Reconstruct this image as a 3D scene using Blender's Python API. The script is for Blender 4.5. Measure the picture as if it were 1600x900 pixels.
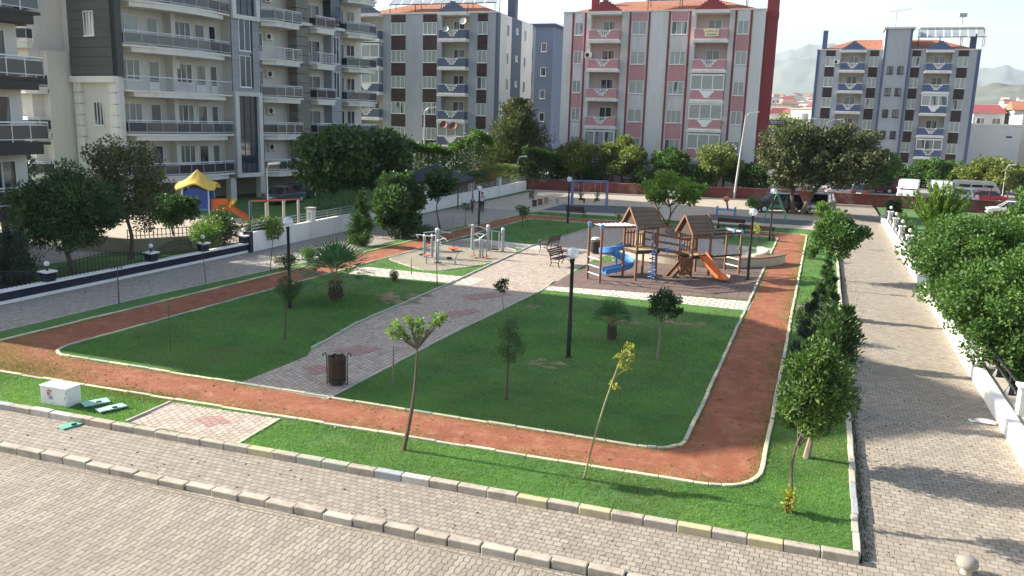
import bpy, bmesh, math, random
import numpy as np
from mathutils import Vector, Matrix
R = math.radians
for o in list(bpy.data.objects): bpy.data.objects.remove(o)
SC = bpy.context.scene; COL = SC.collection
# ---------------------------------------------------------------- camera
FPX, PITCH, ROLL, YAW, CAMH = 1300.0, R(11.37), R(1.69), R(20.07), 7.4
_f = np.array([-math.sin(YAW)*math.cos(PITCH), math.cos(YAW)*math.cos(PITCH), -math.sin(PITCH)])
_r = np.array([math.cos(YAW), math.sin(YAW), 0.0]); _u = np.cross(_r, _f)
CR, CU, CF = math.cos(ROLL)*_r+math.sin(ROLL)*_u, -math.sin(ROLL)*_r+math.cos(ROLL)*_u, _f
cd = bpy.data.cameras.new('camera'); cam = bpy.data.objects.new('camera', cd); COL.objects.link(cam)
cd.sensor_width = 36; cd.lens = FPX/1600*36; cd.clip_start = 0.1; cd.clip_end = 60000
cam.matrix_world = Matrix(((CR[0], CU[0], -CF[0], 0), (CR[1], CU[1], -CF[1], 0), (CR[2], CU[2], -CF[2], CAMH), (0, 0, 0, 1)))
SC.camera = cam
# ---------------------------------------------------------------- sky, sun, exposure
SUN_EL, SUN_AZ = R(27), R(-90.6)          # azimuth clockwise from +Y; the sun stands at -X
wd = bpy.data.worlds.new('World'); SC.world = wd; wd.use_nodes = True
nt = wd.node_tree; bg = nt.nodes['Background']
sky = nt.nodes.new('ShaderNodeTexSky'); sky.sky_type = 'NISHITA'; sky.sun_disc = False
sky.sun_elevation = SUN_EL; sky.sun_rotation = SUN_AZ % (2*math.pi)
sky.air_density = 1.0; sky.dust_density = 2.0; sky.ozone_density = 1.0; sky.altitude = 50
tcw = nt.nodes.new('ShaderNodeTexCoord'); mpw = nt.nodes.new('ShaderNodeMapping'); mpw.inputs['Scale'].default_value = (1, 1, 3.5)
nzw = nt.nodes.new('ShaderNodeTexNoise'); nzw.inputs['Scale'].default_value = 3.2; nzw.inputs['Detail'].default_value = 7
nzw.inputs['Roughness'].default_value = 0.6
crw = nt.nodes.new('ShaderNodeValToRGB'); crw.color_ramp.elements[0].position = 0.42; crw.color_ramp.elements[1].position = 0.72
crw.color_ramp.elements[0].color = (0, 0, 0, 1); crw.color_ramp.elements[1].color = (1, 1, 1, 1)
mxw = nt.nodes.new('ShaderNodeMixRGB'); mxw.inputs['Color2'].default_value = (9, 9.2, 9.6, 1)
mlw = nt.nodes.new('ShaderNodeMath'); mlw.operation = 'MULTIPLY'; mlw.inputs[1].default_value = 0.22
nt.links.new(tcw.outputs['Generated'], mpw.inputs[0]); nt.links.new(mpw.outputs[0], nzw.inputs['Vector'])
nt.links.new(nzw.outputs['Fac'], crw.inputs[0]); nt.links.new(crw.outputs[0], mlw.inputs[0]); nt.links.new(mlw.outputs[0], mxw.inputs['Fac'])
nt.links.new(sky.outputs[0], mxw.inputs['Color1']); nt.links.new(mxw.outputs[0], bg.inputs['Color'])
bg.inputs['Strength'].default_value = 0.078
sl = bpy.data.lights.new('sun', 'SUN'); sl.energy = 4.8; sl.angle = R(0.5); sl.color = (1.0, 0.92, 0.80)
so = bpy.data.objects.new('sun', sl); COL.objects.link(so)
sd = Vector((math.sin(SUN_AZ)*math.cos(SUN_EL), math.cos(SUN_AZ)*math.cos(SUN_EL), math.sin(SUN_EL)))
so.rotation_euler = sd.to_track_quat('Z', 'Y').to_euler()
SC.view_settings.view_transform = 'Standard'; SC.view_settings.look = 'None'
SC.view_settings.exposure = 1.68; SC.view_settings.gamma = 1.0
SC.cycles.max_bounces = 6; SC.cycles.transparent_max_bounces = 12; SC.cycles.volume_bounces = 0
try: SC.cycles.use_denoising = True
except Exception: pass
rnd = random.Random(7); nr = np.random.default_rng(7)
# ---------------------------------------------------------------- a point of the place from where it stands in the photo
def ray(x, y): return CR*(x-800)/FPX - CU*(y-450)/FPX + CF
def G(x, y, z=0.0):
    d = ray(x, y); p = np.array([0, 0, CAMH])+d*(z-CAMH)/d[2]; return (float(p[0]), float(p[1]), float(z))
def HZ(x, y, P):
    d = ray(x, y); return CAMH+(d[0]*P[0]+d[1]*P[1])/(d[0]**2+d[1]**2)*d[2]
def AY(x, y, Y):
    d = ray(x, y); p = np.array([0, 0, CAMH])+d*Y/d[1]; return (float(p[0]), float(Y), float(p[2]))
# ---------------------------------------------------------------- mesh collecting
class MB:
    def __init__(s): s.v = []; s.f = []; s.m = []; s.mi = 0
    def add(s, vs, fs):
        n = len(s.v); s.v += [tuple(map(float, v)) for v in vs]; s.f += [tuple(i+n for i in f) for f in fs]; s.m += [s.mi]*len(fs); return s
    def box(s, x0, x1, y0, y1, z0, z1):
        return s.add([(x0, y0, z0), (x1, y0, z0), (x1, y1, z0), (x0, y1, z0), (x0, y0, z1), (x1, y0, z1), (x1, y1, z1), (x0, y1, z1)],
                     [(0, 3, 2, 1), (4, 5, 6, 7), (0, 1, 5, 4), (1, 2, 6, 5), (2, 3, 7, 6), (3, 0, 4, 7)])
    def obox(s, c, size, rz=0, rx=0, ry=0):
        M = Matrix.Rotation(rz, 3, 'Z') @ Matrix.Rotation(ry, 3, 'Y') @ Matrix.Rotation(rx, 3, 'X')
        a, b, h = size[0]/2, size[1]/2, size[2]/2
        vs = [Vector(c)+M @ Vector(q) for q in ((-a, -b, -h), (a, -b, -h), (a, b, -h), (-a, b, -h), (-a, -b, h), (a, -b, h), (a, b, h), (-a, b, h))]
        return s.add(vs, [(0, 3, 2, 1), (4, 5, 6, 7), (0, 1, 5, 4), (1, 2, 6, 5), (2, 3, 7, 6), (3, 0, 4, 7)])
    def bar(s, p, q, w, h=None, up=(0, 0, 1)):           # square bar from p to q
        h = h or w; p, q = Vector(p), Vector(q); d = (q-p).normalized(); upv = Vector(up)
        if abs(d.dot(upv)) > .95: upv = Vector((0, 1, 0))
        a = d.cross(upv).normalized()*(w/2); b = a.cross(d).normalized()*(h/2)
        vs = [p-a-b, p+a-b, p+a+b, p-a+b, q-a-b, q+a-b, q+a+b, q-a+b]
        return s.add(vs, [(0, 1, 2, 3), (7, 6, 5, 4), (0, 4, 5, 1), (1, 5, 6, 2), (2, 6, 7, 3), (3, 7, 4, 0)])
    def tube(s, pts, r, n=8, cap=True):
        pts = [Vector(p) for p in pts]; rs = r if isinstance(r, (list, tuple)) else [r]*len(pts)
        vs = []; fs = []; prev = None
        for i, p in enumerate(pts):
            d = (pts[min(i+1, len(pts)-1)]-pts[max(i-1, 0)])
            d = d.normalized() if d.length > 1e-9 else Vector((0, 0, 1))
            if prev is None:
                a = d.cross(Vector((0, 0, 1)) if abs(d.z) < .9 else Vector((0, 1, 0))).normalized()
            else:
                a = (prev-d*prev.dot(d)); a = a.normalized() if a.length > 1e-6 else d.orthogonal().normalized()
            prev = a; b = d.cross(a)
            vs += [p+(a*math.cos(2*math.pi*k/n)+b*math.sin(2*math.pi*k/n))*rs[i] for k in range(n)]
        for i in range(len(pts)-1):
            fs += [(i*n+k, i*n+(k+1) % n, (i+1)*n+(k+1) % n, (i+1)*n+k) for k in range(n)]
        if cap: fs += [tuple(range(n-1, -1, -1)), tuple(range((len(pts)-1)*n, len(pts)*n))]
        return s.add(vs, fs)
    def lathe(s, c, prof, n=16, sq=False):               # prof: (r, z)
        vs = []; fs = []
        for r, z in prof:
            vs += [(c[0]+r*math.cos(2*math.pi*(k+.5)/n), c[1]+r*math.sin(2*math.pi*(k+.5)/n), c[2]+z) for k in range(n)]
        for i in range(len(prof)-1):
            fs += [(i*n+k, i*n+(k+1) % n, (i+1)*n+(k+1) % n, (i+1)*n+k) for k in range(n)]
        fs += [tuple(range(n-1, -1, -1)), tuple(range((len(prof)-1)*n, len(prof)*n))]
        return s.add(vs, fs)
    def ball(s, c, r, n=14, m=8, sz=1.0):
        return s.lathe(c, [(max(.001, r*math.sin(math.pi*i/m)), -r*sz*math.cos(math.pi*i/m)) for i in range(m+1)], n)
    def prism(s, poly, z0, z1):                           # horizontal polygon (ccw), extruded up
        n = len(poly); vs = [(x, y, z0) for x, y in poly]+[(x, y, z1) for x, y in poly]
        return s.add(vs, [tuple(range(n-1, -1, -1)), tuple(range(n, 2*n))]+[(k, (k+1) % n, n+(k+1) % n, n+k) for k in range(n)])
    def slab_xz(s, poly, y0, y1):                         # polygon in x,z (ccw seen from -y), extruded along y
        n = len(poly); vs = [(x, y0, z) for x, z in poly]+[(x, y1, z) for x, z in poly]
        return s.add(vs, [tuple(range(n)), tuple(range(2*n-1, n-1, -1))]+[((k+1) % n, k, n+k, n+(k+1) % n) for k in range(n)])
    def slab_yz(s, poly, x0, x1):
        n = len(poly); vs = [(x0, y, z) for y, z in poly]+[(x1, y, z) for y, z in poly]
        return s.add(vs, [tuple(range(n-1, -1, -1)), tuple(range(n, 2*n))]+[(k, (k+1) % n, n+(k+1) % n, n+k) for k in range(n)])
    def sheet(s, poly, z): return s.add([(x, y, z) for x, y in poly], [tuple(range(len(poly)))])
    def mesh(s, name, mats, smooth=False):
        me = bpy.data.meshes.new(name); me.from_pydata(s.v, [], s.f)
        for m in (mats if isinstance(mats, (list, tuple)) else [mats]): me.materials.append(m)
        if isinstance(mats, (list, tuple)): me.polygons.foreach_set('material_index', s.m)
        if smooth:
            me.polygons.foreach_set('use_smooth', [True]*len(me.polygons))
            try: me.set_sharp_from_angle(angle=R(40))
            except Exception: pass
        me.update(); return me
    def build(s, name, mats, parent=None, loc=None, smooth=False, rz=0):
        return link(name, s.mesh(name, mats, smooth), parent, loc, rz)
def link(name, me, parent=None, loc=None, rz=0):
    o = bpy.data.objects.new(name, me); COL.objects.link(o)
    if parent is not None: o.parent = parent
    if loc is not None: o.location = loc
    if rz: o.rotation_euler = (0, 0, rz)
    return o
def bevel(o, w=.01, seg=2):
    m = o.modifiers.new('bevel', 'BEVEL'); m.width = w; m.segments = seg; m.limit_method = 'ANGLE'; return o
def tag(o, label=None, cat=None, group=None, kind=None):
    for k, v in (('label', label), ('category', cat), ('group', group), ('kind', kind)):
        if v: o[k] = v
    return o
def thing(name, label, cat, loc=(0, 0, 0), rz=0, group=None):
    o = bpy.data.objects.new(name, None); COL.objects.link(o); o.location = loc; o.rotation_euler = (0, 0, rz); o.empty_display_size = .2
    return tag(o, label, cat, group)
def struct(name, mb, m, **k):
    o = mb.build(name, m, **k); o['kind'] = 'structure'; return o
def kids(o): return [c for c in bpy.data.objects if c.parent == o]
def copy_tree(o, loc, rz=None, label=None, parent=None, scale=None):
    c = o.copy(); COL.objects.link(c)
    if parent is not None: c.parent = parent
    else:
        c.location = loc
        if rz is not None: c.rotation_euler = (0, 0, rz)
        if scale is not None: c.scale = scale if isinstance(scale, tuple) else (scale,)*3
        if label: c['label'] = label
    for ch in kids(o): copy_tree(ch, None, parent=c)
    return c
# ---------------------------------------------------------------- materials
def _nodes(name):
    m = bpy.data.materials.new(name); m.use_nodes = True; t = m.node_tree; return m, t, t.nodes['Principled BSDF']
def N(t, kind, **kw):
    n = t.nodes.new(kind)
    for k, v in kw.items():
        if k in n.inputs.keys(): n.inputs[k].default_value = v
        else: setattr(n, k, v)
    return n
def c4(c): return (c[0], c[1], c[2], 1.0)
def mixc(t, fac, a, b, mode='MIX'):
    n = t.nodes.new('ShaderNodeMixRGB'); n.blend_type = mode
    for i, v in (('Fac', fac), ('Color1', a), ('Color2', b)):
        if hasattr(v, 'is_linked') or hasattr(v, 'links'): t.links.new(v, n.inputs[i])
        elif isinstance(v, (tuple, list)): n.inputs[i].default_value = c4(v)
        else: n.inputs[i].default_value = v
    return n.outputs[0]
def ramp(t, src, stops):
    n = t.nodes.new('ShaderNodeValToRGB'); e = n.color_ramp.elements
    while len(e) < len(stops): e.new(.5)
    for k, (p, c) in enumerate(stops): e[k].position = p; e[k].color = c4(c if isinstance(c, (tuple, list)) else (c, c, c))
    t.links.new(src, n.inputs[0]); return n.outputs[0]
def noise(t, vec, scale, detail=4, rough=.55):
    n = N(t, 'ShaderNodeTexNoise', Scale=scale, Detail=detail, Roughness=rough); t.links.new(vec, n.inputs['Vector']); return n.outputs['Fac']
def math_(t, op, a, b=0.0):
    n = t.nodes.new('ShaderNodeMath'); n.operation = op
    for i, v in enumerate((a, b)):
        if isinstance(v, (int, float)): n.inputs[i].default_value = v
        else: t.links.new(v, n.inputs[i])
    return n.outputs[0]
_mc = {}
def mat(name, col, rough=.6, var=.12, scale=1.2, metal=0.0, bump=0.0, bscale=30, dirt=None, dirt_amt=.5, spec=.4, streak=False):
    if name in _mc: return _mc[name]
    m, t, p = _nodes(name); tc = t.nodes.new('ShaderNodeTexCoord'); vec = tc.outputs['Object']
    if streak:
        mp = N(t, 'ShaderNodeMapping'); mp.inputs['Scale'].default_value = (1, 1, .18); t.links.new(vec, mp.inputs[0]); v1 = mp.outputs[0]
    else: v1 = vec
    f = noise(t, v1, scale, 6, .62); f2 = noise(t, vec, scale*9, 3)
    a = tuple(max(0, c*(1-var*1.6)) for c in col); b = tuple(min(1, c*(1+var*1.6)) for c in col)
    c = ramp(t, f, [(.25, a), (.75, b)])
    c = mixc(t, .35*min(1, var*6), c, ramp(t, f2, [(.3, tuple(x*.75 for x in col)), (.7, tuple(min(1, x*1.2) for x in col))]))
    if dirt is not None:
        c = mixc(t, ramp(t, noise(t, v1, scale*.7, 7, .7), [(.5, 0.0), (.72, dirt_amt)]), c, dirt)
    t.links.new(c, p.inputs['Base Color']); p.inputs['Roughness'].default_value = rough; p.inputs['Metallic'].default_value = metal
    p.inputs['Specular IOR Level'].default_value = spec
    if bump:
        bn = N(t, 'ShaderNodeBump', Strength=bump, Distance=.02); t.links.new(noise(t, vec, bscale, 4), bn.inputs['Height']); t.links.new(bn.outputs[0], p.inputs['Normal'])
    _mc[name] = m; return m
def paver(name, c1, c2, bw, bh, rot=0, mortar=(.12, .1, .085), ms=.012, zig=0.0, stain=(.25, .21, .17), stain_amt=.45, off=.5, moss=0.0, patch=None, gap=.035, zp=None):
    m, t, p = _nodes(name); tc = t.nodes.new('ShaderNodeTexCoord'); mp = N(t, 'ShaderNodeMapping'); mp.inputs['Rotation'].default_value = (0, 0, rot)
    t.links.new(tc.outputs['Object'], mp.inputs[0]); vec = mp.outputs[0]
    wob = noise(t, tc.outputs['Object'], 2.2, 3); sx = t.nodes.new('ShaderNodeSeparateXYZ'); t.links.new(vec, sx.inputs[0])
    X, Y = sx.outputs[0], sx.outputs[1]
    w2 = noise(t, tc.outputs['Object'], 3.1, 3)
    X = math_(t, 'ADD', X, math_(t, 'MULTIPLY', math_(t, 'SUBTRACT', w2, .5), gap))
    yy = math_(t, 'ADD', Y, math_(t, 'MULTIPLY', math_(t, 'SUBTRACT', wob, .5), gap))
    if zig:
        tri = math_(t, 'PINGPONG', X, zp or bw/2); yy = math_(t, 'ADD', yy, math_(t, 'MULTIPLY', tri, zig))
    cb = t.nodes.new('ShaderNodeCombineXYZ'); t.links.new(X, cb.inputs[0]); t.links.new(yy, cb.inputs[1])
    br = N(t, 'ShaderNodeTexBrick', Scale=1.0); br.offset = off; br.squash = 1.0
    br.inputs['Brick Width'].default_value = bw; br.inputs['Row Height'].default_value = bh
    br.inputs['Mortar Size'].default_value = ms; br.inputs['Mortar Smooth'].default_value = .3; br.inputs['Bias'].default_value = 0.0
    br.inputs['Color1'].default_value = c4(c1); br.inputs['Color2'].default_value = c4(c2); br.inputs['Mortar'].default_value = c4(mortar)
    t.links.new(cb.outputs[0], br.inputs['Vector'])
    c = br.outputs['Color']; ob = tc.outputs['Object']
    c = mixc(t, ramp(t, noise(t, ob, .35, 6, .65), [(.42, 0.0), (.75, stain_amt)]), c, stain)
    c = mixc(t, .55, c, mixc(t, 1.0, c, ramp(t, noise(t, ob, 14, 5, .7), [(.25, .62), (.75, 1.3)]), 'MULTIPLY'))
    c = mixc(t, ramp(t, noise(t, ob, 4.5, 5, .7), [(.6, 0.0), (.8, .35)]), c, tuple(x*.5 for x in c1))
    if patch is not None:
        c = mixc(t, ramp(t, noise(t, ob, .5, 1), [(.56, 0.0), (.60, .7)]), c, patch)
    if moss:
        w = math_(t, 'MULTIPLY', ramp(t, noise(t, ob, .9, 6, .75), [(.52, 0.0), (.66, 1.0)]), math_(t, 'ADD', math_(t, 'MULTIPLY', br.outputs['Fac'], .8), .06))
        c = mixc(t, math_(t, 'MULTIPLY', w, moss), c, (.05, .075, .02))
    t.links.new(c, p.inputs['Base Color']); p.inputs['Roughness'].default_value = .85; p.inputs['Specular IOR Level'].default_value = .25
    bn = N(t, 'ShaderNodeBump', Strength=.7, Distance=.012)
    t.links.new(math_(t, 'SUBTRACT', math_(t, 'MULTIPLY', noise(t, ob, 25, 4), .35), br.outputs['Fac']), bn.inputs['Height']); t.links.new(bn.outputs[0], p.inputs['Normal'])
    return m
def leafmat(name, dark, mid, light, trans=.3, scale=.6, rough=.55):
    if name in _mc: return _mc[name]
    m, t, p = _nodes(name); geo = t.nodes.new('ShaderNodeNewGeometry'); tc = t.nodes.new('ShaderNodeTexCoord')
    c = ramp(t, geo.outputs['Random Per Island'], [(.0, dark), (.5, mid), (1.0, light)])
    c = mixc(t, .8, c, mixc(t, 1.0, c, ramp(t, noise(t, tc.outputs['Object'], scale, 3), [(.28, (.55, .66, .6)), (.72, (1.5, 1.3, 1.15))]), 'MULTIPLY'))
    t.links.new(c, p.inputs['Base Color']); p.inputs['Roughness'].default_value = rough; p.inputs['Specular IOR Level'].default_value = .35
    tr = t.nodes.new('ShaderNodeBsdfTranslucent'); t.links.new(mixc(t, 1.0, c, (1.2, 1.6, .8), 'MULTIPLY'), tr.inputs[0])
    mx = t.nodes.new('ShaderNodeMixShader'); mx.inputs[0].default_value = trans
    t.links.new(p.outputs[0], mx.inputs[1]); t.links.new(tr.outputs[0], mx.inputs[2]); t.links.new(mx.outputs[0], t.nodes['Material Output'].inputs['Surface'])
    _mc[name] = m; return m
def glassmat(name, col, curtain=None, cur_amt=.5, rough=.08):
    m, t, p = _nodes(name); oi = t.nodes.new('ShaderNodeObjectInfo'); tc = t.nodes.new('ShaderNodeTexCoord')
    c = ramp(t, oi.outputs['Random'], [(0, tuple(x*.6 for x in col)), (1, tuple(x*1.5 for x in col))])
    if curtain is not None:
        wv = N(t, 'ShaderNodeTexWave', Scale=5.0, Distortion=2.5, Detail=2); mp = N(t, 'ShaderNodeMapping'); mp.inputs['Scale'].default_value = (1, 1, .04)
        t.links.new(tc.outputs['Object'], mp.inputs[0]); t.links.new(mp.outputs[0], wv.inputs[0])
        cc = mixc(t, wv.outputs['Fac'], tuple(x*.55 for x in curtain), curtain)
        rr = math_(t, 'FRACT', math_(t, 'MULTIPLY', oi.outputs['Random'], 7.31))
        ad = t.nodes.new('ShaderNodeVectorMath'); ad.operation = 'ADD'; t.links.new(tc.outputs['Object'], ad.inputs[0])
        cx = t.nodes.new('ShaderNodeCombineXYZ'); t.links.new(math_(t, 'MULTIPLY', oi.outputs['Random'], 40), cx.inputs[0]); t.links.new(cx.outputs[0], ad.inputs[1])
        mp2 = N(t, 'ShaderNodeMapping'); mp2.inputs['Scale'].default_value = (1.3, 1, .25); t.links.new(ad.outputs[0], mp2.inputs[0])
        f = ramp(t, math_(t, 'ADD', noise(t, mp2.outputs[0], 1.0, 1), math_(t, 'MULTIPLY', math_(t, 'SUBTRACT', rr, .5), .5)), [(.5-.3*cur_amt, 0.0), (.55-.3*cur_amt, .85)])
        c = mixc(t, f, c, cc)
    t.links.new(c, p.inputs['Base Color']); p.inputs['Roughness'].default_value = rough; p.inputs['Specular IOR Level'].default_value = .7
    return m
def clear_glass(name, col=(1, 1, 1), t_=.85, rough=.02):
    m, t, p = _nodes(name); tr = t.nodes.new('ShaderNodeBsdfTransparent'); tr.inputs[0].default_value = c4(col)
    gl = t.nodes.new('ShaderNodeBsdfGlossy'); gl.inputs['Roughness'].default_value = rough; gl.inputs[0].default_value = (.9, .95, 1, 1)
    lw = N(t, 'ShaderNodeLayerWeight', Blend=.25); mx = t.nodes.new('ShaderNodeMixShader')
    t.links.new(math_(t, 'ADD', math_(t, 'MULTIPLY', lw.outputs['Facing'], .75), 1-t_), mx.inputs[0])
    df = t.nodes.new('ShaderNodeBsdfDiffuse'); df.inputs[0].default_value = (.85, .88, .92, 1); m2 = t.nodes.new('ShaderNodeMixShader'); m2.inputs[0].default_value = .2
    t.links.new(tr.outputs[0], mx.inputs[1]); t.links.new(gl.outputs[0], mx.inputs[2]); t.links.new(mx.outputs[0], m2.inputs[1]); t.links.new(df.outputs[0], m2.inputs[2]); t.links.new(m2.outputs[0], t.nodes['Material Output'].inputs['Surface'])
    return m
# ================================================================ MATERIALS OF THE PLACE
M = {}
M['grass_soil'] = mat('grass_soil', (.058, .14, .032), .95, .3, .45, bump=.5, bscale=60, dirt=(.15, .15, .05), dirt_amt=.55)
M['soil'] = mat('soil', (.21, .16, .09), .95, .25, .8, bump=.5)
def track_mat():
    m, t, p = _nodes('track'); tc = t.nodes.new('ShaderNodeTexCoord'); o = tc.outputs['Object']
    c = ramp(t, noise(t, o, .9, 7, .7), [(.3, (.21, .075, .042)), (.55, (.285, .105, .058)), (.75, (.36, .165, .10))])
    c = mixc(t, .75, c, mixc(t, 1.0, c, ramp(t, noise(t, o, 28, 4, .8), [(.3, .55), (.5, 1.0), (.7, 1.45)]), 'MULTIPLY'))
    c = mixc(t, ramp(t, noise(t, o, 2.6, 6, .75), [(.5, 0.0), (.70, .75)]), c, (.38, .21, .135))
    c = mixc(t, ramp(t, noise(t, o, 5.5, 5, .8), [(.62, 0.0), (.75, .5)]), c, (.13, .045, .028))
    t.links.new(c, p.inputs['Base Color']); p.inputs['Roughness'].default_value = .95; p.inputs['Specular IOR Level'].default_value = .2
    bn = N(t, 'ShaderNodeBump', Strength=1.0, Distance=.03); t.links.new(math_(t, 'ADD', noise(t, o, 30, 5, .8), noise(t, o, 4, 4)), bn.inputs['Height']); t.links.new(bn.outputs[0], p.inputs['Normal']); return m
M['track'] = track_mat()
M['road'] = paver('road', (.255, .222, .182), (.345, .305, .252), .42, .115, R(90), zig=.30, zp=.1, ms=.0095, mortar=(.075, .062, .05), stain=(.17, .145, .115), stain_amt=.5, moss=.12)
M['walk'] = paver('walk', (.25, .216, .178), (.345, .302, .252), .165, .15, 0, ms=.008, mortar=(.09, .075, .06), gap=.06, stain_amt=.35, moss=.3)
M['promenade'] = paver('promenade', (.26, .226, .18), (.35, .308, .248), .2, .165, 0, zig=.12, ms=.0075, stain_amt=.3)
M['side_walk'] = paver('side_walk', (.29, .265, .225), (.40, .368, .315), .2, .16, 0, zig=.15, ms=.009, moss=.5)
M['path'] = paver('path', (.36, .295, .24), (.49, .415, .345), .2, .16, R(90), zig=.2, ms=.01, moss=.8, stain=(.36, .20, .17), stain_amt=.12)
M['red_paver'] = paver('red_paver', (.34, .19, .16), (.44, .27, .23), .2, .16, R(90), zig=.2, ms=.01, moss=.4)
M['pale_path'] = paver('pale_path', (.50, .46, .40), (.62, .58, .52), .42, .3, 0, mortar=(.2, .2, .13), ms=.03, gap=.12, stain_amt=.2)
M['plaza'] = paver('plaza', (.40, .345, .27), (.50, .44, .355), .3, .2, 0, ms=.008, stain_amt=.3)
M['parking'] = mat('parking', (.30, .275, .24), .9, .15, .25)
M['rubber'] = paver('rubber', (.125, .088, .075), (.165, .118, .10), .5, .5, 0, mortar=(.055, .042, .036), ms=.012, off=0.0, stain=(.19, .12, .105), stain_amt=.5)
M['gym_paver'] = paver('gym_paver', (.33, .28, .23), (.43, .38, .32), .2, .15, R(20), mortar=(.1, .11, .05), ms=.02, gap=.1, moss=.8)
M['mat_grey'] = mat('mat_grey', (.075, .085, .095), .9, .12, .8)
M['concrete'] = mat('concrete', (.39, .345, .28), .9, .18, 4, bump=.6, dirt=(.19, .155, .115), dirt_amt=.7)
M['concrete_pale'] = mat('concrete_pale', (.42, .38, .315), .85, .13, 2, bump=.3, dirt=(.3, .26, .2), dirt_amt=.5)
for k, c in dict(kerb_yellow=(.55, .46, .16), kerb_green=(.24, .33, .25), kerb_blue=(.20, .30, .44), kerb_white=(.60, .58, .53), kerb_orange=(.48, .30, .2)).items():
    M[k] = mat(k, tuple(a_*.45+.55*b_ for a_, b_ in zip(c, (.42, .37, .31))), .85, .12, 6, bump=.4, dirt=(.36, .31, .25), dirt_amt=.95)
M['edge_pale'] = mat('edge_pale', (.60, .54, .36), .85, .16, 2.5, dirt=(.33, .29, .22), dirt_amt=.7)
M['edge_green'] = mat('edge_green', (.34, .38, .30), .85, .16, 2.5, dirt=(.33, .29, .22), dirt_amt=.7)
M['white_wall'] = mat('white_wall', (.78, .76, .72), .8, .05, .9, bump=.15, dirt=(.45, .42, .37), dirt_amt=.45, streak=True)
M['white_paint'] = mat('white_paint', (.80, .79, .76), .6, .04, 1)
M['navy_tile'] = paver('navy_tile', (.018, .022, .04), (.03, .034, .055), .6, .3, 0, mortar=(.1, .1, .1), ms=.006, off=0, stain_amt=.1)
M['black_metal'] = mat('black_metal', (.015, .015, .016), .45, .2, 4)
M['brick_red'] = mat('brick_red', (.15, .042, .034), .8, .25, .8, dirt=(.42, .31, .25), dirt_amt=.6)
M['white_plastic'] = mat('white_plastic', (.72, .71, .68), .5, .05, 2)
M['grey_metal'] = mat('grey_metal', (.34, .36, .37), .45, .1, 2, metal=.3)
M['chrome'] = mat('chrome', (.70, .71, .72), .35, .05, 2, metal=.15)
M['wood'] = mat('wood', (.20, .095, .05), .7, .2, 3, streak=True, bump=.2)
M['wood_dark'] = mat('wood_dark', (.06, .036, .026), .75, .25, 3, streak=True)
M['wood_pale'] = mat('wood_pale', (.40, .29, .18), .7, .15, 3)
M['roof_wood'] = mat('roof_wood', (.15, .105, .075), .8, .22, 2.5)
M['blue_plastic'] = mat('blue_plastic', (.06, .21, .48), .4, .09, 2, dirt=(.16, .26, .42), dirt_amt=.5)
M['sky_plastic'] = mat('sky_plastic', (.10, .30, .58), .4, .06, 2)
M['pale_blue'] = mat('pale_blue', (.45, .52, .68), .5, .06, 2)
M['orange_plastic'] = mat('orange_plastic', (.66, .15, .035), .42, .09, 2, dirt=(.50, .20, .10), dirt_amt=.55)
M['yellow_plastic'] = mat('yellow_plastic', (.68, .45, .07), .45, .09, 1.5, dirt=(.52, .38, .14), dirt_amt=.5)
M['frame_white'] = mat('frame_white', (.74, .74, .73), .5, .04, 3)
M['pane'] = glassmat('pane', (.05, .065, .075), (.42, .46, .44), .8)
M['pane_dark'] = glassmat('pane_dark', (.03, .035, .045), (.25, .26, .26), .15)
M['pane_blue'] = glassmat('pane_blue', (.015, .035, .06), None, rough=.04)
M['rail_glass'] = glassmat('rail_glass', (.05, .056, .066), None, rough=.12)
M['bark'] = mat('bark', (.12, .09, .065), .9, .2, 5, bump=.6, bscale=40)
M['bark_pale'] = mat('bark_pale', (.24, .19, .14), .9, .2, 6, bump=.5, bscale=40)
M['bark_green'] = mat('bark_green', (.26, .23, .11), .85, .2, 6)
M['globe'] = clear_glass('globe', (.97, .98, 1), .86)
M['bulb'] = mat('bulb', (.85, .86, .88), .3, .02, 2)
M['tyre'] = mat('tyre', (.02, .02, .021), .85, .1, 5)
M['car_glass'] = mat('car_glass', (.012, .014, .018), .05, .05, 1, spec=.8)
M['skin'] = mat('skin', (.42, .24, .16), .6, .05, 5)
M['hair'] = mat('hair', (.02, .015, .012), .6, .1, 5)
# ================================================================ GROUND AND PAVING
ZW, ZR, ZP, ZS = -.13, -.25, -.13, -.03      # front pavement, road, promenade, side pavement
K0, K1 = G(0, 640, ZW), G(1335, 882, ZW)
def k0y(x): return K0[1]+(x-K0[0])*(K1[1]-K0[1])/(K1[0]-K0[0])
Q0, Q1 = G(0, 705, ZR), G(900, 897, ZR)
def q0y(x): return Q0[1]+(x-Q0[0])*(Q1[1]-Q0[1])/(Q1[0]-Q0[0])
b = MB(); n = 60
def gz(x, y):
    d = math.hypot(x, y); z = -.32
    if d > 230: z += (d-230)*.045
    return z
rs = [0, 20, 60, 120, 180, 230, 300, 400, 550, 750, 1000, 1250, 1500]
gv = [(r*math.cos(2*math.pi*k/n), r*math.sin(2*math.pi*k/n), gz(r, 0)) for r in rs for k in range(n)]
b.add(gv, [(i*n+k, i*n+(k+1) % n, (i+1)*n+(k+1) % n, (i+1)*n+k) for i in range(len(rs)-1) for k in range(n)])
struct('ground', b, mat('earth', (.24, .21, .15), .95, .25, .02, dirt=(.10, .12, .06), dirt_amt=.8))
xk = 1.28
struct('road', MB().sheet([(-40, -4), (30, -4), (30, q0y(30)), (-40, q0y(-40))], ZR), M['road'])
M['gutter'] = paver('gutter', (.25, .215, .175), (.34, .30, .245), .2, .1, 0, mortar=(.08, .066, .052), ms=.008, stain=(.15, .125, .1), stain_amt=.6, moss=.5)
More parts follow.
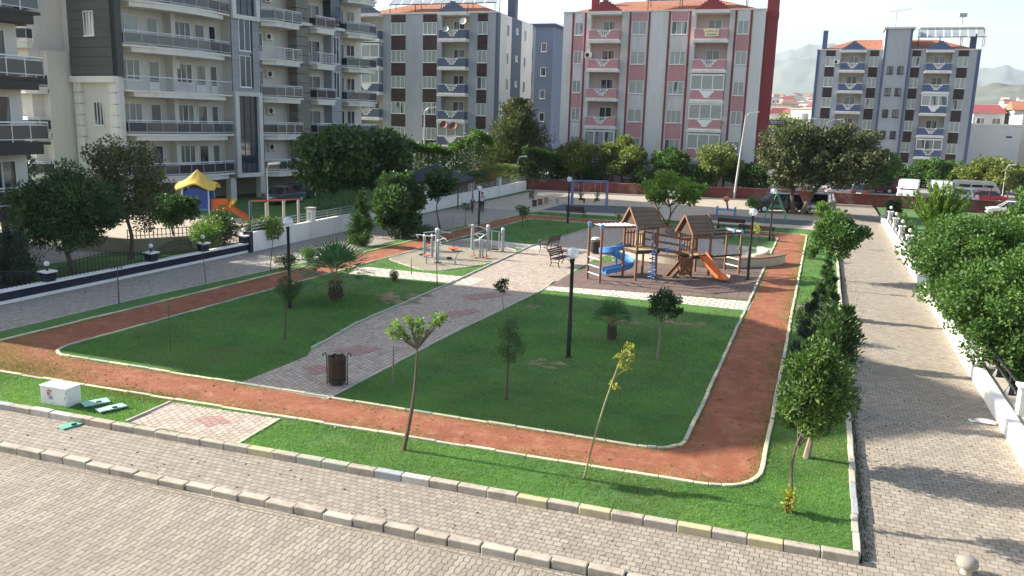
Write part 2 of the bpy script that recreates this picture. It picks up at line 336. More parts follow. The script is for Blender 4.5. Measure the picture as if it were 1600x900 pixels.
struct('road_gutter', MB().sheet([(-40, q0y(-40)-.21), (30, q0y(30)-.21), (30, q0y(30)), (-40, q0y(-40))], ZR+.004), M['gutter'])
struct('pavement', MB().sheet([(-40, q0y(-40)+.15), (xk+.2, q0y(xk+.2)+.15), (xk+.2, k0y(xk+.2)+.1), (-40, k0y(-40)+.1)], ZW), M['walk'])
struct('promenade', MB().sheet([(xk+.05, q0y(1)+.15), (5.2, q0y(5)+.15), (5.2, 93), (xk+.05, 93)], ZP+.004), M['promenade'])
struct('side_pavement', MB().sheet([(-29.4, 10), (-22.3, 10), (-22.3, 92), (-29.4, 92)], ZS-.008), M['side_walk'])
struct('plaza', MB().sheet([(-34, 66.1), (1.4, 66.1), (1.4, 94), (-34, 94)], ZS), M['plaza'])
struct('parking_ground', MB().sheet([(-60, 89.2), (-12.6, 89.2), (-6, 91.35), (5.7, 91.65), (70, 92.4), (70, 138), (-60, 138)], .3), M['parking'])
swl = [G(x, y) for x, y in ((0, 518), (200, 470), (430, 420), (480, 410), (600, 380), (820, 333))]
LAWN = [(-32, k0y(-32)+.1), (xk-.05, k0y(xk)+.1), (xk-.05, 66.2), (-21.9, 66.2)]+[(p[0], p[1]) for p in swl[::-1]]+[(-32, swl[0][1]-2)]
struct('lawn', MB().sheet(LAWN, 0), M['grass_soil'])
def rounded(pts, rad, seg=8):
    out = []; n = len(pts)
    for i in range(n):
        p0, p, p1 = Vector(pts[i-1]), Vector(pts[i]), Vector(pts[(i+1) % n]); r = rad[i]
        a = p+(p0-p).normalized()*r; c = p+(p1-p).normalized()*r
        for k in range(seg+1):
            t = k/seg; q = a*(1-t)**2+p*2*t*(1-t)+c*t*t; out.append((q.x, q.y))
    return out
TOUT = rounded([(-24.3, 16.15), (-.62, 16.85), (-.62, 62.7), (-22.5, 63.3)], [1.6, 1.3, .6, 1.5])
TIN = rounded([(-21.9, 18.15), (-2.45, 18.35), (-2.45, 59.9), (-20.9, 60.6)], [1.1, 1.0, .5, 1.2])
struct('running_track', MB().sheet(TOUT, .004), M['track'])
struct('inner_lawn', MB().sheet(TIN, .008), M['grass_soil'])
cpl = [G(x, y) for x, y in ((372, 600), (480, 557), (487, 546), (560, 505), (700, 445), (830, 385), (940, 352))]
cpr = [G(x, y) for x, y in ((512, 624), (600, 578), (700, 525), (845, 455))]
PATH = [(p[0], p[1]) for p in cpr]+[(-11.35, 44), (-10.4, 52), (-10.4, 60.2), (-15.3, 60.2)]+[(p[0], p[1]) for p in cpl[::-1]]
struct('central_path', MB().sheet(PATH, .012), M['path'])
PLAZA2 = [(-11, 46.5), (-10.3, 44), (-2.5, 47.3), (-2.5, 59.8), (-10.4, 60.2)]
struct('round_plaza', MB().sheet(PLAZA2, .0125), paver('plaza_b', (.30, .27, .235), (.40, .36, .31), .3, .2, R(35), ms=.01, stain_amt=.4))
polys = {}
def ppoly(name, px, z, m):
    P = [G(x, y)[:2] for x, y in px]; polys.setdefault(name, []).append(P); return struct(name, MB().sheet(P, z), m)
ppoly('front_path', [(197, 660), (372, 694), (437, 655), (268, 629)], .016, M['path'])
ppoly('cross_path', [(545, 428), (737, 446), (756, 436), (560, 416)], .014, M['pale_path'])
ppoly('cross_path', [(713, 376), (733, 372), (850, 384), (846, 391), (728, 382)], .014, M['pale_path'])
ppoly('cross_path', [(846, 453), (1169, 486), (1177, 472), (862, 445)], .014, M['pale_path'])
ppoly('cross_path', [(1150, 389), (1206, 396), (1209, 390), (1156, 384)], .014, M['pale_path'])
ppoly('cross_path', [(428, 402), (505, 408), (520, 402), (450, 397)], .014, M['pale_path'])
ppoly('red_paving', [(1243, 487), (1262, 488), (1264, 478), (1247, 477)], .016, M['red_paver'])
for px in ([(515, 550), (560, 540), (600, 545), (560, 556)], [(470, 575), (500, 570), (520, 578), (490, 588)], [(690, 490), (740, 482), (752, 488), (705, 497)], [(720, 462), (790, 455), (800, 462), (735, 470)], [(300, 655), (340, 650), (365, 660), (325, 668)]):
    ppoly('red_paving', px, .020, M['red_paver'])
PLAY = [(-11.35, 35.75), (-2.35, 37.05), (-2.35, 47.4), (-3.2, 47.8), (-6.2, 46.3), (-8.6, 45.3), (-10.2, 44.5), (-11.0, 42.5)]
struct('playground_ground', MB().sheet(PLAY, .0185), M['rubber']); polys['play'] = [PLAY]
# patches of lawn beside the round seat wall
LP = [[(-3.4, 50), (-2.5, 48.3), (-2.5, 53.3), (-3.9, 53.3)], [(-5.6, 54.4), (-2.5, 54.4), (-2.5, 59.7), (-6.0, 59.8)], [(-10.9, 45.2), (-10, 44.3), (-8.9, 45.3), (-9.8, 46.6)], [(-2.4, 47.4), (-2.4, 49.2), (-3.1, 48.2)]]
for P in LP: struct('plaza_lawn', MB().sheet(P, .0165), M['grass_soil'])
GYM = rounded([G(605, 405)[:2], G(668, 426)[:2], G(770, 412)[:2], G(812, 392)[:2], G(725, 374)[:2], G(655, 392)[:2]], [.6, 1.2, 1.5, 1.0, 1.6, 1.2], 6)
struct('gym_pad', MB().sheet(GYM, .019), M['gym_paver']); polys['gym'] = [GYM]
struct('swing_mat', MB().sheet([G(x, y)[:2] for x, y in ((845, 328), (1010, 335), (1035, 324), (880, 319))], ZS+.02), M['mat_grey'])
struct('swing_mat', MB().sheet([G(x, y)[:2] for x, y in ((1100, 343), (1268, 353), (1270, 345), (1103, 334))], ZS+.02), M['mat_grey'])
struct('pale_strip', MB().sheet([G(x, y)[:2] for x, y in ((826, 334), (1005, 347), (1270, 360), (1272, 352), (1000, 338), (832, 327))], ZS+.012), M['plaza'])
for px in ([(585, 462), (640, 456), (668, 461), (655, 468), (600, 472)], [(820, 572), (850, 563), (888, 566), (860, 574)], [(960, 500), (1000, 503), (985, 508)], [(1030, 500), (1075, 503), (1100, 508), (1050, 507)], [(820, 478), (842, 477), (838, 482)], [(600, 474), (640, 470), (632, 477)]):
    C_ = np.array([G(x, y)[:2] for x, y in px]); c = C_.mean(0); ext = (C_.max(0)-C_.min(0))/2; br_ = random.Random(int(px[0][0])); mb_ = MB()
    for i in range(11):
        o_ = c+ext*np.array([br_.uniform(-.95, .95), br_.uniform(-.8, .8)]); rx, ry = ext[0]*br_.uniform(.1, .42), ext[1]*br_.uniform(.12, .4); ph = br_.uniform(0, 6)
        P = [(float(o_[0]+rx*math.cos(t_)*(1+.28*math.sin(3*t_+ph)+.16*math.sin(7*t_-ph))), float(o_[1]+ry*math.sin(t_)*(1+.28*math.sin(2*t_+ph)+.16*math.cos(6*t_+ph)))) for t_ in np.linspace(0, 6.283, 40)[:-1]]
        mb_.sheet(P, .013+.0002*i); polys.setdefault('bare', []).append(P)
    struct('bare_earth', mb_, M['soil'])
struct('garden_ground', MB().sheet([(-70, 14), (-29.2, 14), (-29.2, 90), (-70, 90)], -.02), M['grass_soil'])
struct('courtyard_paving', MB().sheet([(-70, 14), (-34.5, 14), (-34.5, 35.5), (-70, 37)], -.015), M['side_walk'])
struct('play_court_ground', MB().sheet([(-48, 36.5), (-31.5, 36.5), (-31.5, 49), (-48, 49)], -.014), M['plaza'])
struct('garden_ground', MB().sheet([(5.4, 12), (60, 12), (60, 91), (5.4, 91)], -.05), M['grass_soil'])
def kerb(name, pts, w, z0, z1, L, mats, pick, jitter=.012, gap=.012, closed=False, r=random.Random(3)):
    mb = MB(); i = 0; pts = list(pts)+([pts[0]] if closed else [])
    for p, q in zip(pts[:-1], pts[1:]):
        p, q = Vector((p[0], p[1], 0)), Vector((q[0], q[1], 0)); d = q-p; n = max(1, round(d.length/L)); u = d.normalized(); ang = math.atan2(d.y, d.x)
        for k in range(n):
            c = p+d*((k+.5)/n)+Vector((-u.y, u.x, 0))*r.uniform(-jitter, jitter); ln = d.length/n-gap
            mb.mi = pick(i); i += 1; zz = r.uniform(-jitter, jitter)
            mb.obox((c.x, c.y, (z0+z1)/2+zz), (ln, w, z1-z0), ang+r.uniform(-.008, .008))
    o = mb.build(name, mats); o['kind'] = 'structure'; bevel(o, min(.02, w*.16), 2); return o
seq = [0, 0, 0, 0, 5, 0, 1, 1, 2, 2, 3, 3, 4, 4, 0, 5, 1, 1, 2, 2, 3, 3, 4, 4, 0, 5]
KM = [M['concrete'], M['kerb_yellow'], M['kerb_green'], M['kerb_blue'], M['kerb_white'], M['kerb_orange']]
kerb('kerb', [(x, k0y(x)+.1) for x in (-32, xk-.02)], .2, ZW-.1, .03, .64, KM, lambda i: (seq[i % len(seq)] if i % 3 else 0) if i < 40 else (0, 0, 1, 0, 1)[i % 5])
kerb('kerb', [(x, q0y(x)+.1) for x in (-32, 8)], .2, ZR-.1, ZW+.03, .66, [M['concrete'], M['concrete_pale']], lambda i: i % 5 == 1, jitter=.022, gap=.025)
kerb('kerb', [(xk-.05, k0y(xk)+.22), (xk, 30), (xk+.02, 66)], .13, ZP-.1, .035, .8, [M['concrete_pale'], M['kerb_blue'], M['kerb_white']], lambda i: 1 if i in (2, 3) else (2 if i % 3 == 0 else 0))
EM = [M['edge_pale'], M['edge_green'], M['concrete_pale']]
er = random.Random(5)
kerb('track_edge', TIN, .1, -.05, .05, .75, EM, lambda i: er.choice((0, 0, 2, 1)), closed=True)
kerb('track_edge', TOUT, .1, -.05, .045, .75, EM, lambda i: er.choice((0, 0, 0, 2)), closed=True)
kerb('path_edge', [p[:2] for p in cpr]+[(-11.4, 37)], .09, -.05, .045, .8, EM, lambda i: er.choice((2, 2, 1)))
kerb('path_edge', [p[:2] for p in cpl[2:]], .1, -.05, .07, .8, EM, lambda i: er.choice((1, 1, 2)))
kerb('path_edge', [G(197, 660)[:2], G(268, 629)[:2]], .08, -.05, .05, .8, EM, lambda i: 2)
kerb('path_edge', [G(372, 694)[:2], G(437, 655)[:2]], .08, -.05, .04, .8, EM, lambda i: 0)
kerb('gym_pad_edge', GYM, .1, -.05, .04, .6, EM, lambda i: 2, closed=True)
kerb('lawn_edge', [p[:2] for p in swl], .06, -.08, .02, .8, EM, lambda i: 2)
kerb('lawn_edge', [(-22, 66.15), (xk, 66.15)], .12, -.08, .05, .8, EM, lambda i: 2)
# ================================================================ HAZE AND MOUNTAINS
def fbm(x, y, seed=0):
    v = 0; a = 1
    for k in range(6):
        f = 2**k; v += a*math.sin(x*f*1.3+seed+k*1.7+1.9*math.sin(y*f*.9+k))*math.cos(y*f*1.1-seed*.7+k*2.3+1.3*math.sin(x*f*.7)); a *= .5
    return v
def ridge(name, R0, R1, prof, amp, colr, seed):
    mb = MB(); na, nr_ = 260, 26; vs = []
    for j in range(nr_+1):
        t = j/nr_; r = R0+(R1-R0)*t
        for i in range(na+1):
            az = R(-20)+R(46)*i/na; h = np.interp(math.degrees(az), [p[0] for p in prof], [p[1] for p in prof])
            s = math.sin(t*math.pi/2)**1.1 if t < .8 else math.sin(.8*math.pi/2)**1.1
            z = gz(min(R0, 1500), 0)+h*s+amp*s*(fbm(az*9, r/300, seed)*.5+.5*abs(fbm(az*23, r/110, seed+3)))-amp*.4*s
            vs.append((r*math.sin(az), r*math.cos(az), z))
    mb.add(vs, [(j*(na+1)+i, j*(na+1)+i+1, (j+1)*(na+1)+i+1, (j+1)*(na+1)+i) for j in range(nr_) for i in range(na)])
    o = mb.build(name, colr, smooth=True); o['kind'] = 'structure'; return o
# azimuth (deg from +Y, clockwise) against height in metres
def azd(px, py): d = ray(px, py); return math.degrees(math.atan2(d[0], d[1])), d[2]/math.hypot(d[0], d[1])
def prof(px, dist, R0_, extra=()):
    out = list(extra)
    for x, y in px:
        a, s = azd(x, y); out.append((a, s*dist+CAMH-gz(min(R0_, 1500), 0)))
    return sorted(out)
hillm = mat('hill_scrub', (.10, .115, .095), .95, .3, .004, dirt=(.05, .075, .05), dirt_amt=.9)
ridge('hills', 1250, 1950, prof([(1150, 165), (1206, 160), (1250, 150), (1283, 140), (1420, 150), (1536, 148), (1560, 140), (1600, 138)], 1750, 1250, [(-65, 20), (-32, 20), (-8, 30), (40, 30)]), 22, hillm, 1.3)
ridge('mountains', 5200, 8600, prof([(1150, 92), (1206, 86), (1235, 76), (1270, 70), (1290, 62), (1315, 70), (1340, 82), (1450, 98), (1540, 104), (1570, 100), (1600, 110)], 7600, 5200, [(-65, 60), (-22, 150), (-10, 500), (32, 300), (45, 60)]), 150, hillm, 4.1)
hz = MB().box(-3000, 3900, -1520, 8700, -1.6, 1150); hm = bpy.data.materials.new('haze_air'); hm.use_nodes = True; ht = hm.node_tree
ht.nodes.remove(ht.nodes['Principled BSDF']); pv = ht.nodes.new('ShaderNodeVolumePrincipled'); pv.inputs['Color'].default_value = (.72, .86, 1.0, 1)
pv.inputs['Density'].default_value = .00008; pv.inputs['Anisotropy'].default_value = .2; ht.links.new(pv.outputs[0], ht.nodes['Material Output'].inputs['Volume'])
tag(hz.build('haze', hm), kind='stuff')
# ================================================================ FOLIAGE
def np_mesh(name, V, nv, m, smooth=False):
    """V: (faces*nv, 3) vertices, every face its own nv vertices"""
    V = np.asarray(V, dtype=np.float32).reshape(-1, 3); nf = len(V)//nv
    me = bpy.data.meshes.new(name); me.vertices.add(len(V)); me.vertices.foreach_set('co', V.ravel())
    me.loops.add(len(V)); me.loops.foreach_set('vertex_index', np.arange(len(V), dtype=np.int32))
    me.polygons.add(nf); me.polygons.foreach_set('loop_start', np.arange(0, len(V), nv, dtype=np.int32))
    try: me.polygons.foreach_set('loop_total', np.full(nf, nv, dtype=np.int32))
    except Exception: pass
    me.materials.append(m); me.update(calc_edges=True); return me
def unit(a): return a/np.maximum(1e-9, np.linalg.norm(a, axis=1, keepdims=True))
def leaves(C, axis, ln, wd):
    """diamond leaves at C growing along axis, slightly folded quads; ln, wd arrays"""
    n = len(C); t = unit(axis); r = unit(np.cross(t, nr.normal(size=(n, 3)))); nn = np.cross(t, r)
    ln = np.broadcast_to(ln, (n,))[:, None]; wd = np.broadcast_to(wd, (n,))[:, None]
    base = C; mid = C+t*ln*.45; tip = C+t*ln-nn*ln*.12
    return np.stack([base, mid+r*wd*.5+nn*wd*.12, tip, mid-r*wd*.5+nn*wd*.12], 1).reshape(-1, 3)
def blob(c, rad, n, ln, wd, shell=.45, up=.25, droop=0.0):
    d = unit(nr.normal(size=(n, 3))); rr = nr.random(n)**shell; P = np.array(c)+d*np.array(rad)*rr[:, None]
    ax = d*.8+nr.normal(size=(n, 3))*.7; ax[:, 2] += up-droop
    k = nr.uniform(.65, 1.3, n); return leaves(P, ax, ln*k, wd*k)
def trunk_mb(h, r, lean=(0, 0), bend=.1, n=7, seed=0, segs=6, r1=.55):
    q = random.Random(seed); pts = []; ph = q.uniform(0, 6)
    for i in range(segs+1):
        t = i/segs; pts.append((lean[0]*t+bend*h*.12*math.sin(t*4+ph), lean[1]*t+bend*h*.12*math.cos(t*3+ph), h*t-(.05 if i == 0 else 0)))
    o0 = (pts[0][0], pts[0][1]); pts = [(p[0]-o0[0], p[1]-o0[1], p[2]) for p in pts]
    rs = [r*(1-(1-r1)*(i/segs))*(1.35 if i == 0 else 1) for i in range(segs+1)]
    return MB().tube(pts, rs, n), pts
LEAF = dict(
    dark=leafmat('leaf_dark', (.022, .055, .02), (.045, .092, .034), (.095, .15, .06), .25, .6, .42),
    mid=leafmat('leaf_mid', (.035, .085, .02), (.065, .135, .032), (.12, .20, .055), .3, .6, .6),
    light=leafmat('leaf_light', (.07, .13, .025), (.11, .19, .04), (.17, .25, .06), .35),
    fresh=leafmat('leaf_fresh', (.10, .17, .03), (.16, .25, .05), (.24, .33, .08), .4),
    yellow=leafmat('leaf_yellow', (.20, .20, .04), (.34, .32, .06), (.48, .44, .12), .35),
    olive=leafmat('leaf_olive', (.05, .062, .028), (.085, .10, .046), (.14, .145, .08), .2),
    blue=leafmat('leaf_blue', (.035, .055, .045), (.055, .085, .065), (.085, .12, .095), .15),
    pine=leafmat('leaf_pine', (.03, .065, .025), (.055, .105, .038), (.095, .155, .055), .18),
    thuja=leafmat('leaf_thuja', (.035, .075, .03), (.062, .12, .045), (.105, .175, .065), .2),
    palm=leafmat('leaf_palm', (.055, .12, .062), (.10, .185, .092), (.17, .27, .13), .25, .6, .4),
    hedge=leafmat('leaf_hedge', (.04, .08, .02), (.07, .13, .028), (.13, .20, .045), .25),
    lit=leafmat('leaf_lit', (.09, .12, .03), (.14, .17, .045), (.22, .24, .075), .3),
    autumn=leafmat('leaf_autumn', (.10, .06, .03), (.17, .14, .06), (.26, .24, .10), .3))
def tree(name, label, base, h, cr, cz, trunk_h, nclump=14, per=260, leaf=(.2, .13), m='mid', cat='tree', tr=.1, bark='bark', group=None, lean=(0, 0),
         crs=.42, seed=0, droop=0.0, off=(0, 0), low=.1, nbr=7, flat=.8, stems=1, shell=.45):
    """h total height; crown an uneven ellipsoid cr x cz about its centre; clumps with gaps between"""
    global nr; nr = np.random.default_rng(100+seed); q = random.Random(200+seed)
    t = thing(name, label, cat, base, 0, group); cc = np.array([lean[0]+off[0], lean[1]+off[1], h-cz])
    mb = MB()
    if trunk_h > 0:
        for s in range(stems):
            a = 2*math.pi*s/max(1, stems)+.7; ln = lean if stems == 1 else (lean[0]+math.cos(a)*cr*.4, lean[1]+math.sin(a)*cr*.4)
            b_, pts = trunk_mb(trunk_h, tr if stems == 1 else tr*.7, ln, .5, 7, seed+s); n0 = len(mb.v)
            mb.add(b_.v, b_.f)
    else: pts = [(0, 0, 0), (0, 0, .2)]
    cl = []; k = 0
    while len(cl) < nclump and k < 4000:
        k += 1; d = np.array([q.gauss(0, 1), q.gauss(0, 1), q.gauss(0, 1)]); d /= np.linalg.norm(d)+1e-9; rr = q.uniform(.35, .86)
        if d[2] < -1+low*2 and q.random() < .6: continue
        p = cc+d*np.array([cr, cr, cz])*rr
        if p[2] < .12: continue
        if all(np.linalg.norm((p-c[0])/np.array([cr, cr, cz])) > .30 for c in cl) or k > 1500: cl.append((p, q.uniform(.75, 1.25)*crs))
    L = []
    for p, s in cl:
        L.append(blob(p, (cr*s, cr*s, cz*s*flat), per, leaf[0], leaf[1], shell, .25, droop))
    # stray twigs that break the outline
    for _ in range(nclump):
        d = unit(nr.normal(size=(1, 3)))[0]; d[2] = abs(d[2])*.8-.15; p = cc+d*np.array([cr, cr, cz])*q.uniform(.9, 1.12)
        if p[2] > .15: L.append(blob(p, (cr*.11, cr*.11, cz*.12), max(6, per//14), leaf[0], leaf[1], .8, .3, droop))
    if trunk_h > 0:
        for p, s in cl[:nbr]:
            st = Vector(pts[-1])*.98+Vector((0, 0, -q.uniform(0, trunk_h*.12))); e = Vector(p); md = st.lerp(e, .5)+Vector((0, 0, -.08*h*.3))
            mb.tube([st, md, e], [tr*.5, tr*.34, tr*.12], 5)
        mb.build('trunk', M[bark], t, smooth=True)
    o = link('crown', np_mesh('crown', np.concatenate(L), 4, LEAF[m]), t); return t
def conifer(name, label, base, h, r, m='thuja', trunk_h=.3, n=3000, leaf=(.16, .03), cat='conifer', tr=.07, seed=0, group=None, irregular=.25, tip=.85, bark='bark', lean=(0, 0), cone=.8):
    """sprays that grow up and out from the axis; the outline cut by uneven boughs"""
    global nr; nr = np.random.default_rng(300+seed); t = thing(name, label, cat, base, 0, group)
    nb = max(10, int(h*16)); L = []
    for i in range(nb):
        f = (i+nr.random())/nb; z = trunk_h+(h-trunk_h)*f; R_ = r*((1-f)**cone*.95+.05)*(1 if f > .12 else .72+2*f)*(1+irregular*nr.uniform(-1, 1))
        a = nr.random()*6.283; d = np.array([math.cos(a), math.sin(a), nr.uniform(.25, .8)]); k = max(6, int(n/nb*(.35+1.3*(1-f))))
        s = nr.random(k)**.75; P = np.array([lean[0]*f, lean[1]*f, z-.25*R_])+d*R_*s[:, None]*.92+np.clip(nr.normal(size=(k, 3)), -1.3, 1.3)*R_*np.array([.17, .17, .2])
        P[:, 2] = np.maximum(P[:, 2], .05); P[:, 2] = np.minimum(P[:, 2], h)
        ax = unit(P-np.array([lean[0]*f, lean[1]*f, 0])*1.0-np.array([0, 0, 1])*z)*.8+nr.normal(size=(k, 3))*.35; ax[:, 2] += tip
        L.append(leaves(P, ax, leaf[0]*nr.uniform(.7, 1.3, k), leaf[1]))
    b_, pts = trunk_mb(h*.8, tr, lean, .1, 7, seed, r1=.2); b_.build('trunk', M[bark], t, smooth=True)
    link('crown', np_mesh('crown', np.concatenate(L), 4, LEAF[m]), t); return t
def shrub(name, label, base, r, h, n=1400, leaf=(.07, .045), m='mid', cat='shrub', seed=0, group=None, nclump=9, tight=.5):
    global nr; nr = np.random.default_rng(500+seed); t = thing(name, label, cat, base, 0, group); L = []; q = random.Random(seed)
    for i in range(nclump):
        a = q.uniform(0, 6.28); rr = r*q.uniform(.1, .62); p = (rr*math.cos(a), rr*math.sin(a), h*q.uniform(.3, .74)); s = q.uniform(.8, 1.25)
        B = blob(p, (r*tight*s, r*tight*s, h*.34*s), n//nclump, leaf[0], leaf[1], .4, .3); B[:, 2] = np.maximum(B[:, 2], .01); L.append(B)
    mb = MB()
    for i in range(5):
        a = i*1.26+.3; mb.tube([(0, 0, -.03), (math.cos(a)*r*.25, math.sin(a)*r*.25, h*.35), (math.cos(a)*r*.45, math.sin(a)*r*.45, h*.62)], [.03, .02, .008], 5)
    mb.build('stems', M['bark'], t); link('foliage', np_mesh('foliage', np.concatenate(L), 4, LEAF[m]), t); return t
def hedge(name, label, p, q_, h, w, n, m='hedge', leaf=(.12, .08), group=None, seed=0, rag=.18, cat='hedge', round_=0):
    """clipped or ragged hedge from p to q_"""
    global nr; nr = np.random.default_rng(700+seed); p, q_ = np.array(p[:2]), np.array(q_[:2]); d = q_-p; L_ = np.linalg.norm(d); u = d/L_; v = np.array([-u[1], u[0]])
    t = thing(name, label, cat, (float((p[0]+q_[0])/2), float((p[1]+q_[1])/2), 0), 0, group)
    s = nr.random(n); a = nr.uniform(-1, 1, n); zz = nr.random(n); top = nr.random(n) < .4; side = nr.random(n) < .65
    zz = np.where(top, 1-.12*nr.random(n), zz); a = np.where(side & ~top, np.sign(a)*(1-.2*nr.random(n)), a)
    hv = h*(1+rag*np.array([fbm(x*L_/3.1, .3, seed) for x in s])*.6); wv = w*.5*(1+rag*.5*np.sin(s*L_*2.3+seed))
    if round_: a = a*(1-zz**3*round_)
    P = np.stack([u[0]*(s-.5)*L_+v[0]*a*wv, u[1]*(s-.5)*L_+v[1]*a*wv, zz*hv], 1)+nr.normal(size=(n, 3))*.03*h
    P[:, 2] = np.maximum(P[:, 2], .02); ax = np.stack([v[0]*a, v[1]*a, zz-.3], 1)+nr.normal(size=(n, 3))*.6; ax[:, 2] += .3
    link('foliage', np_mesh('foliage', leaves(P, ax, leaf[0]*nr.uniform(.7, 1.3, n), leaf[1]), 4, LEAF[m]), t)
    mb = MB()
    for k in range(max(2, int(L_/.9))):
        f = (k+.5)/max(2, int(L_/.9))-.5; mb.tube([(u[0]*f*L_, u[1]*f*L_, -.03), (u[0]*f*L_, u[1]*f*L_, h*.7)], .04, 5)
    mb.bar((-u[0]*L_*.45, -u[1]*L_*.45, -.02), (u[0]*L_*.45, u[1]*L_*.45, -.02), .05); mb.build('stems', M['bark'], t); return t
def fan_palm(label, base, trunk_h, fr, nf=26, seed=0):
    global nr; nr = np.random.default_rng(900+seed); q = random.Random(seed); t = thing('palm', label, 'palm', base, q.uniform(0, 6))
    mb = MB(); k_ = fr/1.55*.8; mb.lathe((0, 0, 0), [(.25*k_, -.05), (.26*k_, .05), (.19*k_, trunk_h*.5), (.18*k_, trunk_h*.9), (.1*k_, trunk_h)], 10)
    for k in range(110):                                  # old leaf bases round the trunk
        a = k*2.4; z = trunk_h*(.05+.9*k/110); r_ = (.19+.05*(1-k/110))*k_; c = (math.cos(a)*r_, math.sin(a)*r_, z)
        mb.bar(c, (c[0]+math.cos(a)*.12*k_, c[1]+math.sin(a)*.12*k_, z+.13*k_+q.uniform(0, .07)), .05*k_, .022)
    mb.build('trunk', mat('palm_trunk', (.13, .095, .065), .95, .45, 9, bump=.8), t)
    L = []; st = MB()
    for k in range(nf):
        a = k*2.399+q.uniform(-.2, .2); f = k/nf; el = R(86-(92 if fr > 1.2 else 62)*f); pl = fr*(.46+.1*q.random()); top = Vector((0, 0, trunk_h))
        d = Vector((math.cos(a)*math.cos(el), math.sin(a)*math.cos(el), math.sin(el))); e = top+d*pl+Vector((0, 0, -.08*pl*f)); st.tube([top, top+d*pl*.5+Vector((0, 0, .03)), e], [.022, .016, .012], 5)
        side = d.cross(Vector((0, 0, 1))); side = side.normalized() if side.length > .1 else Vector((1, 0, 0)); nrm = side.cross(d).normalized()
        ns = 20
        for j in range(ns):
            th = R(-82+164*j/(ns-1)); dd = (d*math.cos(th)+side*math.sin(th)).normalized(); ln = fr*.68*(1-.2*abs(th)/R(82))*q.uniform(.9, 1.08)
            w_ = side*math.cos(th)-d*math.sin(th); mid = e+dd*ln*.55+nrm*.05*math.cos(j*2); tip = e+dd*ln-Vector((0, 0, ln*(.06+.16*f)))
            L += [e, mid+w_*.019*fr, tip, mid-w_*.019*fr]
    st.build('leaf_stalks', M['bark_green'], t)
    link('crown', np_mesh('crown', np.array([tuple(v) for v in L]), 4, LEAF['palm']), t); return t
# ---------------------------------------------------------------- grass blades on the lawns
def inpoly(P, poly):
    x, y = P[:, 0], P[:, 1]; ins = np.zeros(len(P), bool); n = len(poly)
    for i in range(n):
        x0, y0 = poly[i-1]; x1, y1 = poly[i]; c = (y0 > y) != (y1 > y)
        with np.errstate(divide='ignore', invalid='ignore'): xi = (x1-x0)*(y-y0)/(y1-y0)+x0
        ins ^= c & (x < xi)
    return ins
def lawn_mask(P):
    ok = inpoly(P, LAWN) & ~inpoly(P, TOUT) | inpoly(P, TIN)
    for k in ('front_path', 'cross_path', 'play', 'gym', 'red_paving'):
        for Q in polys.get(k, []): ok &= ~inpoly(P, Q)
    ok &= ~inpoly(P, PATH) & ~inpoly(P, PLAZA2); return ok
def blades(name, P, hgt, wid, m, tufts=1):
    n = len(P); a = nr.random(n)*6.283; w = np.stack([np.cos(a), np.sin(a), 0*a], 1)*(wid*nr.uniform(.7, 1.3, n))[:, None]
    hh = hgt*nr.uniform(.5, 1.4, n); ln = nr.normal(size=(n, 2))*(hh*.55)[:, None]
    B = np.concatenate([P, np.zeros((n, 1))], 1); T = B+np.stack([ln[:, 0], ln[:, 1], hh], 1)
    V = np.stack([B-w, B+w, T], 1).reshape(-1, 3); o = link(name, np_mesh(name, V, 3, m)); o['kind'] = 'stuff'; return o
grassm = leafmat('grass_blade', (.06, .15, .03), (.108, .235, .05), (.20, .32, .075), .4, .45, .8)
dry = leafmat('grass_dry', (.14, .15, .05), (.23, .21, .085), (.33, .27, .13), .25, .5, .8)
nr = np.random.default_rng(11); ALLP = []
for x0, x1, y0, y1, den in ((-24, 1.3, 14, 21, 1500), (-24, 1.3, 21, 30, 700), (-24, 1.3, 30, 45, 260), (-26, 1.3, 45, 66, 90)):
    n = int((x1-x0)*(y1-y0)*den); P = np.stack([nr.uniform(x0, x1, n), nr.uniform(y0, y1, n)], 1); P = P[lawn_mask(P)]
    bare = np.zeros(len(P), bool)
    for Q in polys['bare']:
        c = np.mean(np.array(Q), 0); bare |= inpoly(c+(P-c)*.86, Q)
    v = np.sin(P[:, 0]*1.9+1.3*np.sin(P[:, 1]*1.1))*np.cos(P[:, 1]*2.3+1.7*np.sin(P[:, 0]*.8))+.6*np.sin(P[:, 0]*5.3+P[:, 1]*3.1)*np.cos(P[:, 1]*6.1-P[:, 0]*2.2)
    P = P[(~bare | (nr.random(len(P)) < .22)) & ((v < .75) | (nr.random(len(P)) < .5))]
    w = .006*(1+(y0-14)/14); dk = nr.random(len(P)) < np.clip(.08+.34*(v2 := np.sin(P[:, 0]*.7+2*np.sin(P[:, 1]*.43))*np.cos(P[:, 1]*.61+P[:, 0]*.3)), .02, .42); blades('dry_grass', P[dk], .035, w, dry); P = P[~dk]
    blades('grass', P, .045+.0006*(y0-14), w, grassm)
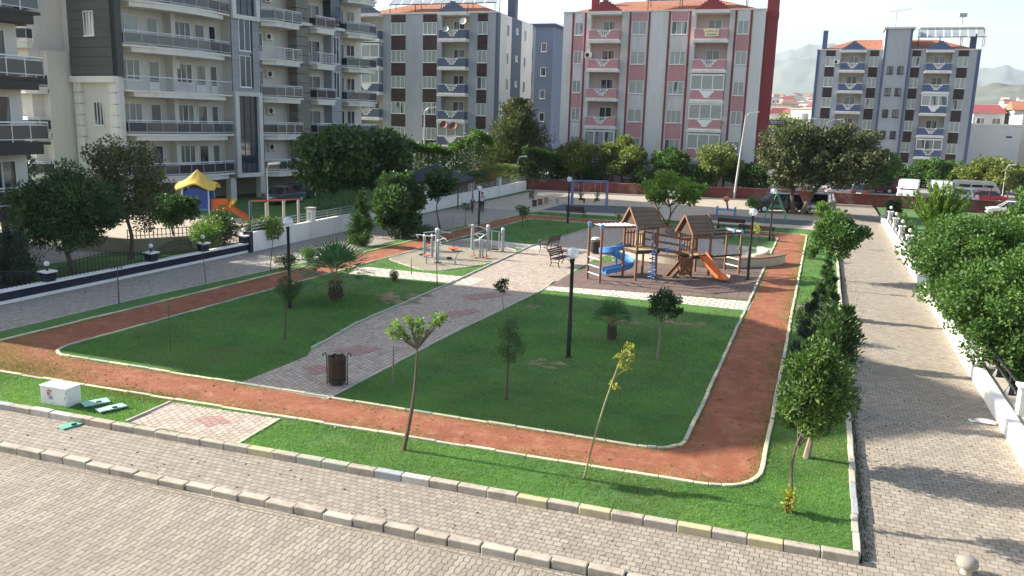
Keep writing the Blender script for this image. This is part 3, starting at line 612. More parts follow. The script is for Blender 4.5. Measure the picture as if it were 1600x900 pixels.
# grass that creeps over the track edges
nr = np.random.default_rng(12)
def edge_pts(poly, n, spread, inward):
    out = []; m = len(poly)
    seg = [(Vector(poly[i]), Vector(poly[(i+1) % m])) for i in range(m)]; tot = sum((b_-a_).length for a_, b_ in seg)
    for a_, b_ in seg:
        d = b_-a_; k = int(n*d.length/tot)
        if d.length < 1e-6 or k == 0: continue
        u = d.normalized(); nv = Vector((-u.y, u.x)); s = nr.random(k)
        amp = np.array([max(0, fbm((a_.x+d.x*t)*.9, (a_.y+d.y*t)*.9, 2.2)*.7+.55) for t in s]); o_ = nr.random(k)**2.2*spread*amp*inward
        out.append(np.stack([a_.x+d.x*s+nv.x*o_, a_.y+d.y*s+nv.y*o_], 1))
    return np.concatenate(out)
P = np.concatenate([edge_pts(TOUT, 70000, .7, 1), edge_pts(TIN, 40000, .4, -1)]); P = P[~inpoly(P, PATH)]
k = nr.random(len(P)) < .45; blades('grass', P[k], .03, .010, grassm); blades('dry_grass', P[~k], .022, .010, dry)
P = np.concatenate([np.stack([nr.normal(-21.5, 1.6, 9000), nr.normal(16.9, .45, 9000)], 1), np.stack([nr.normal(-16.6, .9, 5000), nr.normal(16.35, .2, 5000)], 1), np.stack([nr.normal(-23.6, 1., 5000), nr.normal(17.8, .8, 5000)], 1)]); blades('dry_grass', P, .035, .008, dry)
P = edge_pts([(1.45, 93), (1.45, 15)], 9000, .14, 1); P[:, 0] += nr.normal(size=len(P))*.035-.06; o = blades('grass', P, .06, .01, leafmat('weed', (.03, .05, .015), (.05, .08, .02), (.09, .12, .03))); o.location.z = ZP
# ================================================================ BUILDINGS
_wc = {}
def window(par, x, y, z, w, h, n=2, rz=0, glass='pane', frame='frame_white', name='window', door=False):
    """frame with n lights centred at x, bottom at z, on a face that looks along -y (before rz); its glass a sub-part"""
    key = (round(w, 2), round(h, 2), n, glass, frame, door)
    if key not in _wc:
        a = .052; f = MB(); g = MB()
        f.box(-w/2, w/2, -.07, .02, 0, a); f.box(-w/2, w/2, -.07, .02, h-a, h); f.box(-w/2, -w/2+a, -.07, .02, a, h-a); f.box(w/2-a, w/2, -.07, .02, a, h-a)
        for k in range(1, n): xx = -w/2+w*k/n; f.box(xx-a*.6, xx+a*.6, -.065, .02, a, h-a)
        if not door: f.box(-w/2-.06, w/2+.06, -.13, .015, -.07, -.002)
        else: f.box(-w/2+a, w/2-a, -.05, .02, a, h*.3)
        g.box(-w/2+a, w/2-a, -.022, .01, a, h-a); _wc[key] = (f.mesh(name, M[frame]), g.mesh('pane', M[glass]))
    f, g = _wc[key]; o = link(name, f, par, (x, y, z), rz); link('pane', g, o); return o
_ac = {}
def ac_unit(par, x, y, z, rz=0):
    if not _ac:
        b_ = MB().box(-.42, .42, -.32, -.02, 0, .58); b_.box(-.36, -.32, -.3, 0, -.1, 0); b_.box(.32, .36, -.3, 0, -.1, 0)
        f = MB(); f.tube([(-.1, -.325, .29), (-.1, -.345, .29)], .23, 16); _ac[0] = (b_.mesh('air_conditioner', M['white_plastic']), f.mesh('fan_grille', M['black_metal']))
    o = link('air_conditioner', _ac[0][0], par, (x, y, z), rz); link('fan_grille', _ac[0][1], o); return o
def dish(par, x, y, z, col='white_plastic', r=.42, rz=0):
    b_ = MB(); vs = []; n = 14
    pr = [(.02, 0), (r*.6, -.07), (r, -.17), (r*1.02, -.15), (r*.6, -.04), (.02, .03)]
    b_.lathe((0, 0, 0), [(a, -z_) for a, z_ in pr], n); me = b_.mesh('satellite_dish', M[col]); me.transform(Matrix.Rotation(R(68), 4, 'X')); o = link('satellite_dish', me, par, (x, y, z), rz)
    s = MB().tube([(0, .02, 0), (0, .25, -.1), (0, .25, -.4)], .03, 6).tube([(0, -.1, -r*.9), (0, -.5, .05)], .015, 5); s.build('dish_arm', M['grey_metal'], o); return o
M['slate'] = mat('slate', (.085, .11, .165), .8, .08, .6, dirt=(.16, .18, .22), dirt_amt=.3, streak=True)
M['b_blue'] = mat('b_blue', (.08, .112, .20), .8, .08, .6, dirt=(.2, .22, .28), dirt_amt=.3, streak=True)
M['wall_grey'] = mat('wall_grey', (.36, .375, .40), .9, .05, .35, dirt=(.26, .27, .29), dirt_amt=.85, streak=True, bump=.1)
M['wall_white'] = mat('wall_white', (.60, .60, .59), .9, .05, .35, dirt=(.38, .36, .33), dirt_amt=.85, streak=True, bump=.1)
M['slab_white'] = mat('slab_white', (.62, .61, .59), .85, .06, .8, dirt=(.33, .30, .27), dirt_amt=.5, streak=True)
M['pink'] = mat('pink', (.47, .245, .26), .88, .07, .6, dirt=(.36, .24, .24), dirt_amt=.5, streak=True)
M['dark_red'] = mat('dark_red', (.23, .045, .05), .85, .08, .5, dirt=(.16, .05, .05), dirt_amt=.4, streak=True)
M['brown_panel'] = paver('brown_panel', (.05, .036, .034), (.075, .05, .045), .5, .16, 0, mortar=(.03, .022, .02), ms=.012, stain_amt=.1, gap=.01)
M['loggia'] = mat('loggia', (.50, .46, .40), .9, .06, .6, dirt=(.36, .32, .28), dirt_amt=.4)
M['loggia_pink'] = mat('loggia_pink', (.58, .46, .45), .9, .06, .6, dirt=(.45, .38, .36), dirt_amt=.4)
M['roof_tile'] = paver('roof_tile', (.34, .135, .08), (.46, .21, .125), .25, .35, 0, mortar=(.2, .08, .05), ms=.04, stain=(.35, .2, .13), stain_amt=.5)
M['dark_roof'] = mat('dark_roof', (.05, .04, .04), .9, .2, 1)
M['solar'] = mat('solar', (.30, .33, .36), .25, .1, 3, spec=.7)
M['frosted'] = mat('frosted', (.48, .50, .49), .3, .06, 1)
def stepped(x0, x1, z0, z1, steps, up=True):
    """stepped gable outline between x0 and x1, ccw in x,z seen from the front"""
    c = (x0+x1)/2; w = (x1-x0)/2; pts = [(x0, z0), (x1, z0)]
    for k in range(steps):
        a = 1-k/steps; zz0 = z0+(z1-z0)*k/steps; zz = z0+(z1-z0)*(k+1)/steps
        pts += [(c+w*a, zz0 if k else z0+.001), (c+w*a, zz)]
    for k in range(steps-1, -1, -1):
        a = 1-k/steps; zz0 = z0+(z1-z0)*k/steps; zz = z0+(z1-z0)*(k+1)/steps
        pts += [(c-w*a, zz), (c-w*a, zz0 if k else z0+.001)]
    return pts
_bc = {}
def stepped_balcony(par, x0, x1, z, pal, glazed=False, dep=1.0, ph=1.0, fl=3.27, shut=False):
    """balcony with a parapet that steps down in a V to a white lattice; parent-local, face at y=0"""
    w = x1-x0; key = (round(w, 1), pal['trim'], dep)
    if key not in _bc:
        a = w/2; s = MB(); s.box(-a-.12, a+.12, -dep-.12, 0, -.42, -.12); s.box(-a, a, -dep, .9, -.12, 0)
        p = MB(); nw = w*.19; st = 3; lv_ = [ph*(1-.27*k) for k in range(st+1)]; ws = [nw*(1-k/st) for k in range(st)]
        poly = [(-a, .002), (a, .002), (a, ph)]
        for k in range(st): poly += [(ws[k], lv_[k]), (ws[k], lv_[k+1])]
        for k in range(st-1, -1, -1): poly += [(-ws[k], lv_[k+1]), (-ws[k], lv_[k])]
        poly.append((-a, ph))
        p.slab_xz(poly, -dep, -dep+.12); p.box(-a, -a+.12, -dep+.12, 0, .002, ph); p.box(a-.12, a, -dep+.12, 0, .002, ph)
        l = MB(); yb = -dep+.06; l.box(-a-.02, -nw, -dep-.03, -dep+.15, ph, ph+.06); l.box(nw, a+.02, -dep-.03, -dep+.15, ph, ph+.06); l.bar((-nw, yb, ph-.02), (nw, yb, ph-.02), .06)
        for k in range(st):
            for sx in (-1, 1):
                l.box(sx*ws[k]-.1, sx*ws[k]+.1, -dep-.025, -dep-.001, lv_[k]-.22, lv_[k]-.01)
            l.bar((-ws[k], yb, lv_[k]-.14), (ws[k], yb, lv_[k]-.14), .05)
            for x in np.arange(-ws[k]+.12, ws[k]-.05, .26): l.bar((x, yb, lv_[k+1]), (x, yb, lv_[k]), .05)
        _bc[key] = (s.mesh('balcony', M['slab_white']), p.mesh('parapet', M[pal['balcony']]), l.mesh('lattice', M['frame_white']))
    s, p, l = _bc[key]; o = link('balcony', s, par, ((x0+x1)/2, 0, z)); link('parapet', p, o); link('lattice', l, o)
    if glazed:
        hh = fl-ph-.48
        k2 = ('gl', round(w, 1), shut, round(hh, 2))
        if k2 not in _bc:
            f = MB(); g = MB(); a = w/2; n = 5 if w > 4 else 4; y = -dep; t_ = .07
            f.box(-a, a, y-.02, y+.1, ph+.062, ph+.15); f.box(-a, a, y-.02, y+.1, ph+hh-.2, ph+hh)
            for i in range(n): xx = -a+w*i/(n-1); f.box(xx-t_*.7, xx+t_*.7, y-.015, y+.09, ph+.15, ph+hh-.2)
            f.box(-a, -a+.08, y+.1, 0, ph, ph+.1); f.box(a-.08, a, y+.1, 0, ph, ph+.1); f.box(-a, -a+.08, y+.1, 0, ph+hh-.15, ph+hh); f.box(a-.08, a, y+.1, 0, ph+hh-.15, ph+hh)
            if not shut: f.slab_xz([(-.18, .2), (.18, .2), (.18, .46), (w*.13, .46), (w*.13, .73), (w*.2, .73), (w*.2, 1.0), (-w*.2, 1.0), (-w*.2, .73), (-w*.13, .73), (-w*.13, .46), (-.18, .46)], y-.04, y-.002)
            g.box(-a+.02, a-.02, y+.03, y+.06, ph+.15, ph+hh-.2); g.box(-a+.02, -a+.05, y+.1, 0, ph+.1, ph+hh-.15); g.box(a-.05, a-.02, y+.1, 0, ph+.1, ph+hh-.15)
            _bc[k2] = (f.mesh('glazing', M['frame_white']), g.mesh('glazing_panes', M['pane_dark'] if shut else M['pane']))
        f, g = _bc[k2]; link('glazing', f, o); link('glazing_panes', g, o)
    else: window(par, (x0+x1)/2+.15, .9, z+.03, 1.5, 2.15, 2, door=True, name='balcony_door', glass='pane_dark')
    return o
def panel_block(name, label, X0, X1, Y, D, ztop, rows, bal, cols, pal, dep=1.0, red=None, base_z=-.06, wh=1.45, fl=3.27, roof=True, glazed={}, strips=(), tone=None):
    """block of flats facing -Y: window columns with coloured panels, stacks of stepped balconies in recesses, tiled hip roof"""
    t = thing(name, label, 'apartment block', (X0, Y, 0)); W = X1-X0
    wall = MB(); xs = [0.0]
    for a, c in bal: xs += [a-X0-.02, c-X0+.02]
    xs.append(W)
    for i in range(0, len(xs), 2): wall.box(xs[i], xs[i+1], 0, .95, base_z, ztop)
    wall.box(0, W, .95, D, base_z, ztop)
    wall.build('wall', M[pal['wall']], t)
    rec = MB(); zs = rows[-1]-wh/2-.9
    for i, (a, c) in enumerate(bal): rec.box(a-X0-.02, c-X0+.02, .93, .949, base_z, ztop)
    rec.build('loggia_wall', M[pal['loggia']], t)
    for a, c in cols:
        n = 3 if c-a > 1.75 else 2
        for k, z in enumerate(rows): window(t, (a+c)/2-X0, 0, z-wh/2, c-a-.06, wh, n)
    pm = {}
    for i, (a, c) in enumerate(cols):
        for k in range(len(rows)+1):
            zt = ztop-.1 if k == 0 else rows[k-1]-wh/2-.09; zb = rows[k]+wh/2+.03 if k < len(rows) else base_z+.1
            key = pal['panel'][(i, k)] if (i, k) in pal['panel'] else pal['panel_default']
            if zt-zb > .25 and key: MB().box(a-X0, c-X0, -.035, 0, zb, zt).build('spandrel_panel', M[key], t)
    for x in strips: MB().box(x-X0-.11, x-X0+.11, -.06, 0, base_z, ztop-.02).build('stripe', M[pal['trim']], t)
    for i, (a, c) in enumerate(bal):
        for k, z in enumerate(rows):
            stepped_balcony(t, a-X0, c-X0, z-wh/2-.55, pal, glazed=(i, k) in glazed, dep=dep, fl=fl, shut=glazed.get((i, k)) == 2 if isinstance(glazed, dict) else False)
        zc = rows[0]-wh/2-.55+fl; m_ = MB(); m_.box(a-X0-.12, c-X0+.12, -dep-.12, .95, zc-.55, zc-.2); m_.build('canopy_slab', M['slab_white'], t)
        MB().slab_xz(stepped(a-X0-.1, c-X0+.1, zc-.198, zc+1.05, 6), -dep, -dep+.25).build('pediment', M[pal['trim']], t)
    MB().box(-.08, W+.08, -.1, .35, ztop, ztop+.12).build('parapet_cap', M['slab_white'], t)
    if roof:
        b_ = MB(); o_ = .15; y0, y1 = .5, D-.2; h = 2.0; zt = ztop+.02; i_ = min(D/2, W/2)*.9
        b_.add([(o_, y0, zt), (W-o_, y0, zt), (W-o_, y1, zt), (o_, y1, zt), (i_, D/2, zt+h), (W-i_, D/2, zt+h)], [(0, 1, 5, 4), (1, 2, 5), (2, 3, 4, 5), (3, 0, 4), (3, 2, 1, 0)])
        b_.build('roof', M['roof_tile'], t)
    return t
def solar_rack(par, x0, x1, y, z, n, lo=1.0, tilt=R(40), w=2.0):
    f = MB()
    for x in np.linspace(x0, x1, max(3, n//2)): f.bar((x, y, z), (x, y, z+lo), .07); f.bar((x, y+1.6, z), (x, y+1.6, z+lo+1.25), .07); f.bar((x, y, z+lo), (x, y+1.6, z+lo+1.25), .06)
    f.bar((x0-.3, y, z+lo), (x1+.3, y, z+lo), .08); f.bar((x0-.3, y+1.6, z+lo+1.25), (x1+.3, y+1.6, z+lo+1.25), .08); fr = f.build('solar_rack', M['black_metal'], par)
    for k in range(n):
        xx = x0+(x1-x0)*(k+.5)/n; p = MB(); p.obox((xx, y+.8, z+lo+.7), ((x1-x0)/n*.8, w, .07), rx=tilt); p.build('solar_panel', M['solar'], fr)
        MB().tube([(xx-.5, y+1.55, z+lo+1.55), (xx+.5, y+1.55, z+lo+1.55)], .24, 10).build('water_tank', M['white_plastic'], fr)
# ---- block with pink balconies (middle)
rows3 = [18.19, 14.92, 11.61, 8.40, 5.10, 1.85]
pal3 = dict(wall='wall_white', loggia='loggia_pink', balcony='pink', trim='dark_red', panel_default='wall_white',
            panel={(i, k): 'pink' for i in range(4) for k in range(7) if (k % 2 == (1 if i in (0, 3) else 0))})
B3 = panel_block('apartment_block', 'white and pink apartment block with dark red stripes and pink stepped balconies', -30.3, -7.4, 98, 13, 20.0, rows3, [(-26.9, -23.3), (-14.8, -11.2)],
    [(-28.9, -27.85), (-22.1, -20.35), (-17.55, -15.75), (-10.3, -9.05)], pal3, strips=(-29.1, -27.6, -22.3, -20.1, -17.8, -15.5, -10.5, -8.85), glazed={(0, 4): 1, (0, 5): 1, (1, 2): 1, (1, 3): 1, (1, 4): 1, (1, 5): 1})
ch = MB().box(22.95, 24.15, .6, 1.9, -.06, 23.2); ch.box(22.9, 24.2, .55, 1.95, 19.2, 19.9)
ch.build('chimney', M['dark_red'], B3); MB().box(22.7, 24.4, .4, 2.1, 23.2, 23.5).build('chimney_cap', M['dark_roof'], B3)
MB().box(2.2, 3.0, 4, 4.8, 20, 23.2).build('chimney', M['dark_red'], B3)
solar_rack(B3, 9.6, 20.6, 1.6, 20.4, 9, lo=1.0)
ac_unit(B3, 4.35-1.1, -.03, 14.9); ac_unit(B3, 19.0, -.03, 8.0)
# ---- slate grey block (behind the cream building)
rows2 = [18.29, 14.95, 11.81, 8.62, 5.48, 2.3]
pal2 = dict(wall='wall_grey', loggia='loggia', balcony='slate', trim='slate', panel_default='brown_panel', panel={})
B2 = panel_block('apartment_block', 'grey apartment block with slate balconies and dark brown panels behind the cream building', -58.5, -38.2, 97, 12.6, 20.05, rows2, [(-57.6, -53.9), (-45.6, -42.0)],
    [(-52.65, -50.65), (-48.2, -46.3), (-40.85, -39.55)], pal2, glazed={(0, 1): 1, (0, 2): 1, (1, 4): 1, (1, 5): 1}, dep=1.05)
s_ = MB(); s_.box(20.3, 20.34, .7, 4.6, -.06, 20.0); s_.box(20.3, 20.34, 8.2, 12.6, -.06, 20.0); s_.build('side_wall', M['wall_white'], B2)
MB().box(20.3, 20.36, 4.6, 8.2, -.06, 20.0).build('side_wall', M['slate'], B2); MB().box(20.0, 20.32, -.02, .7, -.06, 20.02).build('corner_stripe', M['slate'], B2)
for z in rows2:
    for y in (3.2, 9.6): window(B2, 20.34, y, z-.7, .8, 1.4, 1, rz=R(90), glass='pane_dark')
    window(B2, 20.36, 6.4, z-.1, .7, .7, 2, rz=R(90))
M['dish_red'] = mat('dish_red', (.16, .05, .045), .7, .15, 3)
solar_rack(B2, 4.8, 19.2, 1.6, 20.4, 10, lo=1.0); MB().box(19.0, 20.0, 6.5, 7.5, 20, 23.4).build('chimney', M['slate'], B2)
dish(B2, 16.3, -1.3, 18.9); dish(B2, 14.0, -1.3, 18.0, 'grey_metal', .4); dish(B2, 13.9, -1.25, 6.6, 'dish_red', .5); dish(B2, 15.2, -1.25, 6.5, 'dish_red', .5)
# ---- stair tower and farther block seen in the gap
t = thing('stair_tower', 'slate blue stair tower seen in the gap beside the white gable of the grey block', 'stair tower', (-42.5, 116, 0))
MB().box(0, 5.2, 0, 6, -.06, 20.6).build('wall', M['wall_grey'], t); MB().box(2.6, 5.24, -.04, 6.04, -.06, 20.58).build('blue_wall', mat('slate_pale', (.17, .21, .29), .85, .08, .5, streak=True), t); MB().box(-.3, 5.6, -.4, 6.4, 20.6, 20.9).build('roof', M['b_blue'], t)
for z in rows2[:5]: window(t, 3.9, -.04, z-1.2, .8, 1.2, 1, glass='pane_dark'); window(t, 1.3, 0, z-.6, 1.2, 1.3, 2)
for z in rows2[:5]: MB().box(.5, 2.2, -.03, 0, z-2.4, z-.72).build('spandrel_panel', M['brown_panel'], t)
t = thing('apartment_block', 'distant grey block with brown panels and red tiled roof left of the pink building', 'apartment block', (-44, 134, 0))
MB().box(0, 9, 0, 9, -.06, 19.2).build('wall', M['wall_grey'], t); MB().add([(-.3, -.3, 19.2), (9.3, -.3, 19.2), (9.3, 9.3, 19.2), (-.3, 9.3, 19.2), (4.5, 4.5, 21.4)], [(0, 1, 4), (1, 2, 4), (2, 3, 4), (3, 0, 4)]).build('roof', M['roof_tile'], t)
for z in [17, 13.6, 10.2, 6.8, 3.4]:
    for x in (1.2, 3.6, 6.8): window(t, x, 0, z-.7, 1.6, 1.4, 2); MB().box(x-.8, x+.8, -.03, 0, z-2.5, z-.78).build('spandrel_panel', M['brown_panel'], t)
# ---- blue grey block on the right
rows4 = [17.66, 14.63, 11.56, 8.36, 5.2, 2.1]
pal4 = dict(wall='wall_grey', loggia='loggia', balcony='b_blue', trim='b_blue', panel_default='brown_panel', panel={})
B4 = panel_block('apartment_block', 'blue grey apartment block with royal blue balconies and a central stair tower', -2.5, 19.8, 140, 12, 19.35, rows4, [(1.0, 4.35), (12.7, 16.1)],
    [(-1.2, .15), (5.0, 6.25), (10.8, 11.95), (16.9, 18.25)], pal4, fl=3.1, glazed={(1, 2): 1, (1, 4): 2, (0, 4): 1})
MB().box(9.3, 13.0, -.7, 5, -.06, 22.3).build('stair_tower', M['wall_grey'], B4)
for x in (9.3, 12.7): MB().box(x, x+.3, -.74, -.7, -.06, 22.3).build('stripe', M['b_blue'], B4)
MB().box(9.0, 13.3, -1.0, 5.2, 22.3, 22.55).build('tower_cap', M['slab_white'], B4)
for k in range(5):
    for x in (10.45, 11.85): window(B4, x, -.7, 15.85-3.15*k, .8, 1.1, 2, glass='pane_dark', frame='black_metal')
for x in (0.0, 21.85): MB().box(x, x+.4, -.08, 0, -.06, 19.3).build('corner_stripe', M['b_blue'], B4)
solar_rack(B4, 14.0, 22.6, .6, 19.9, 8, lo=1.3); MB().box(.6, 1.3, .8, 1.5, 19.3, 22.3).build('chimney', M['b_blue'], B4); MB().box(21.0, 21.8, 2, 3, 19.3, 21.8).build('chimney', M['b_blue'], B4)
a_ = MB().tube([(10.6, 1, 22.5), (10.6, 1, 25.0)], .05, 6); a_.bar((9.6, 1, 24.9), (12.6, 1, 25.3), .06)
for k in range(5): a_.bar((9.8+k*.6, .5, 24.95+k*.08), (9.8+k*.6, 1.5, 24.95+k*.08), .04)
a_.build('antenna', M['grey_metal'], B4); MB().tube([(19.7, 3, 21), (19.7, 3, 24.3)], .06, 6).box(19.2, 20.2, 2.6, 3.4, 24.3, 24.8).build('roof_vent', M['grey_metal'], B4); ac_unit(B4, 2.9, -.03, 17.3)
# ---- cream building on the left
M['cream'] = mat('cream', (.63, .605, .555), .9, .05, .35, dirt=(.33, .30, .255), dirt_amt=.4, streak=True, bump=.1)
M['cream_slab'] = mat('cream_slab', (.70, .68, .635), .85, .05, .7, dirt=(.36, .33, .29), dirt_amt=.4, streak=True)
M['olive_grey'] = paver('olive_grey', (.105, .105, .098), (.12, .118, .11), 9, 9, 0, stain_amt=.15)
M['dark_grey'] = mat('dark_grey', (.088, .09, .086), .85, .1, .5)
M['pilaster'] = mat('pilaster', (.20, .195, .17), .85, .1, .6)
M['cladding'] = paver('cladding', (.30, .32, .36), (.34, .36, .395), 1.3, 1.1, 0, mortar=(.12, .12, .13), ms=.015, off=0, stain_amt=.15, gap=0)
LV = [2.35+3.25*k for k in range(6)]; ZT = 22.2
def railed_balcony(par, pts, z, slab='cream_slab', th=.5, rz=0, glass='rail_glass', dark=False, rail_h=1.0, fill='glass'):
    """pts run from the wall out and round back to the wall; slab below, posts, tubes and panes above"""
    a = MB(); a.prism(pts, -.14, 0); cx = sum(p[0] for p in pts)/len(pts); cy = sum(p[1] for p in pts)/len(pts)
    ins = [(cx+(p[0]-cx)*.95, cy+(p[1]-cy)*.86) for p in pts]; a.prism(ins, -th, -.14); o = a.build('balcony', M[slab], par, (0, 0, z))
    r = MB(); g = MB()
    for p, q in zip(pts[:-1], pts[1:]):
        p, q = Vector((p[0], p[1], 0)), Vector((q[0], q[1], 0)); c = Vector((cx, cy, 0)); d = q-p
        p = p+(c-p).normalized()*.1; q = q+(c-q).normalized()*.1; d = q-p; n = max(1, round(d.length/1.05)); u = d.normalized()
        for k in range(n+1): s = p+d*(k/n); r.tube([(s.x, s.y, .001), (s.x, s.y, rail_h)], .03, 6)
        r.tube([(p.x, p.y, rail_h), (q.x, q.y, rail_h)], .045, 6); r.tube([(p.x, p.y, .14), (q.x, q.y, .14)], .025, 5)
        if fill == 'glass':
            r.tube([(p.x, p.y, .86), (q.x, q.y, .86)], .022, 5); g.bar(p+Vector((0, 0, .5)), q+Vector((0, 0, .5)), .02, .66)
        else:
            for h in (.3, .46, .62, .78): r.tube([(p.x, p.y, h), (q.x, q.y, h)], .016, 5)
    rr = r.build('railing', M['chrome'], o)
    if g.v: g.build('glass_panels', M[glass], o)
    return o
B1 = thing('apartment_building', 'large cream apartment building with curved railed balconies and dark grey tiled bay', 'apartment building', (-49.2, 48.9, 0), R(-9.5))
# local frame: x runs east (out of the long face), y runs north along the long face
w_ = MB(); w_.box(-20, -1.3, 0, 10.9, LV[0]-.5, ZT); w_.box(-20, -.02, 10.9, 13.6, LV[0]-.5, ZT); w_.box(-20, -1.3, 13.6, 18.4, LV[0]-.5, ZT); w_.box(-20, -.9, 18.4, 24.4, LV[0]-.5, ZT); w_.box(-20, -1.3, 24.4, 29, LV[0]-.5, ZT)
w_.box(-1.3, -.05, 0, .5, LV[0]-.5, ZT); w_.box(-1.3, -.4, 5.2, 5.6, LV[0]-.5, ZT); w_.box(-20, -6.2, -2.8, 0, LV[0]-.5, ZT)
w_.box(-9.5, -5.3, -2.0, 0, LV[0]-.5, LV[3]-.6); w_.build('wall', M['cream'], B1)
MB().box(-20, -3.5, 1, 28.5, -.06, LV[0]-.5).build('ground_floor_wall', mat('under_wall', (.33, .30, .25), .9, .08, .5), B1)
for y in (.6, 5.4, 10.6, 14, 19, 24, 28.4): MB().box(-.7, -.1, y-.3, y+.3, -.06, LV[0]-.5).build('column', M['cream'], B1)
# grey tiled bay on the south side
g_ = MB(); z = LV[2]+1.0
while z < ZT-.2: g_.box(-5.0, .06, -.36, -.003, z, min(z+.62, ZT-.05)); z += .66
MB().box(-4.99, .03, -.33, 0, LV[2]+.9, ZT).build('bay_joints', M['black_metal'], B1); g_.box(-.003, .06, -.36, .55, LV[2]+.9, ZT); g_.build('grey_bay', M['dark_grey'], B1)
MB().box(-5.1, .15, -.5, 0, LV[2]+.45, LV[2]+.9).build('cornice', M['cream_slab'], B1)
for x in (-4.5, -.3):
    q_ = MB(); z = LV[0]-.4
    while z < LV[2]+.3: q_.box(x-.45, x+.4, -.3, 0, z, z+.78); z += .83
    q_.build('quoins', M['cream_slab'], B1)

for k, lv in enumerate(LV): window(B1, -2.4, -.36 if k > 2 else 0, lv+.55 if k else lv+.7, 1.15, 1.75, 3, glass='pane')
# loggia balconies along the east face
def arc(y0, y1, d0, bulge, n=8): return [(-1.29, y0)]+[(d0+bulge*math.sin(math.pi*(k/n))**.8, y0+(y1-y0)*k/n) for k in range(n+1)]+[(-1.29, y1)]
for k, lv in enumerate(LV):
    railed_balcony(B1, arc(.5, 10.6, .15, .75), lv, fill='bars' if k == 2 else 'glass')
    for y, w, n, dr in ((2.0, 1.7, 3, 0), (4.1, .95, 1, 1), (6.9, 1.6, 3, 0), (8.6, .95, 1, 1), (9.9, .7, 1, 1)):
        window(B1, -1.3, y, lv+(.03 if dr else .75), w, 2.25 if dr else 1.55, n, rz=R(90), door=bool(dr), name='balcony_door' if dr else 'window', glass='pane_dark' if (k in (2, 4) or dr or y > 5) else 'pane')
    if k in (2, 4): ac_unit(B1, -1.3, 5.9 if k == 2 else 5.9, lv+1.9, R(90))
    # south loggia at the left of the grey bay
    railed_balcony(B1, [(-9.4, -2.01), (-9.4, -3.4), (-6.0, -3.4), (-5.2, -2.9), (-5.2, -2.01)] if k < 3 else [(-9.4, -2.81), (-9.4, -3.9), (-6.0, -3.9), (-5.35, -3.3), (-5.35, -2.81)], lv, fill='glass')
    railed_balcony(B1, [(-16, -2.81), (-16, -3.9), (-11.0, -3.9), (-11.0, -2.81)], lv)
    yy = -2.0 if k < 3 else -2.8
    window(B1, -7.9, yy, lv+.5, 2.0, 1.9, 3, glass='pane_dark'); window(B1, -13, -2.8, lv+.03, 1.7, 2.2, 2, door=True, name='balcony_door', glass='pane_dark')
    # balconies on the grey bay
    railed_balcony(B1, [(-1.29, 13.9), (.0, 13.9), (.95, 14.9), (.95, 18.2), (-1.29, 18.2)], lv, fill='bars' if k == 3 else 'glass')
    window(B1, -1.3, 14.7, lv+.03, 1.5, 2.25, 2, rz=R(90), door=True, name='balcony_door', glass='pane_dark'); ac_unit(B1, -1.3, 16.1, lv+1.75, R(90))
    railed_balcony(B1, [(-.89, 19.9), (.85, 20.1), (.85, 22.8), (-.89, 22.9)], lv, fill='bars' if k == 3 else 'glass')
    window(B1, -.9, 21.3, lv+.2, 2.2, 2.0, 2, rz=R(90), glass='pane_dark')
    railed_balcony(B1, [(-1.29, 24.6), (.6, 24.6), (1.35, 25.6), (1.5, 27), (1.3, 28.4), (-1.29, 28.9)], lv)
    window(B1, -1.3, 25.8, lv+.03, 1.0, 2.25, 1, rz=R(90), door=True, name='balcony_door', glass='pane_dark'); window(B1, -1.3, 27.3, lv+.5, 1.2, 1.8, 2, rz=R(90), glass='pane_dark')
MB().box(-.02, .12, 10.75, 13.75, LV[2]+.3, LV[4]-.1).build('cladding', M['cladding'], B1)
for z in (LV[2]+.6, LV[3]+.35):
    window(B1, .12, 12.1, z+.1, 1.25, 2.6, 2, rz=R(90), glass='pane_blue', name='tall_window'); MB().box(.12, .2, 12.75, 12.95, z, z+2.9).build('window_reveal', M['black_metal'], B1)
for z0, z1 in ((LV[0]-.1, LV[2]-.05), (LV[4]+.1, ZT-.1)):
    p_ = MB(); p_.box(0, .35, 10.75, 11.15, z0-.35, z1+.35); p_.box(0, .35, 13.35, 13.75, z0-.35, z1+.35); p_.box(0, .34, 11.15, 13.35, z1, z1+.35); p_.box(0, .34, 11.15, 13.35, z0-.35, z0); p_.build('portal_frame', M['slab_white'], B1)
    g_ = MB().box(0, .05, 11.15, 13.35, z0, z1); gl = g_.build('curtain_window', M['pane_blue'], B1); f_ = MB()
    for y in (11.9, 12.6): f_.box(.05, .08, y-.02, y+.02, z0, z1)
    z = z0+1
    while z < z1: f_.box(.05, .079, 11.15, 13.35, z-.02, z+.02); z += 1.05
    f_.build('glazing_bars', M['black_metal'], gl)
for y in (18.55,):
    p_ = MB(); z = LV[0]-.4
    while z < ZT: p_.box(-.9, .25, y-.35, y+1.2, z, z+.78); z += .83
    p_.build('pilaster', M['pilaster'], B1)
MB().box(-.9, .1, 22.95, 24.4, LV[1]+.2, LV[4]+.4).build('cladding', M['cladding'], B1)
for k in (2, 3): window(B1, .1, 23.6, LV[k]+.2, .8, 2.5, 2, rz=R(90), glass='pane_blue', name='tall_window')
for z0, z1 in ((LV[4]+.5, ZT), (LV[0], LV[1]+.1)): MB().box(-.9, .08, 22.95, 24.4, z0, z1).build('curtain_window', M['pane_blue'], B1)
MB().box(-.88, .4, 18.6, 28.95, LV[4]+.05, LV[4]+.3).build('cornice', M['cream_slab'], B1)
r_ = MB(); r_.box(-20.5, .9, -1, 29.5, ZT, ZT+.35); r_.build('roof', M['cream_slab'], B1)
MB().box(-12, -6, 8, 20, ZT+.35, ZT+2.2).build('roof_house', M['cream'], B1)
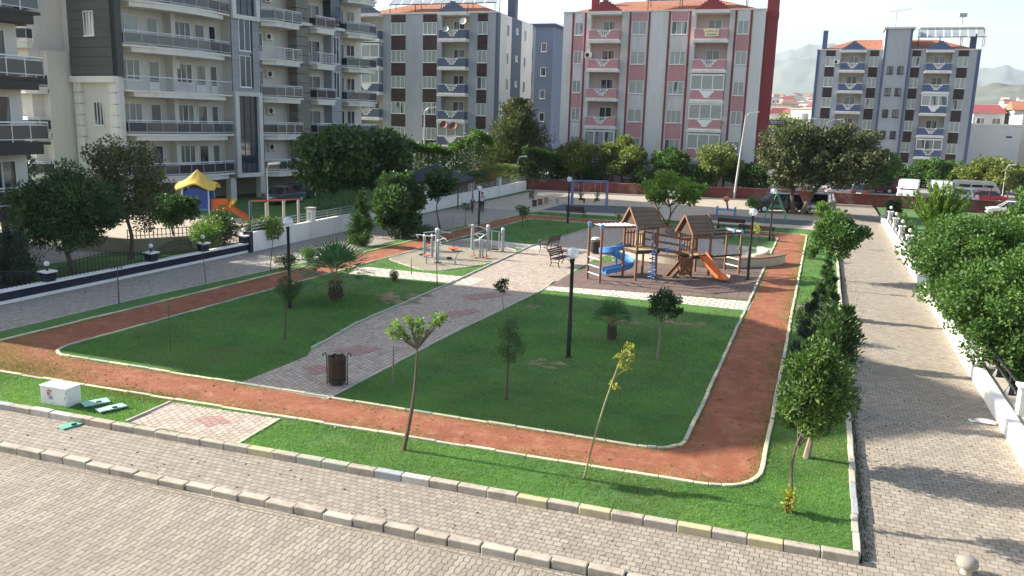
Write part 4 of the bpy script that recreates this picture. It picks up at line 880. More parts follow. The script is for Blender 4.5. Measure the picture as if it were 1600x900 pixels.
# ---- tower with dark brown balcony edges (left edge of the view)
M['brown_edge'] = mat('brown_edge', (.055, .045, .042), .7, .12, 1)
B0 = thing('apartment_tower', 'apartment tower with dark brown edged glass balconies at the left edge of the view', 'apartment tower', (-39.3, 18.3, 0))
MB().box(-14, 0, 0, 14.3, LV[0]-.6, 18.7).build('wall', M['cream'], B0)
for x, y in ((-.6, 13.7), (-.6, 7), (-.6, .6), (-7, 13.7), (-13, 13.7)): MB().box(x-.3, x+.3, y-.5, y+.5, -.06, LV[0]-.6).build('column', mat('column_paint', (.45, .37, .33), .85, .06, .7), B0)
MB().box(-13.5, -4, 1, 12, -.06, LV[0]-.6).build('ground_floor_wall', M['cream'], B0)
for k, lv in enumerate(LV[:5]):
    o = railed_balcony(B0, [(0.01, 8.9), (1.0, 8.9), (1.35, 11), (1.1, 15.0), (-2.5, 15.6), (-5, 15.6), (-5, 14.31)] if 0 else [(.01, 9), (1.05, 9), (1.3, 11.5), (1.1, 14.9), (.01, 14.9)], lv, slab='brown_edge', th=.62)
    o = railed_balcony(B0, [(-5.5, 14.31), (.005, 14.31), (.005, 14.9), (-.3, 15.35), (-5.5, 15.35)][::1], lv, slab='brown_edge', th=.6)
    for y in (2.2, 5, 10.6, 12.8): window(B0, 0, y, lv+.3, 1.6, 2.0, 2, rz=R(90), glass='pane_dark')
    for x in (-2, -4.2, -9): window(B0, x, 14.3, lv+.3, 1.5, 2.0, 2, rz=R(180), glass='pane_dark')
MB().add([(-14.4, -.4, 18.7), (.4, -.4, 18.7), (.4, 14.7, 18.7), (-14.4, 14.7, 18.7), (-3.4, 6.6, 25.0), (-9, 6.6, 25.0)], [(0, 1, 4, 5), (1, 2, 4), (2, 3, 5, 4), (3, 0, 5), (3, 2, 1, 0)]).build('roof', M['roof_tile'], B0)
# ---- right hand background: shed, white houses, blue balcony block
t = thing('warehouse', 'pale grey corrugated box shed with no windows beside the blue grey block', 'shed', (20.6, 150, 0))
b_ = MB(); W_, H_ = 7.6, 8.8
for k in range(38): x = k*.2; b_.add([(x, 0, -.4), (x+.1, -.05, -.4), (x+.2, 0, -.4), (x, 0, H_), (x+.1, -.05, H_), (x+.2, 0, H_)], [(0, 1, 4, 3), (1, 2, 5, 4)])
b_.box(0, 7.6, .01, 12, -.4, H_); b_.build('wall', mat('shed_sheet', (.68, .69, .69), .6, .05, .4, streak=True), t); MB().box(-.1, 7.7, -.12, 12.1, H_, H_+.3).build('roof', M['white_paint'], t); MB().box(5.6, 6.4, -.08, -.05, 7.0, 7.25).build('vent', M['black_metal'], t)
def far_block(label, x, y, w, d, h, wallm, roofm, z0=-.5, rows=2, cat='house', name='far_building'):
    t = thing(name, label, cat, (x, y, 0)); MB().box(0, w, 0, d, z0, h).build('wall', M[wallm], t)
    if roofm: MB().add([(-.4, -.4, h), (w+.4, -.4, h), (w+.4, d+.4, h), (-.4, d+.4, h), (.2, d/2, h+1.6), (w-.2, d/2, h+1.6)], [(0, 1, 5, 4), (1, 2, 5), (2, 3, 4, 5), (3, 0, 4), (3, 2, 1, 0)]).build('roof', M[roofm], t)
    for r_ in range(rows):
        for k in range(max(2, int(w/3.2))): window(t, w*(k+.5)/max(2, int(w/3.2)), 0, h-2.3-3.1*r_, 1.3, 1.4, 2, glass='pane_dark')
    return t
M['red_sheet'] = mat('red_sheet', (.24, .06, .06), .7, .1, .5); M['cyan_paint'] = mat('cyan_paint', (.30, .42, .52), .8, .08, .6)
far_block('white house with dark red metal roof behind the grey shed', 24.4, 172, 5.0, 10, 11.2, 'wall_white', 'red_sheet', rows=2)
far_block('white flats with pale blue band and orange roof behind the shed', 30.4, 170, 7, 10, 11.8, 'wall_white', 'roof_tile', rows=3)
far_block('plain white low block right of the grey shed', 28.6, 153, 2.6, 10, 10.6, 'slab_white', None, rows=0)
far_block('cream house in the gap beside the dark red chimney', -3.4, 185, 3.4, 6, 8.6, 'slab_white', 'roof_tile', rows=1)
t = thing('apartment_block', 'white apartment block with navy blue balconies at the right edge of the view', 'apartment block', (33.2, 140, 0))
MB().box(0, 12, 0, 14, -.3, 21).build('wall', M['slab_white'], t); M['navy'] = mat('navy', (.04, .05, .13), .8, .08, .6)
for k in range(6):
    z = 1.2+3.1*k; o = MB().box(-.9, 9, -1.4, 0, z-.25, z).build('balcony', M['slab_white'], t); p_ = MB(); p_.box(-.9, 9, -1.4, -1.28, z, z+1.05); p_.box(-.9, -.78, -1.28, 0, z, z+1.05); p_.build('parapet', M['navy'], o)
    for x in (1.5, 4.5, 7.5): window(t, x, 0, z+.1, 1.8, 2.1, 2, door=True, name='balcony_door', glass='pane_dark')
MB().tube([(-.4, -.6, 20), (-.4, -.6, 24)], .05, 5).tube([(.6, -.6, 20), (.6, -.6, 24)], .05, 5).bar((-.4, -.6, 23.5), (.6, -.6, 23.5), .06).build('roof_frame', M['grey_metal'], t)
# ---- the town on the slope
hv = []
for i, (c, rf) in enumerate(((('slab_white'), 'roof_tile'), (('wall_white'), 'red_sheet'), (('slab_white'), 'concrete_pale'), (('loggia'), 'roof_tile'))):
    b_ = MB(); b_.mi = 0; b_.box(-5, 5, -4, 4, -4, 6+i); b_.box(-5.05, 5.05, -4.05, -4.0, 5.4+i, 5.6+i); b_.mi = 1
    if i == 2: b_.box(-5.3, 5.3, -4.3, 4.3, 6+i, 6.4+i)
    else: b_.add([(-5.5, -4.5, 6+i), (5.5, -4.5, 6+i), (5.5, 4.5, 6+i), (-5.5, 4.5, 6+i), (-3, 0, 8.4+i), (3, 0, 8.4+i)], [(0, 1, 5, 4), (1, 2, 5), (2, 3, 4, 5), (3, 0, 4), (3, 2, 1, 0)])
    b_.mi = 2
    for zz in (1, 4):
        for x in (-3.4, -1.1, 1.2, 3.5): b_.box(x-.55, x+.55, -4.03, -4.0, zz-.7, zz+.8)
    hv.append(b_.mesh('far_house', [M[c], M[rf], M['pane_dark']]))
hr = random.Random(21)
for i in range(150):
    dist = hr.uniform(330, 1300); az = R(hr.uniform(-3.5, 4.0)) if i % 3 else R(hr.uniform(9.5, 16))
    o = link('far_house', hv[hr.choice((0, 1, 2, 2, 2, 2, 3))], None, (dist*math.sin(az), dist*math.cos(az), gz(dist, 0)), hr.uniform(-.6, .6)); o.scale = (hr.uniform(.8, 1.8), hr.uniform(.8, 1.5), hr.uniform(.7, 1.3))
    tag(o, 'small pale house with tiled or flat roof in the hazy town on the slope', 'house', 'houses of the distant town')
# ================================================================ GARDEN WALLS AND FENCES
def globe_on(par, x, y, z, r=.105):
    b_ = MB().lathe((x, y, z), [(.07, 0), (.05, .04), (.025, .06), (.025, .16), (.05, .18)], 10); o = b_.build('pier_lamp', M['black_metal'], par)
    MB().ball((x, y, z+.18+r), r).build('globe', M['white_plastic'], o, smooth=True); return o
xa = -28.9
t = thing('garden_wall', 'low navy tiled garden wall with white coping, arched iron fence and ball lamp pillars', 'garden wall', (xa, 0, 0))
YA0, YA1 = 12.0, 37.0
MB().box(-.02, .1, YA0, YA1, -.1, .09).build('plinth', M['white_wall'], t)
tl = MB().slab_yz([(YA0, .09), (YA1, .09), (YA1, .42), (YA0, .42)], -.12, .07); o = tl.build('tiled_face', M['navy_tile'], t)
nt_ = M['navy_tile'].node_tree; mpn = [n for n in nt_.nodes if n.type == 'MAPPING'][0]; mpn.inputs['Rotation'].default_value = (R(90), 0, R(90))
for p in (M['brown_panel'],): [n for n in p.node_tree.nodes if n.type == 'MAPPING'][0].inputs['Rotation'].default_value = (R(-90), 0, 0)
for p in (M['cladding'],): [n for n in p.node_tree.nodes if n.type == 'MAPPING'][0].inputs['Rotation'].default_value = (R(-90), R(0), R(-90))
MB().box(-.18, .14, YA0, YA1, .42, .5).build('coping', M['white_paint'], t)
py_ = [13.3, 18.9, 24.5, 30.1, 33.6, 36.8]
for y in py_:
    p_ = MB().box(-.22, .16, y-.2, y+.2, .5, .86).build('pillar', M['navy_tile'], t); MB().box(-.28, .22, y-.27, y+.27, .86, .93).build('pillar_cap', M['white_paint'], p_); globe_on(t, -.03, y, .93)
for y0, y1 in zip(py_[:-1], py_[1:]):
    f = MB(); n = 12; L_ = y1-y0-.4; hh = lambda s: .35+.38*math.sin(math.pi*s)
    f.tube([(-.05, y0+.2+L_*k/16, .5+hh(k/16)) for k in range(17)], .02, 5); f.tube([(-.05, y0+.2+L_*k/16, .5+hh(k/16)*.8) for k in range(17)], .015, 5)
    f.bar((-.05, y0+.2, .58), (-.05, y1-.2, .58), .025)
    for k in range(1, 26): s = k/26; f.bar((-.05, y0+.2+L_*s, .5), (-.05, y0+.2+L_*s, .5+hh(s)+.12), .016)
    f.build('iron_fence', M['black_metal'], t)
def wx(y): return -28.75+(y-37)*(-.028)
t = thing('garden_wall', 'long white rendered garden wall with grey pipe railing beyond the navy tiled wall', 'garden wall', (0, 0, 0))
segs = [(37.2, 43.4), (43.4, 52), (52, 60), (60, 70), (70, 77.5), (77.5, 86)]
wb = MB()
for y0, y1 in segs: h = 1.02; wb.prism([(wx(y0)-.25, y0), (wx(y0), y0), (wx(y1), y1), (wx(y1)-.25, y1)], -.1, h)
wb.build('wall', M['white_wall'], t)
MB().box(wx(37)-.35, wx(37)+.1, 36.95, 37.2, -.1, 1.1).build('end_post', M['navy_tile'], t)
for y0, y1 in segs:
    r_ = MB()
    for h in (1.2, 1.36, 1.52): r_.tube([(wx(y0)-.12, y0+.2, h), (wx(y1)-.12, y1-.25, h)], .028, 6)
    n = max(2, round((y1-y0)/1.8))
    for k in range(n+1): yy = y0+.2+(y1-y0-.45)*k/n; r_.tube([(wx(yy)-.12, yy, 1.0), (wx(yy)-.12, yy, 1.55)], .028, 6)
    r_.build('railing', M['grey_metal'], t)
    if y1 < 80: p_ = MB().box(wx(y1)-.36, wx(y1)+.04, y1-.2, y1+.2, -.1, 1.75).build('pillar', M['white_wall'], t); MB().box(wx(y1)-.42, wx(y1)+.1, y1-.26, y1+.26, 1.75, 1.85).build('pillar_cap', M['concrete_pale'], p_)
# white wall along the promenade
X = 5.0
t = thing('garden_wall', 'low bright white wall along the promenade with white pillars and black twin rails', 'garden wall', (0, 0, 0))
MB().box(X, X+.3, 12, 78.5, ZP-.1, .3).build('wall', M['white_wall'], t); MB().box(X+.3, X+.8, 12, 78.5, ZP-.1, .22).build('ledge', M['concrete_pale'], t)
pyr = [13.0, 18.6, 24.2, 29.8, 35.4, 41.0, 46.6, 52.2, 57.8, 63.4, 69.0, 74.6, 78.3]
for y in pyr:
    p_ = MB().box(X+.38, X+.72, y-.2, y+.2, .2, .95).build('pillar', M['white_wall'], t); MB().box(X+.32, X+.78, y-.26, y+.26, .95, 1.03).build('pillar_cap', M['white_paint'], p_); globe_on(t, X+.55, y, 1.03, .125)
for y0, y1 in zip(pyr[:-1], pyr[1:]):
    r_ = MB(); r_.bar((X+.55, y0+.2, .78), (X+.55, y1-.2, .78), .06); r_.bar((X+.55, y0+.2, .52), (X+.55, y1-.2, .52), .06)
    for k in (1, 2): yy = y0+(y1-y0)*k/3; r_.lathe((X+.55, yy, .2), [(.16, 0), (.12, .1), (.05, .25), (.05, .6)], 8)
    r_.build('railing', M['black_metal'], t)
# dark red street wall
t = thing('street_wall', 'long low dark red wall with flaking pale patches behind the street', 'wall', (0, 0, 0))
rp = [(-31, 87.5), (-12.6, 84.8), (-7.9, 91.0), (5.7, 91.3), (60, 92)]
rp = [(-33, 86.2), (-12.6, 88.8), (-6, 91.0), (5.7, 91.3), (60, 92)]
b_ = MB()
for p, q in zip(rp[:-1], rp[1:]): b_.prism([p, q, (q[0], q[1]+.3), (p[0], p[1]+.3)], -.1, 1.1)
b_.build('wall', M['brick_red'], t); c_ = MB()
for p, q in zip(rp[:-1], rp[1:]): c_.prism([(p[0], p[1]-.06), (q[0], q[1]-.06), (q[0], q[1]+.36), (p[0], p[1]+.36)], 1.1, 1.18)
c_.build('coping', M['brick_red'], t)
f = MB()
for x in np.arange(5, 58, 2.6): f.bar((x, 91.5, 1.18), (x, 91.5, 2.4), .05)
for h in (1.9, 2.48): f.bar((5, 91.5, h), (58, 92.1, h), .03)
f.build('wire_fence', M['black_metal'], t)
struct('street_kerb', MB().prism([(-33, 85.6), (-12.6, 88.0), (-6, 90.3), (5, 90.6), (5, 90.8), (-6, 90.6), (-12.6, 88.3), (-33, 85.9)], -.1, .1), M['concrete_pale'])
# low stone wall and fence of the play court
t = thing('court_wall', 'low beige stone wall with small black fence round the colourful play court', 'wall', (0, 0, 0))
MB().prism([(-33.6, 33.4), (-31.0, 37.6), (-31.25, 37.75), (-33.85, 33.55)], -.1, .75).prism([(-38, 33.2), (-33.6, 33.4), (-33.6, 33.65), (-38, 33.45)], -.1, .75).build('wall', mat('stone_beige', (.27, .24, .18), .9, .15, 1.5), t)
f = MB()
for k in range(24): a = k/23; x, y = -33.7+2.6*a, 33.5+4.2*a; f.bar((x, y, .75), (x, y, 1.25), .03)
f.bar((-33.7, 33.5, 1.2), (-31.1, 37.7, 1.2), .03); f.bar((-33.7, 33.5, .9), (-31.1, 37.7, .9), .03); f.build('iron_fence', M['black_metal'], t)
# ================================================================ LAMPS
def park_lamp(label, px, top, lean=0):
    P = G(*px); h = HZ(top[0], top[1], P); t = thing('park_lamp', label, 'lamp post', P, 0, 'globe lamps of the park'); r = .2
    p_ = MB(); p_.lathe((0, 0, 0), [(.12, -.05), (.13, .03), (.072, .04), (.072, 1.3), (.06, 1.34), (.057, h-2*r-.06), (.075, h-2*r-.02), (.075, h-2*r+.03)], 12); p_.build('pole', M['black_metal'], t, smooth=True)
    MB().ball((0, 0, h-r), r, 22, 14).build('globe', M['globe'], t, smooth=True)
    MB().lathe((0, 0, h-2*r+.02), [(.05, 0), (.05, .09), (.035, .1), (.045, .16), (.06, .22), (.04, .3), (.005, .32)], 10).build('bulb', M['bulb'], t, smooth=True); return t
park_lamp('black globe lamp nearest the camera, on the right hand lawn', (888, 558), (897, 386))
park_lamp('black globe lamp on the left lawn behind a thin pine sapling', (453, 482), (453, 339))
park_lamp('black globe lamp beside the red track near the walking couple', (748, 357), (748, 290))
park_lamp('black globe lamp on the far lawn in front of the blue swing', (887, 349), (889, 276))
park_lamp('black globe lamp at the head of the straight red track', (1202, 376), (1207, 294))
o = park_lamp('black globe lamp at the edge of the rubber floor beside the right climbing frame', (1168, 437), (1175, 325))
def street_pole(label, P, h, arm=1.2, double=False, rz=0, r=.09, lean=(0, 0)):
    t = thing('street_lamp', label, 'street lamp', P, rz); MB().tube([(0, 0, -.05), (lean[0]*.5, lean[1]*.5, h*.5), (lean[0], lean[1], h)], [r, r*.8, r*.5], 10).build('pole', mat('galvanised', (.46, .46, .45), .6, .06, 1), t, smooth=True)
    for s in ((1, -1) if double else (1,)):
        a = MB().tube([(lean[0], lean[1], h-.15), (lean[0]+s*arm*.5, lean[1], h+.25), (lean[0]+s*arm, lean[1], h+.35)], .04, 6); o = a.build('arm', M['grey_metal'], t)
        MB().obox((lean[0]+s*(arm+.3), lean[1], h+.36), (.75, .28, .14), 0, 0, -s*.12).build('lamp_head', M['white_plastic'], o)
    return t
P = AY(1147, 303, 89.9); P = (P[0], 89.9, ZS); h = HZ(1160, 180, P); street_pole('tall slim grey street lamp in front of the red wall left of the dark trees', P, h, .6, lean=(.55, 0), r=.12)
street_pole('tall white double armed street lamp in front of the blue grey block', (AY(1286, 250, 118)[0], 118, 0), AY(1286, 190, 118)[2], 1.4, True)
P = AY(663, 250, 92); street_pole('thin grey street lamp before the slate balcony block, behind the dark canopy', (P[0], 92, 0), AY(663, 172, 92)[2], .9, rz=R(0), r=.14)
street_pole('small grey lamp pole beside the yellow canopy play tower', (-33.7, 45.4, 0), 3.9, .25, r=.05)
P = G(808, 297); street_pole('short grey lamp pole behind the clipped hedges at the far end of the white wall', P, 3.3, .3, r=.05)
P = AY(1567, 300, 112); street_pole('grey lamp pole among the bright trees behind the red coupe', (P[0], 112, 0), AY(1567, 262, 112)[2], .3, r=.07)
# ================================================================ BENCHES AND BINS
def bench(label, P, rz, group='wood and iron benches'):
    t = thing('bench', label, 'bench', P, rz, group)
    s = MB(); [s.obox((0, -.2+.1*k, .44+.01*k*0), (1.5, .085, .035), 0, R(3)) for k in range(5)]; s.build('seat', M['wood_dark'], t)
    b_ = MB(); [b_.obox((0, .27+.035*k, .58+.1*k), (1.5, .03, .08), 0, R(-15)) for k in range(4)]; b_.build('backrest', M['wood_dark'], t)
    for sx in (-1, 1):
        f = MB(); x = sx*.68; f.tube([(x, -.27, 0), (x, -.2, .2), (x, -.26, .42)], .025, 6); f.tube([(x, .3, 0), (x, .2, .22), (x, .26, .44), (x, .4, .93)], .025, 6)
        f.tube([(x, -.26, .42), (x, .26, .42)], .025, 6); f.tube([(x, -.26, .42), (x, -.34, .58), (x, -.24, .67), (x, .05, .66), (x, .3, .62)], .022, 6); f.tube([(x, -.22, .2), (x, 0, .28), (x, .21, .2)], .018, 6); f.build('side_frame', M['black_metal'], t)
    return t
bench('dark bench on the near side of the path facing the gym pad, nearest the playground', G(876, 415), R(80))
bench('dark bench facing the path on the lawn edge beyond the gym pad', G(858, 391), R(-100))
bench('dark wooden bench at the far lawn edge in front of the swing', G(900, 340), R(175))
def high_bench(label, P, rz, w=2.0, legs=.75):
    t = thing('bench', label, 'bench', P, rz); MB().obox((0, 0, legs), (w, .5, .05)).build('seat', M['wood_dark'], t); MB().obox((0, .28, legs+.42), (w, .05, .28), 0, R(-8)).build('backrest', M['wood_dark'], t)
    for sx in (-1, 1): MB().bar((sx*w*.46, .24, 0), (sx*w*.46, .3, legs+.55), .06).bar((sx*w*.46, -.2, 0), (sx*w*.46, -.2, legs), .06).build('leg', M['black_metal'], t)
    return t
high_bench('dark bench with a high board back behind the right play tower', G(1142, 364), R(178), 1.9, .5)
high_bench('long low dark bench at the back of the round plaza by the far track end', G(1182, 374), R(170), 2.4, .42)
def slat_bin(label, P, r, h, bag=False):
    t = thing('litter_bin', label, 'litter bin', P, rnd.random()); b_ = MB(); n = 18
    for k in range(n): a = 2*math.pi*k/n; b_.obox((r*math.cos(a), r*math.sin(a), h*.53+(.03 if k % 3 == 0 else 0)), (.035, 2*math.pi*r/n*.86, h*.86), a)
    b_.build('slats', M['wood_dark'], t); i_ = MB().lathe((0, 0, 0), [(r*.9, .06), (r*.9, h*.8), (r*.85, h*.8), (r*.85, .1)], 18); i_.build('liner', M['black_metal'], t)
    q = MB()
    for z in (h*.25, h*.78):
        for k in range(24): a, c = 2*math.pi*k/24, 2*math.pi*(k+1)/24; q.bar((r*1.08*math.cos(a), r*1.08*math.sin(a), z), (r*1.08*math.cos(c), r*1.08*math.sin(c), z), .012, .04)
    q.build('hoops', M['black_metal'], t)
    for sx in (-1, 1): MB().tube([(sx*(r+.06), 0, 0), (sx*(r+.06), 0, h*.95), (sx*(r+.1), 0, h*1.08), (sx*(r+.17), 0, h*1.04), (sx*(r+.16), 0, h*.96)], .016, 6).build('hook_post', M['black_metal'], t)
    if bag: MB().lathe((0, 0, h*.9), [(r*1.08, -.06), (r*1.05, .06), (r*.75, .17), (.03, .19)], 12).build('bag', M['white_plastic'], t, smooth=True)
    return t
slat_bin('round dark wooden slat bin on the near end of the paved path', G(527, 601), .225, .86)
slat_bin('wooden bin topped with a white bag at the left of the play frame', G(930, 396), .27, .85, True)
# ================================================================ SMALL THINGS AT THE FRONT
P = G(104, 638); t = thing('utility_cabinet', 'white metal utility cabinet with stickers on the front lawn', 'utility cabinet', (P[0]-.43, P[1]+.2, 0), R(1.5)); t.scale = (.82, .82, .66)
o = MB().box(-.52, .52, -.22, .32, -.02, .72).build('body', M['white_plastic'], t); bevel(o, .012)
o = MB().box(-.545, .545, -.245, .345, .721, .76).build('lid', M['white_paint'], t); bevel(o, .01)
MB().box(-.49, .47, -.228, -.2201, .05, .68).build('door', M['white_plastic'], t)
MB().box(.44, .46, -.24, -.2285, .3, .42).build('handle', M['grey_metal'], t); MB().box(.5, .515, -.236, -.2205, .1, .2).box(.5, .515, -.236, -.2205, .52, .62).build('hinge', M['grey_metal'], t)
st = MB(); st.slab_xz([(-.27, .55), (-.03, .55), (-.06, .6), (-.15, .635), (-.24, .6)], -.231, -.229); st.build('sticker_emblem', mat('sticker_grey', (.24, .22, .30), .6, .3, 20), t)
MB().slab_xz([(-.24, .38), (-.16, .38), (-.14, .53), (-.26, .53)], -.231, -.229).build('sticker_red', mat('sticker_red', (.45, .12, .12), .6, .2, 20), t)
MB().box(-.135, -.12, -.231, -.229, .39, .53).box(-.115, -.05, -.231, -.229, .42, .44).box(-.115, -.05, -.231, -.229, .5, .51).build('sticker_lines', mat('sticker_ink', (.22, .17, .33), .6, .2, 20), t)
MB().box(-.21, -.03, -.231, -.229, .24, .27).box(-.19, -.03, -.231, -.229, .29, .36).build('sticker_blue', mat('sticker_blue', (.14, .18, .36), .6, .4, 30), t)
M['plate_green'] = mat('plate_green', (.33, .56, .46), .55, .1, 3, dirt=(.30, .36, .28), dirt_amt=.5); M['plate_green2'] = mat('plate_green2', (.13, .38, .27), .55, .1, 3)
def plate(label, px, z, size, m, tilt):
    c = np.mean([G(*p, z)[:2] for p in px], axis=0); a, b2 = G(*px[0], z), G(*px[1], z); t = thing('cover_plate', label, 'cover plate', (c[0], c[1], z), math.atan2(b2[1]-a[1], b2[0]-a[0]))
    o = MB().obox((0, 0, .05), (size[0], size[1], .035), 0, tilt, 0).build('plate', M[m], t); bevel(o, .008); MB().bar((-.02, -size[1]*.3, .09), (.1, -size[1]*.3, .09), .03).build('handle', M['black_metal'], t)
    MB().box(-size[0]*.45, size[0]*.45, -size[1]*.4, size[1]*.4, -.02, .031).build('frame', M['black_metal'], t)
plate('pale green cover plate on the lawn beside the white cabinet, the farther of the pair', [(132, 635), (168, 628)], 0, (.62, .34), 'plate_green', .05)
plate('pale green cover plate on the lawn beside the white cabinet, the nearer of the pair', [(156, 644), (192, 636)], 0, (.66, .36), 'plate_green', -.06)
plate('deep green cover plate lying flush in the front pavement', [(98, 671), (122, 664)], ZW-.03, (.5, .3), 'plate_green2', 0)
P = G(1508, 905, ZR); t = thing('bollard', 'pale stone bollard with a mushroom cap at the bottom edge of the view', 'bollard', (P[0], P[1], ZR)); hb = HZ(1509, 869, P)-ZR
MB().lathe((0, 0, 0), [(.12, -.05), (.11, .1), (.085, hb-.26), (.095, hb-.2)], 16).build('post', M['concrete'], t, smooth=True); MB().lathe((0, 0, 0), [(.06, hb-.2), (.17, hb-.17), (.185, hb-.13), (.165, hb-.06), (.10, hb-.01), (.02, hb)], 20).build('cap', mat('bollard_stone', (.25, .23, .195), .9, .15, 6, bump=.4), t, smooth=True)
P = G(1540, 661, ZP); t = thing('litter', 'white crumpled bag with a blue mark lying beside the white wall', 'litter', (P[0], P[1], ZP+.005)); b_ = MB()
lr = random.Random(4); b_.lathe((0, 0, 0), [(.03, 0), (.16, .01), (.2, .05), (.12, .09), (.02, .1)], 11); b_.v = [(x*1.4+lr.uniform(-.03, .03), y*.8+lr.uniform(-.03, .03), max(.001, z+lr.uniform(-.02, .02))) for x, y, z in b_.v]; b_.build('bag', M['white_plastic'], t)
MB().obox((-.3, -.02, .03), (.2, .12, .05), .3).build('carton', M['white_paint'], t); MB().obox((-.3, -.02, .058), (.1, .1, .004), .3).build('label_patch', mat('label_blue', (.12, .2, .42), .5), t)
# fallen leaves and weeds on the paving
nr = np.random.default_rng(31)
def litter_leaves(name, boxes, z, m):
    L = []
    for x0, x1, y0, y1, n in boxes:
        Pq = np.stack([nr.uniform(x0, x1, n), nr.uniform(y0, y1, n), np.full(n, z+.012)], 1); ax = np.stack([nr.normal(size=n), nr.normal(size=n), nr.normal(size=n)*.15], 1); L.append(leaves(Pq, ax, .06*nr.uniform(.6, 1.5, n), .035))
    o = link(name, np_mesh(name, np.concatenate(L), 4, m)); o['kind'] = 'stuff'
litter_leaves('fallen_leaves', [(1.5, 2.2, 15, 60, 400), (1.6, 4.9, 15, 78, 500), (-24, 1, 12.8, 14.2, 120)], ZP, leafmat('dead_leaf', (.06, .04, .02), (.11, .08, .035), (.16, .13, .06), .1))
litter_leaves('fallen_leaves', [(-14, -11.5, 18, 45, 160), (-28.6, -25, 18, 70, 500), (-22, -.8, 16.2, 17.9, 220), (-2.3, -.8, 18, 50, 160), (-21, -3, 18.5, 32, 500)], .01, leafmat('dead_leaf', (.06, .04, .02), (.11, .08, .035), (.16, .13, .06), .1))
# ================================================================ CLIMBING FRAME
CF_ = thing('climbing_frame', 'wooden climbing frame with two gabled towers, blue spiral slide and orange slide', 'climbing frame', (-7.95, 39.0, .016), R(45.8))
def post(x, y, h, r=.062, cap=None):
    o = MB().tube([(x, y, -.1), (x, y, h)], r, 10).build('post', M['wood'], CF_, smooth=True)
    if cap: MB().tube([(x, y, h-.16), (x, y, h+.05)], r*1.35, 10).build('bracket', M[cap], o)
    return o
e_, f_, u2, v2, w2 = 2.66, 2.2, 3.36, .1, 1.1
for x, y, c in ((0, 0, 'sky_plastic'), (0, 1.13, 'sky_plastic'), (1.15, 0, None), (1.15, 1.13, None)): post(x, y, e_-.02, cap=c)
for x, y in ((u2, v2), (u2, v2+w2), (u2+w2, v2), (u2+w2, v2+w2)): post(x, y, f_, cap='sky_plastic' if x > u2 else None)
for y in (0, 1.13): post(-2.0, y, 2.72, cap='sky_plastic')
for y in (v2, v2+w2): post(6.4, y, 2.2, cap='sky_plastic')
def gable_roof(x0, x1, y0, y1, ze, zr):
    o = .17; yc = (y0+y1)/2; b_ = MB(); n = 9
    for s in (-1, 1):
        ya = yc+s*((y1-y0)/2+o); dz = zr-ze; L_ = math.hypot(ya-yc, dz); ang = math.atan2(dz, abs(ya-yc))
        for k in range(n):
            t_ = (k+.5)/n; y = ya+(yc-ya)*t_; z = ze-.05+dz*t_; b_.obox(((x0+x1)/2, y, z+.012*(k % 2)), (x1-x0+2*o, L_/n*.93, .03), 0, s*-ang if s > 0 else ang)
    r_ = b_.build('roof', M['roof_wood'], CF_)
    g_ = MB()
    for x in (x0-.03, x1+.03): g_.slab_yz([(y0+.03, ze-.12), (y1-.03, ze-.12), (y1-.03, ze+.02), (yc, zr-.1), (y0+.03, ze+.02)], x-.015, x+.015)
    g_.build('gable_board', M['wood_dark'], r_)
    for x in (x0-o, x1+o):
        MB().bar((x, y0-o, ze-.08), (x, yc, zr), .035, .1).bar((x, y1+o, ze-.08), (x, yc, zr), .035, .1).build('barge_board', M['wood'], r_)
gable_roof(0, 1.15, 0, 1.13, e_, 3.5); gable_roof(u2, u2+w2, v2, v2+w2, f_, 3.05)
def platform(x0, x1, y0, y1, z):
    b_ = MB(); n = 9
    for k in range(n): b_.box(x0-.06+(x1-x0+.12)*k/n, x0-.06+(x1-x0+.12)*(k+.9)/n, y0-.06, y1+.06, z, z+.04)
    o = b_.build('platform', M['wood_pale'], CF_); MB().box(x0-.05, x1+.05, y0-.1, y0-.062, z-.14, z+.03).box(x0-.05, x1+.05, y1+.062, y1+.1, z-.14, z+.03).box(x0-.1, x0-.062, y0-.1, y1+.1, z-.14, z+.03).box(x1+.062, x1+.1, y0-.1, y1+.1, z-.14, z+.03).build('platform_beam', M['wood_dark'], o)
Z1, Z2 = 1.45, 1.05
platform(0, 1.15, 0, 1.13, Z1); platform(u2, u2+w2, v2, v2+w2, Z2)
def slat_rail(p, q, z0, z1, n):
    p, q = Vector(p), Vector(q); b_ = MB()
    for k in range(n): c = p.lerp(q, (k+.5)/n); b_.obox((c.x, c.y, (z0+z1)/2), (.07, .07, z1-z0))
    for z in (z0+.12, z1-.1): b_.bar((p.x, p.y, z), (q.x, q.y, z), .09, .05)
    b_.build('slat_railing', M['wood_pale'] if n == 4 else M['wood'], CF_)
slat_rail((.08, 1.13), (.6, 1.13), Z1-.05, Z1+.85, 3); slat_rail((.62, 1.13), (1.1, 1.13), Z1+.04, Z1+.75, 4); slat_rail((1.15, .08), (1.15, .45), Z1+.04, Z1+.7, 3)
slat_rail((u2+.05, v2+w2), (u2+w2-.05, v2+w2), Z2+.04, Z2+.8, 6); slat_rail((u2-.75, .05), (u2-.05, .05), .1, Z2-.05, 6)
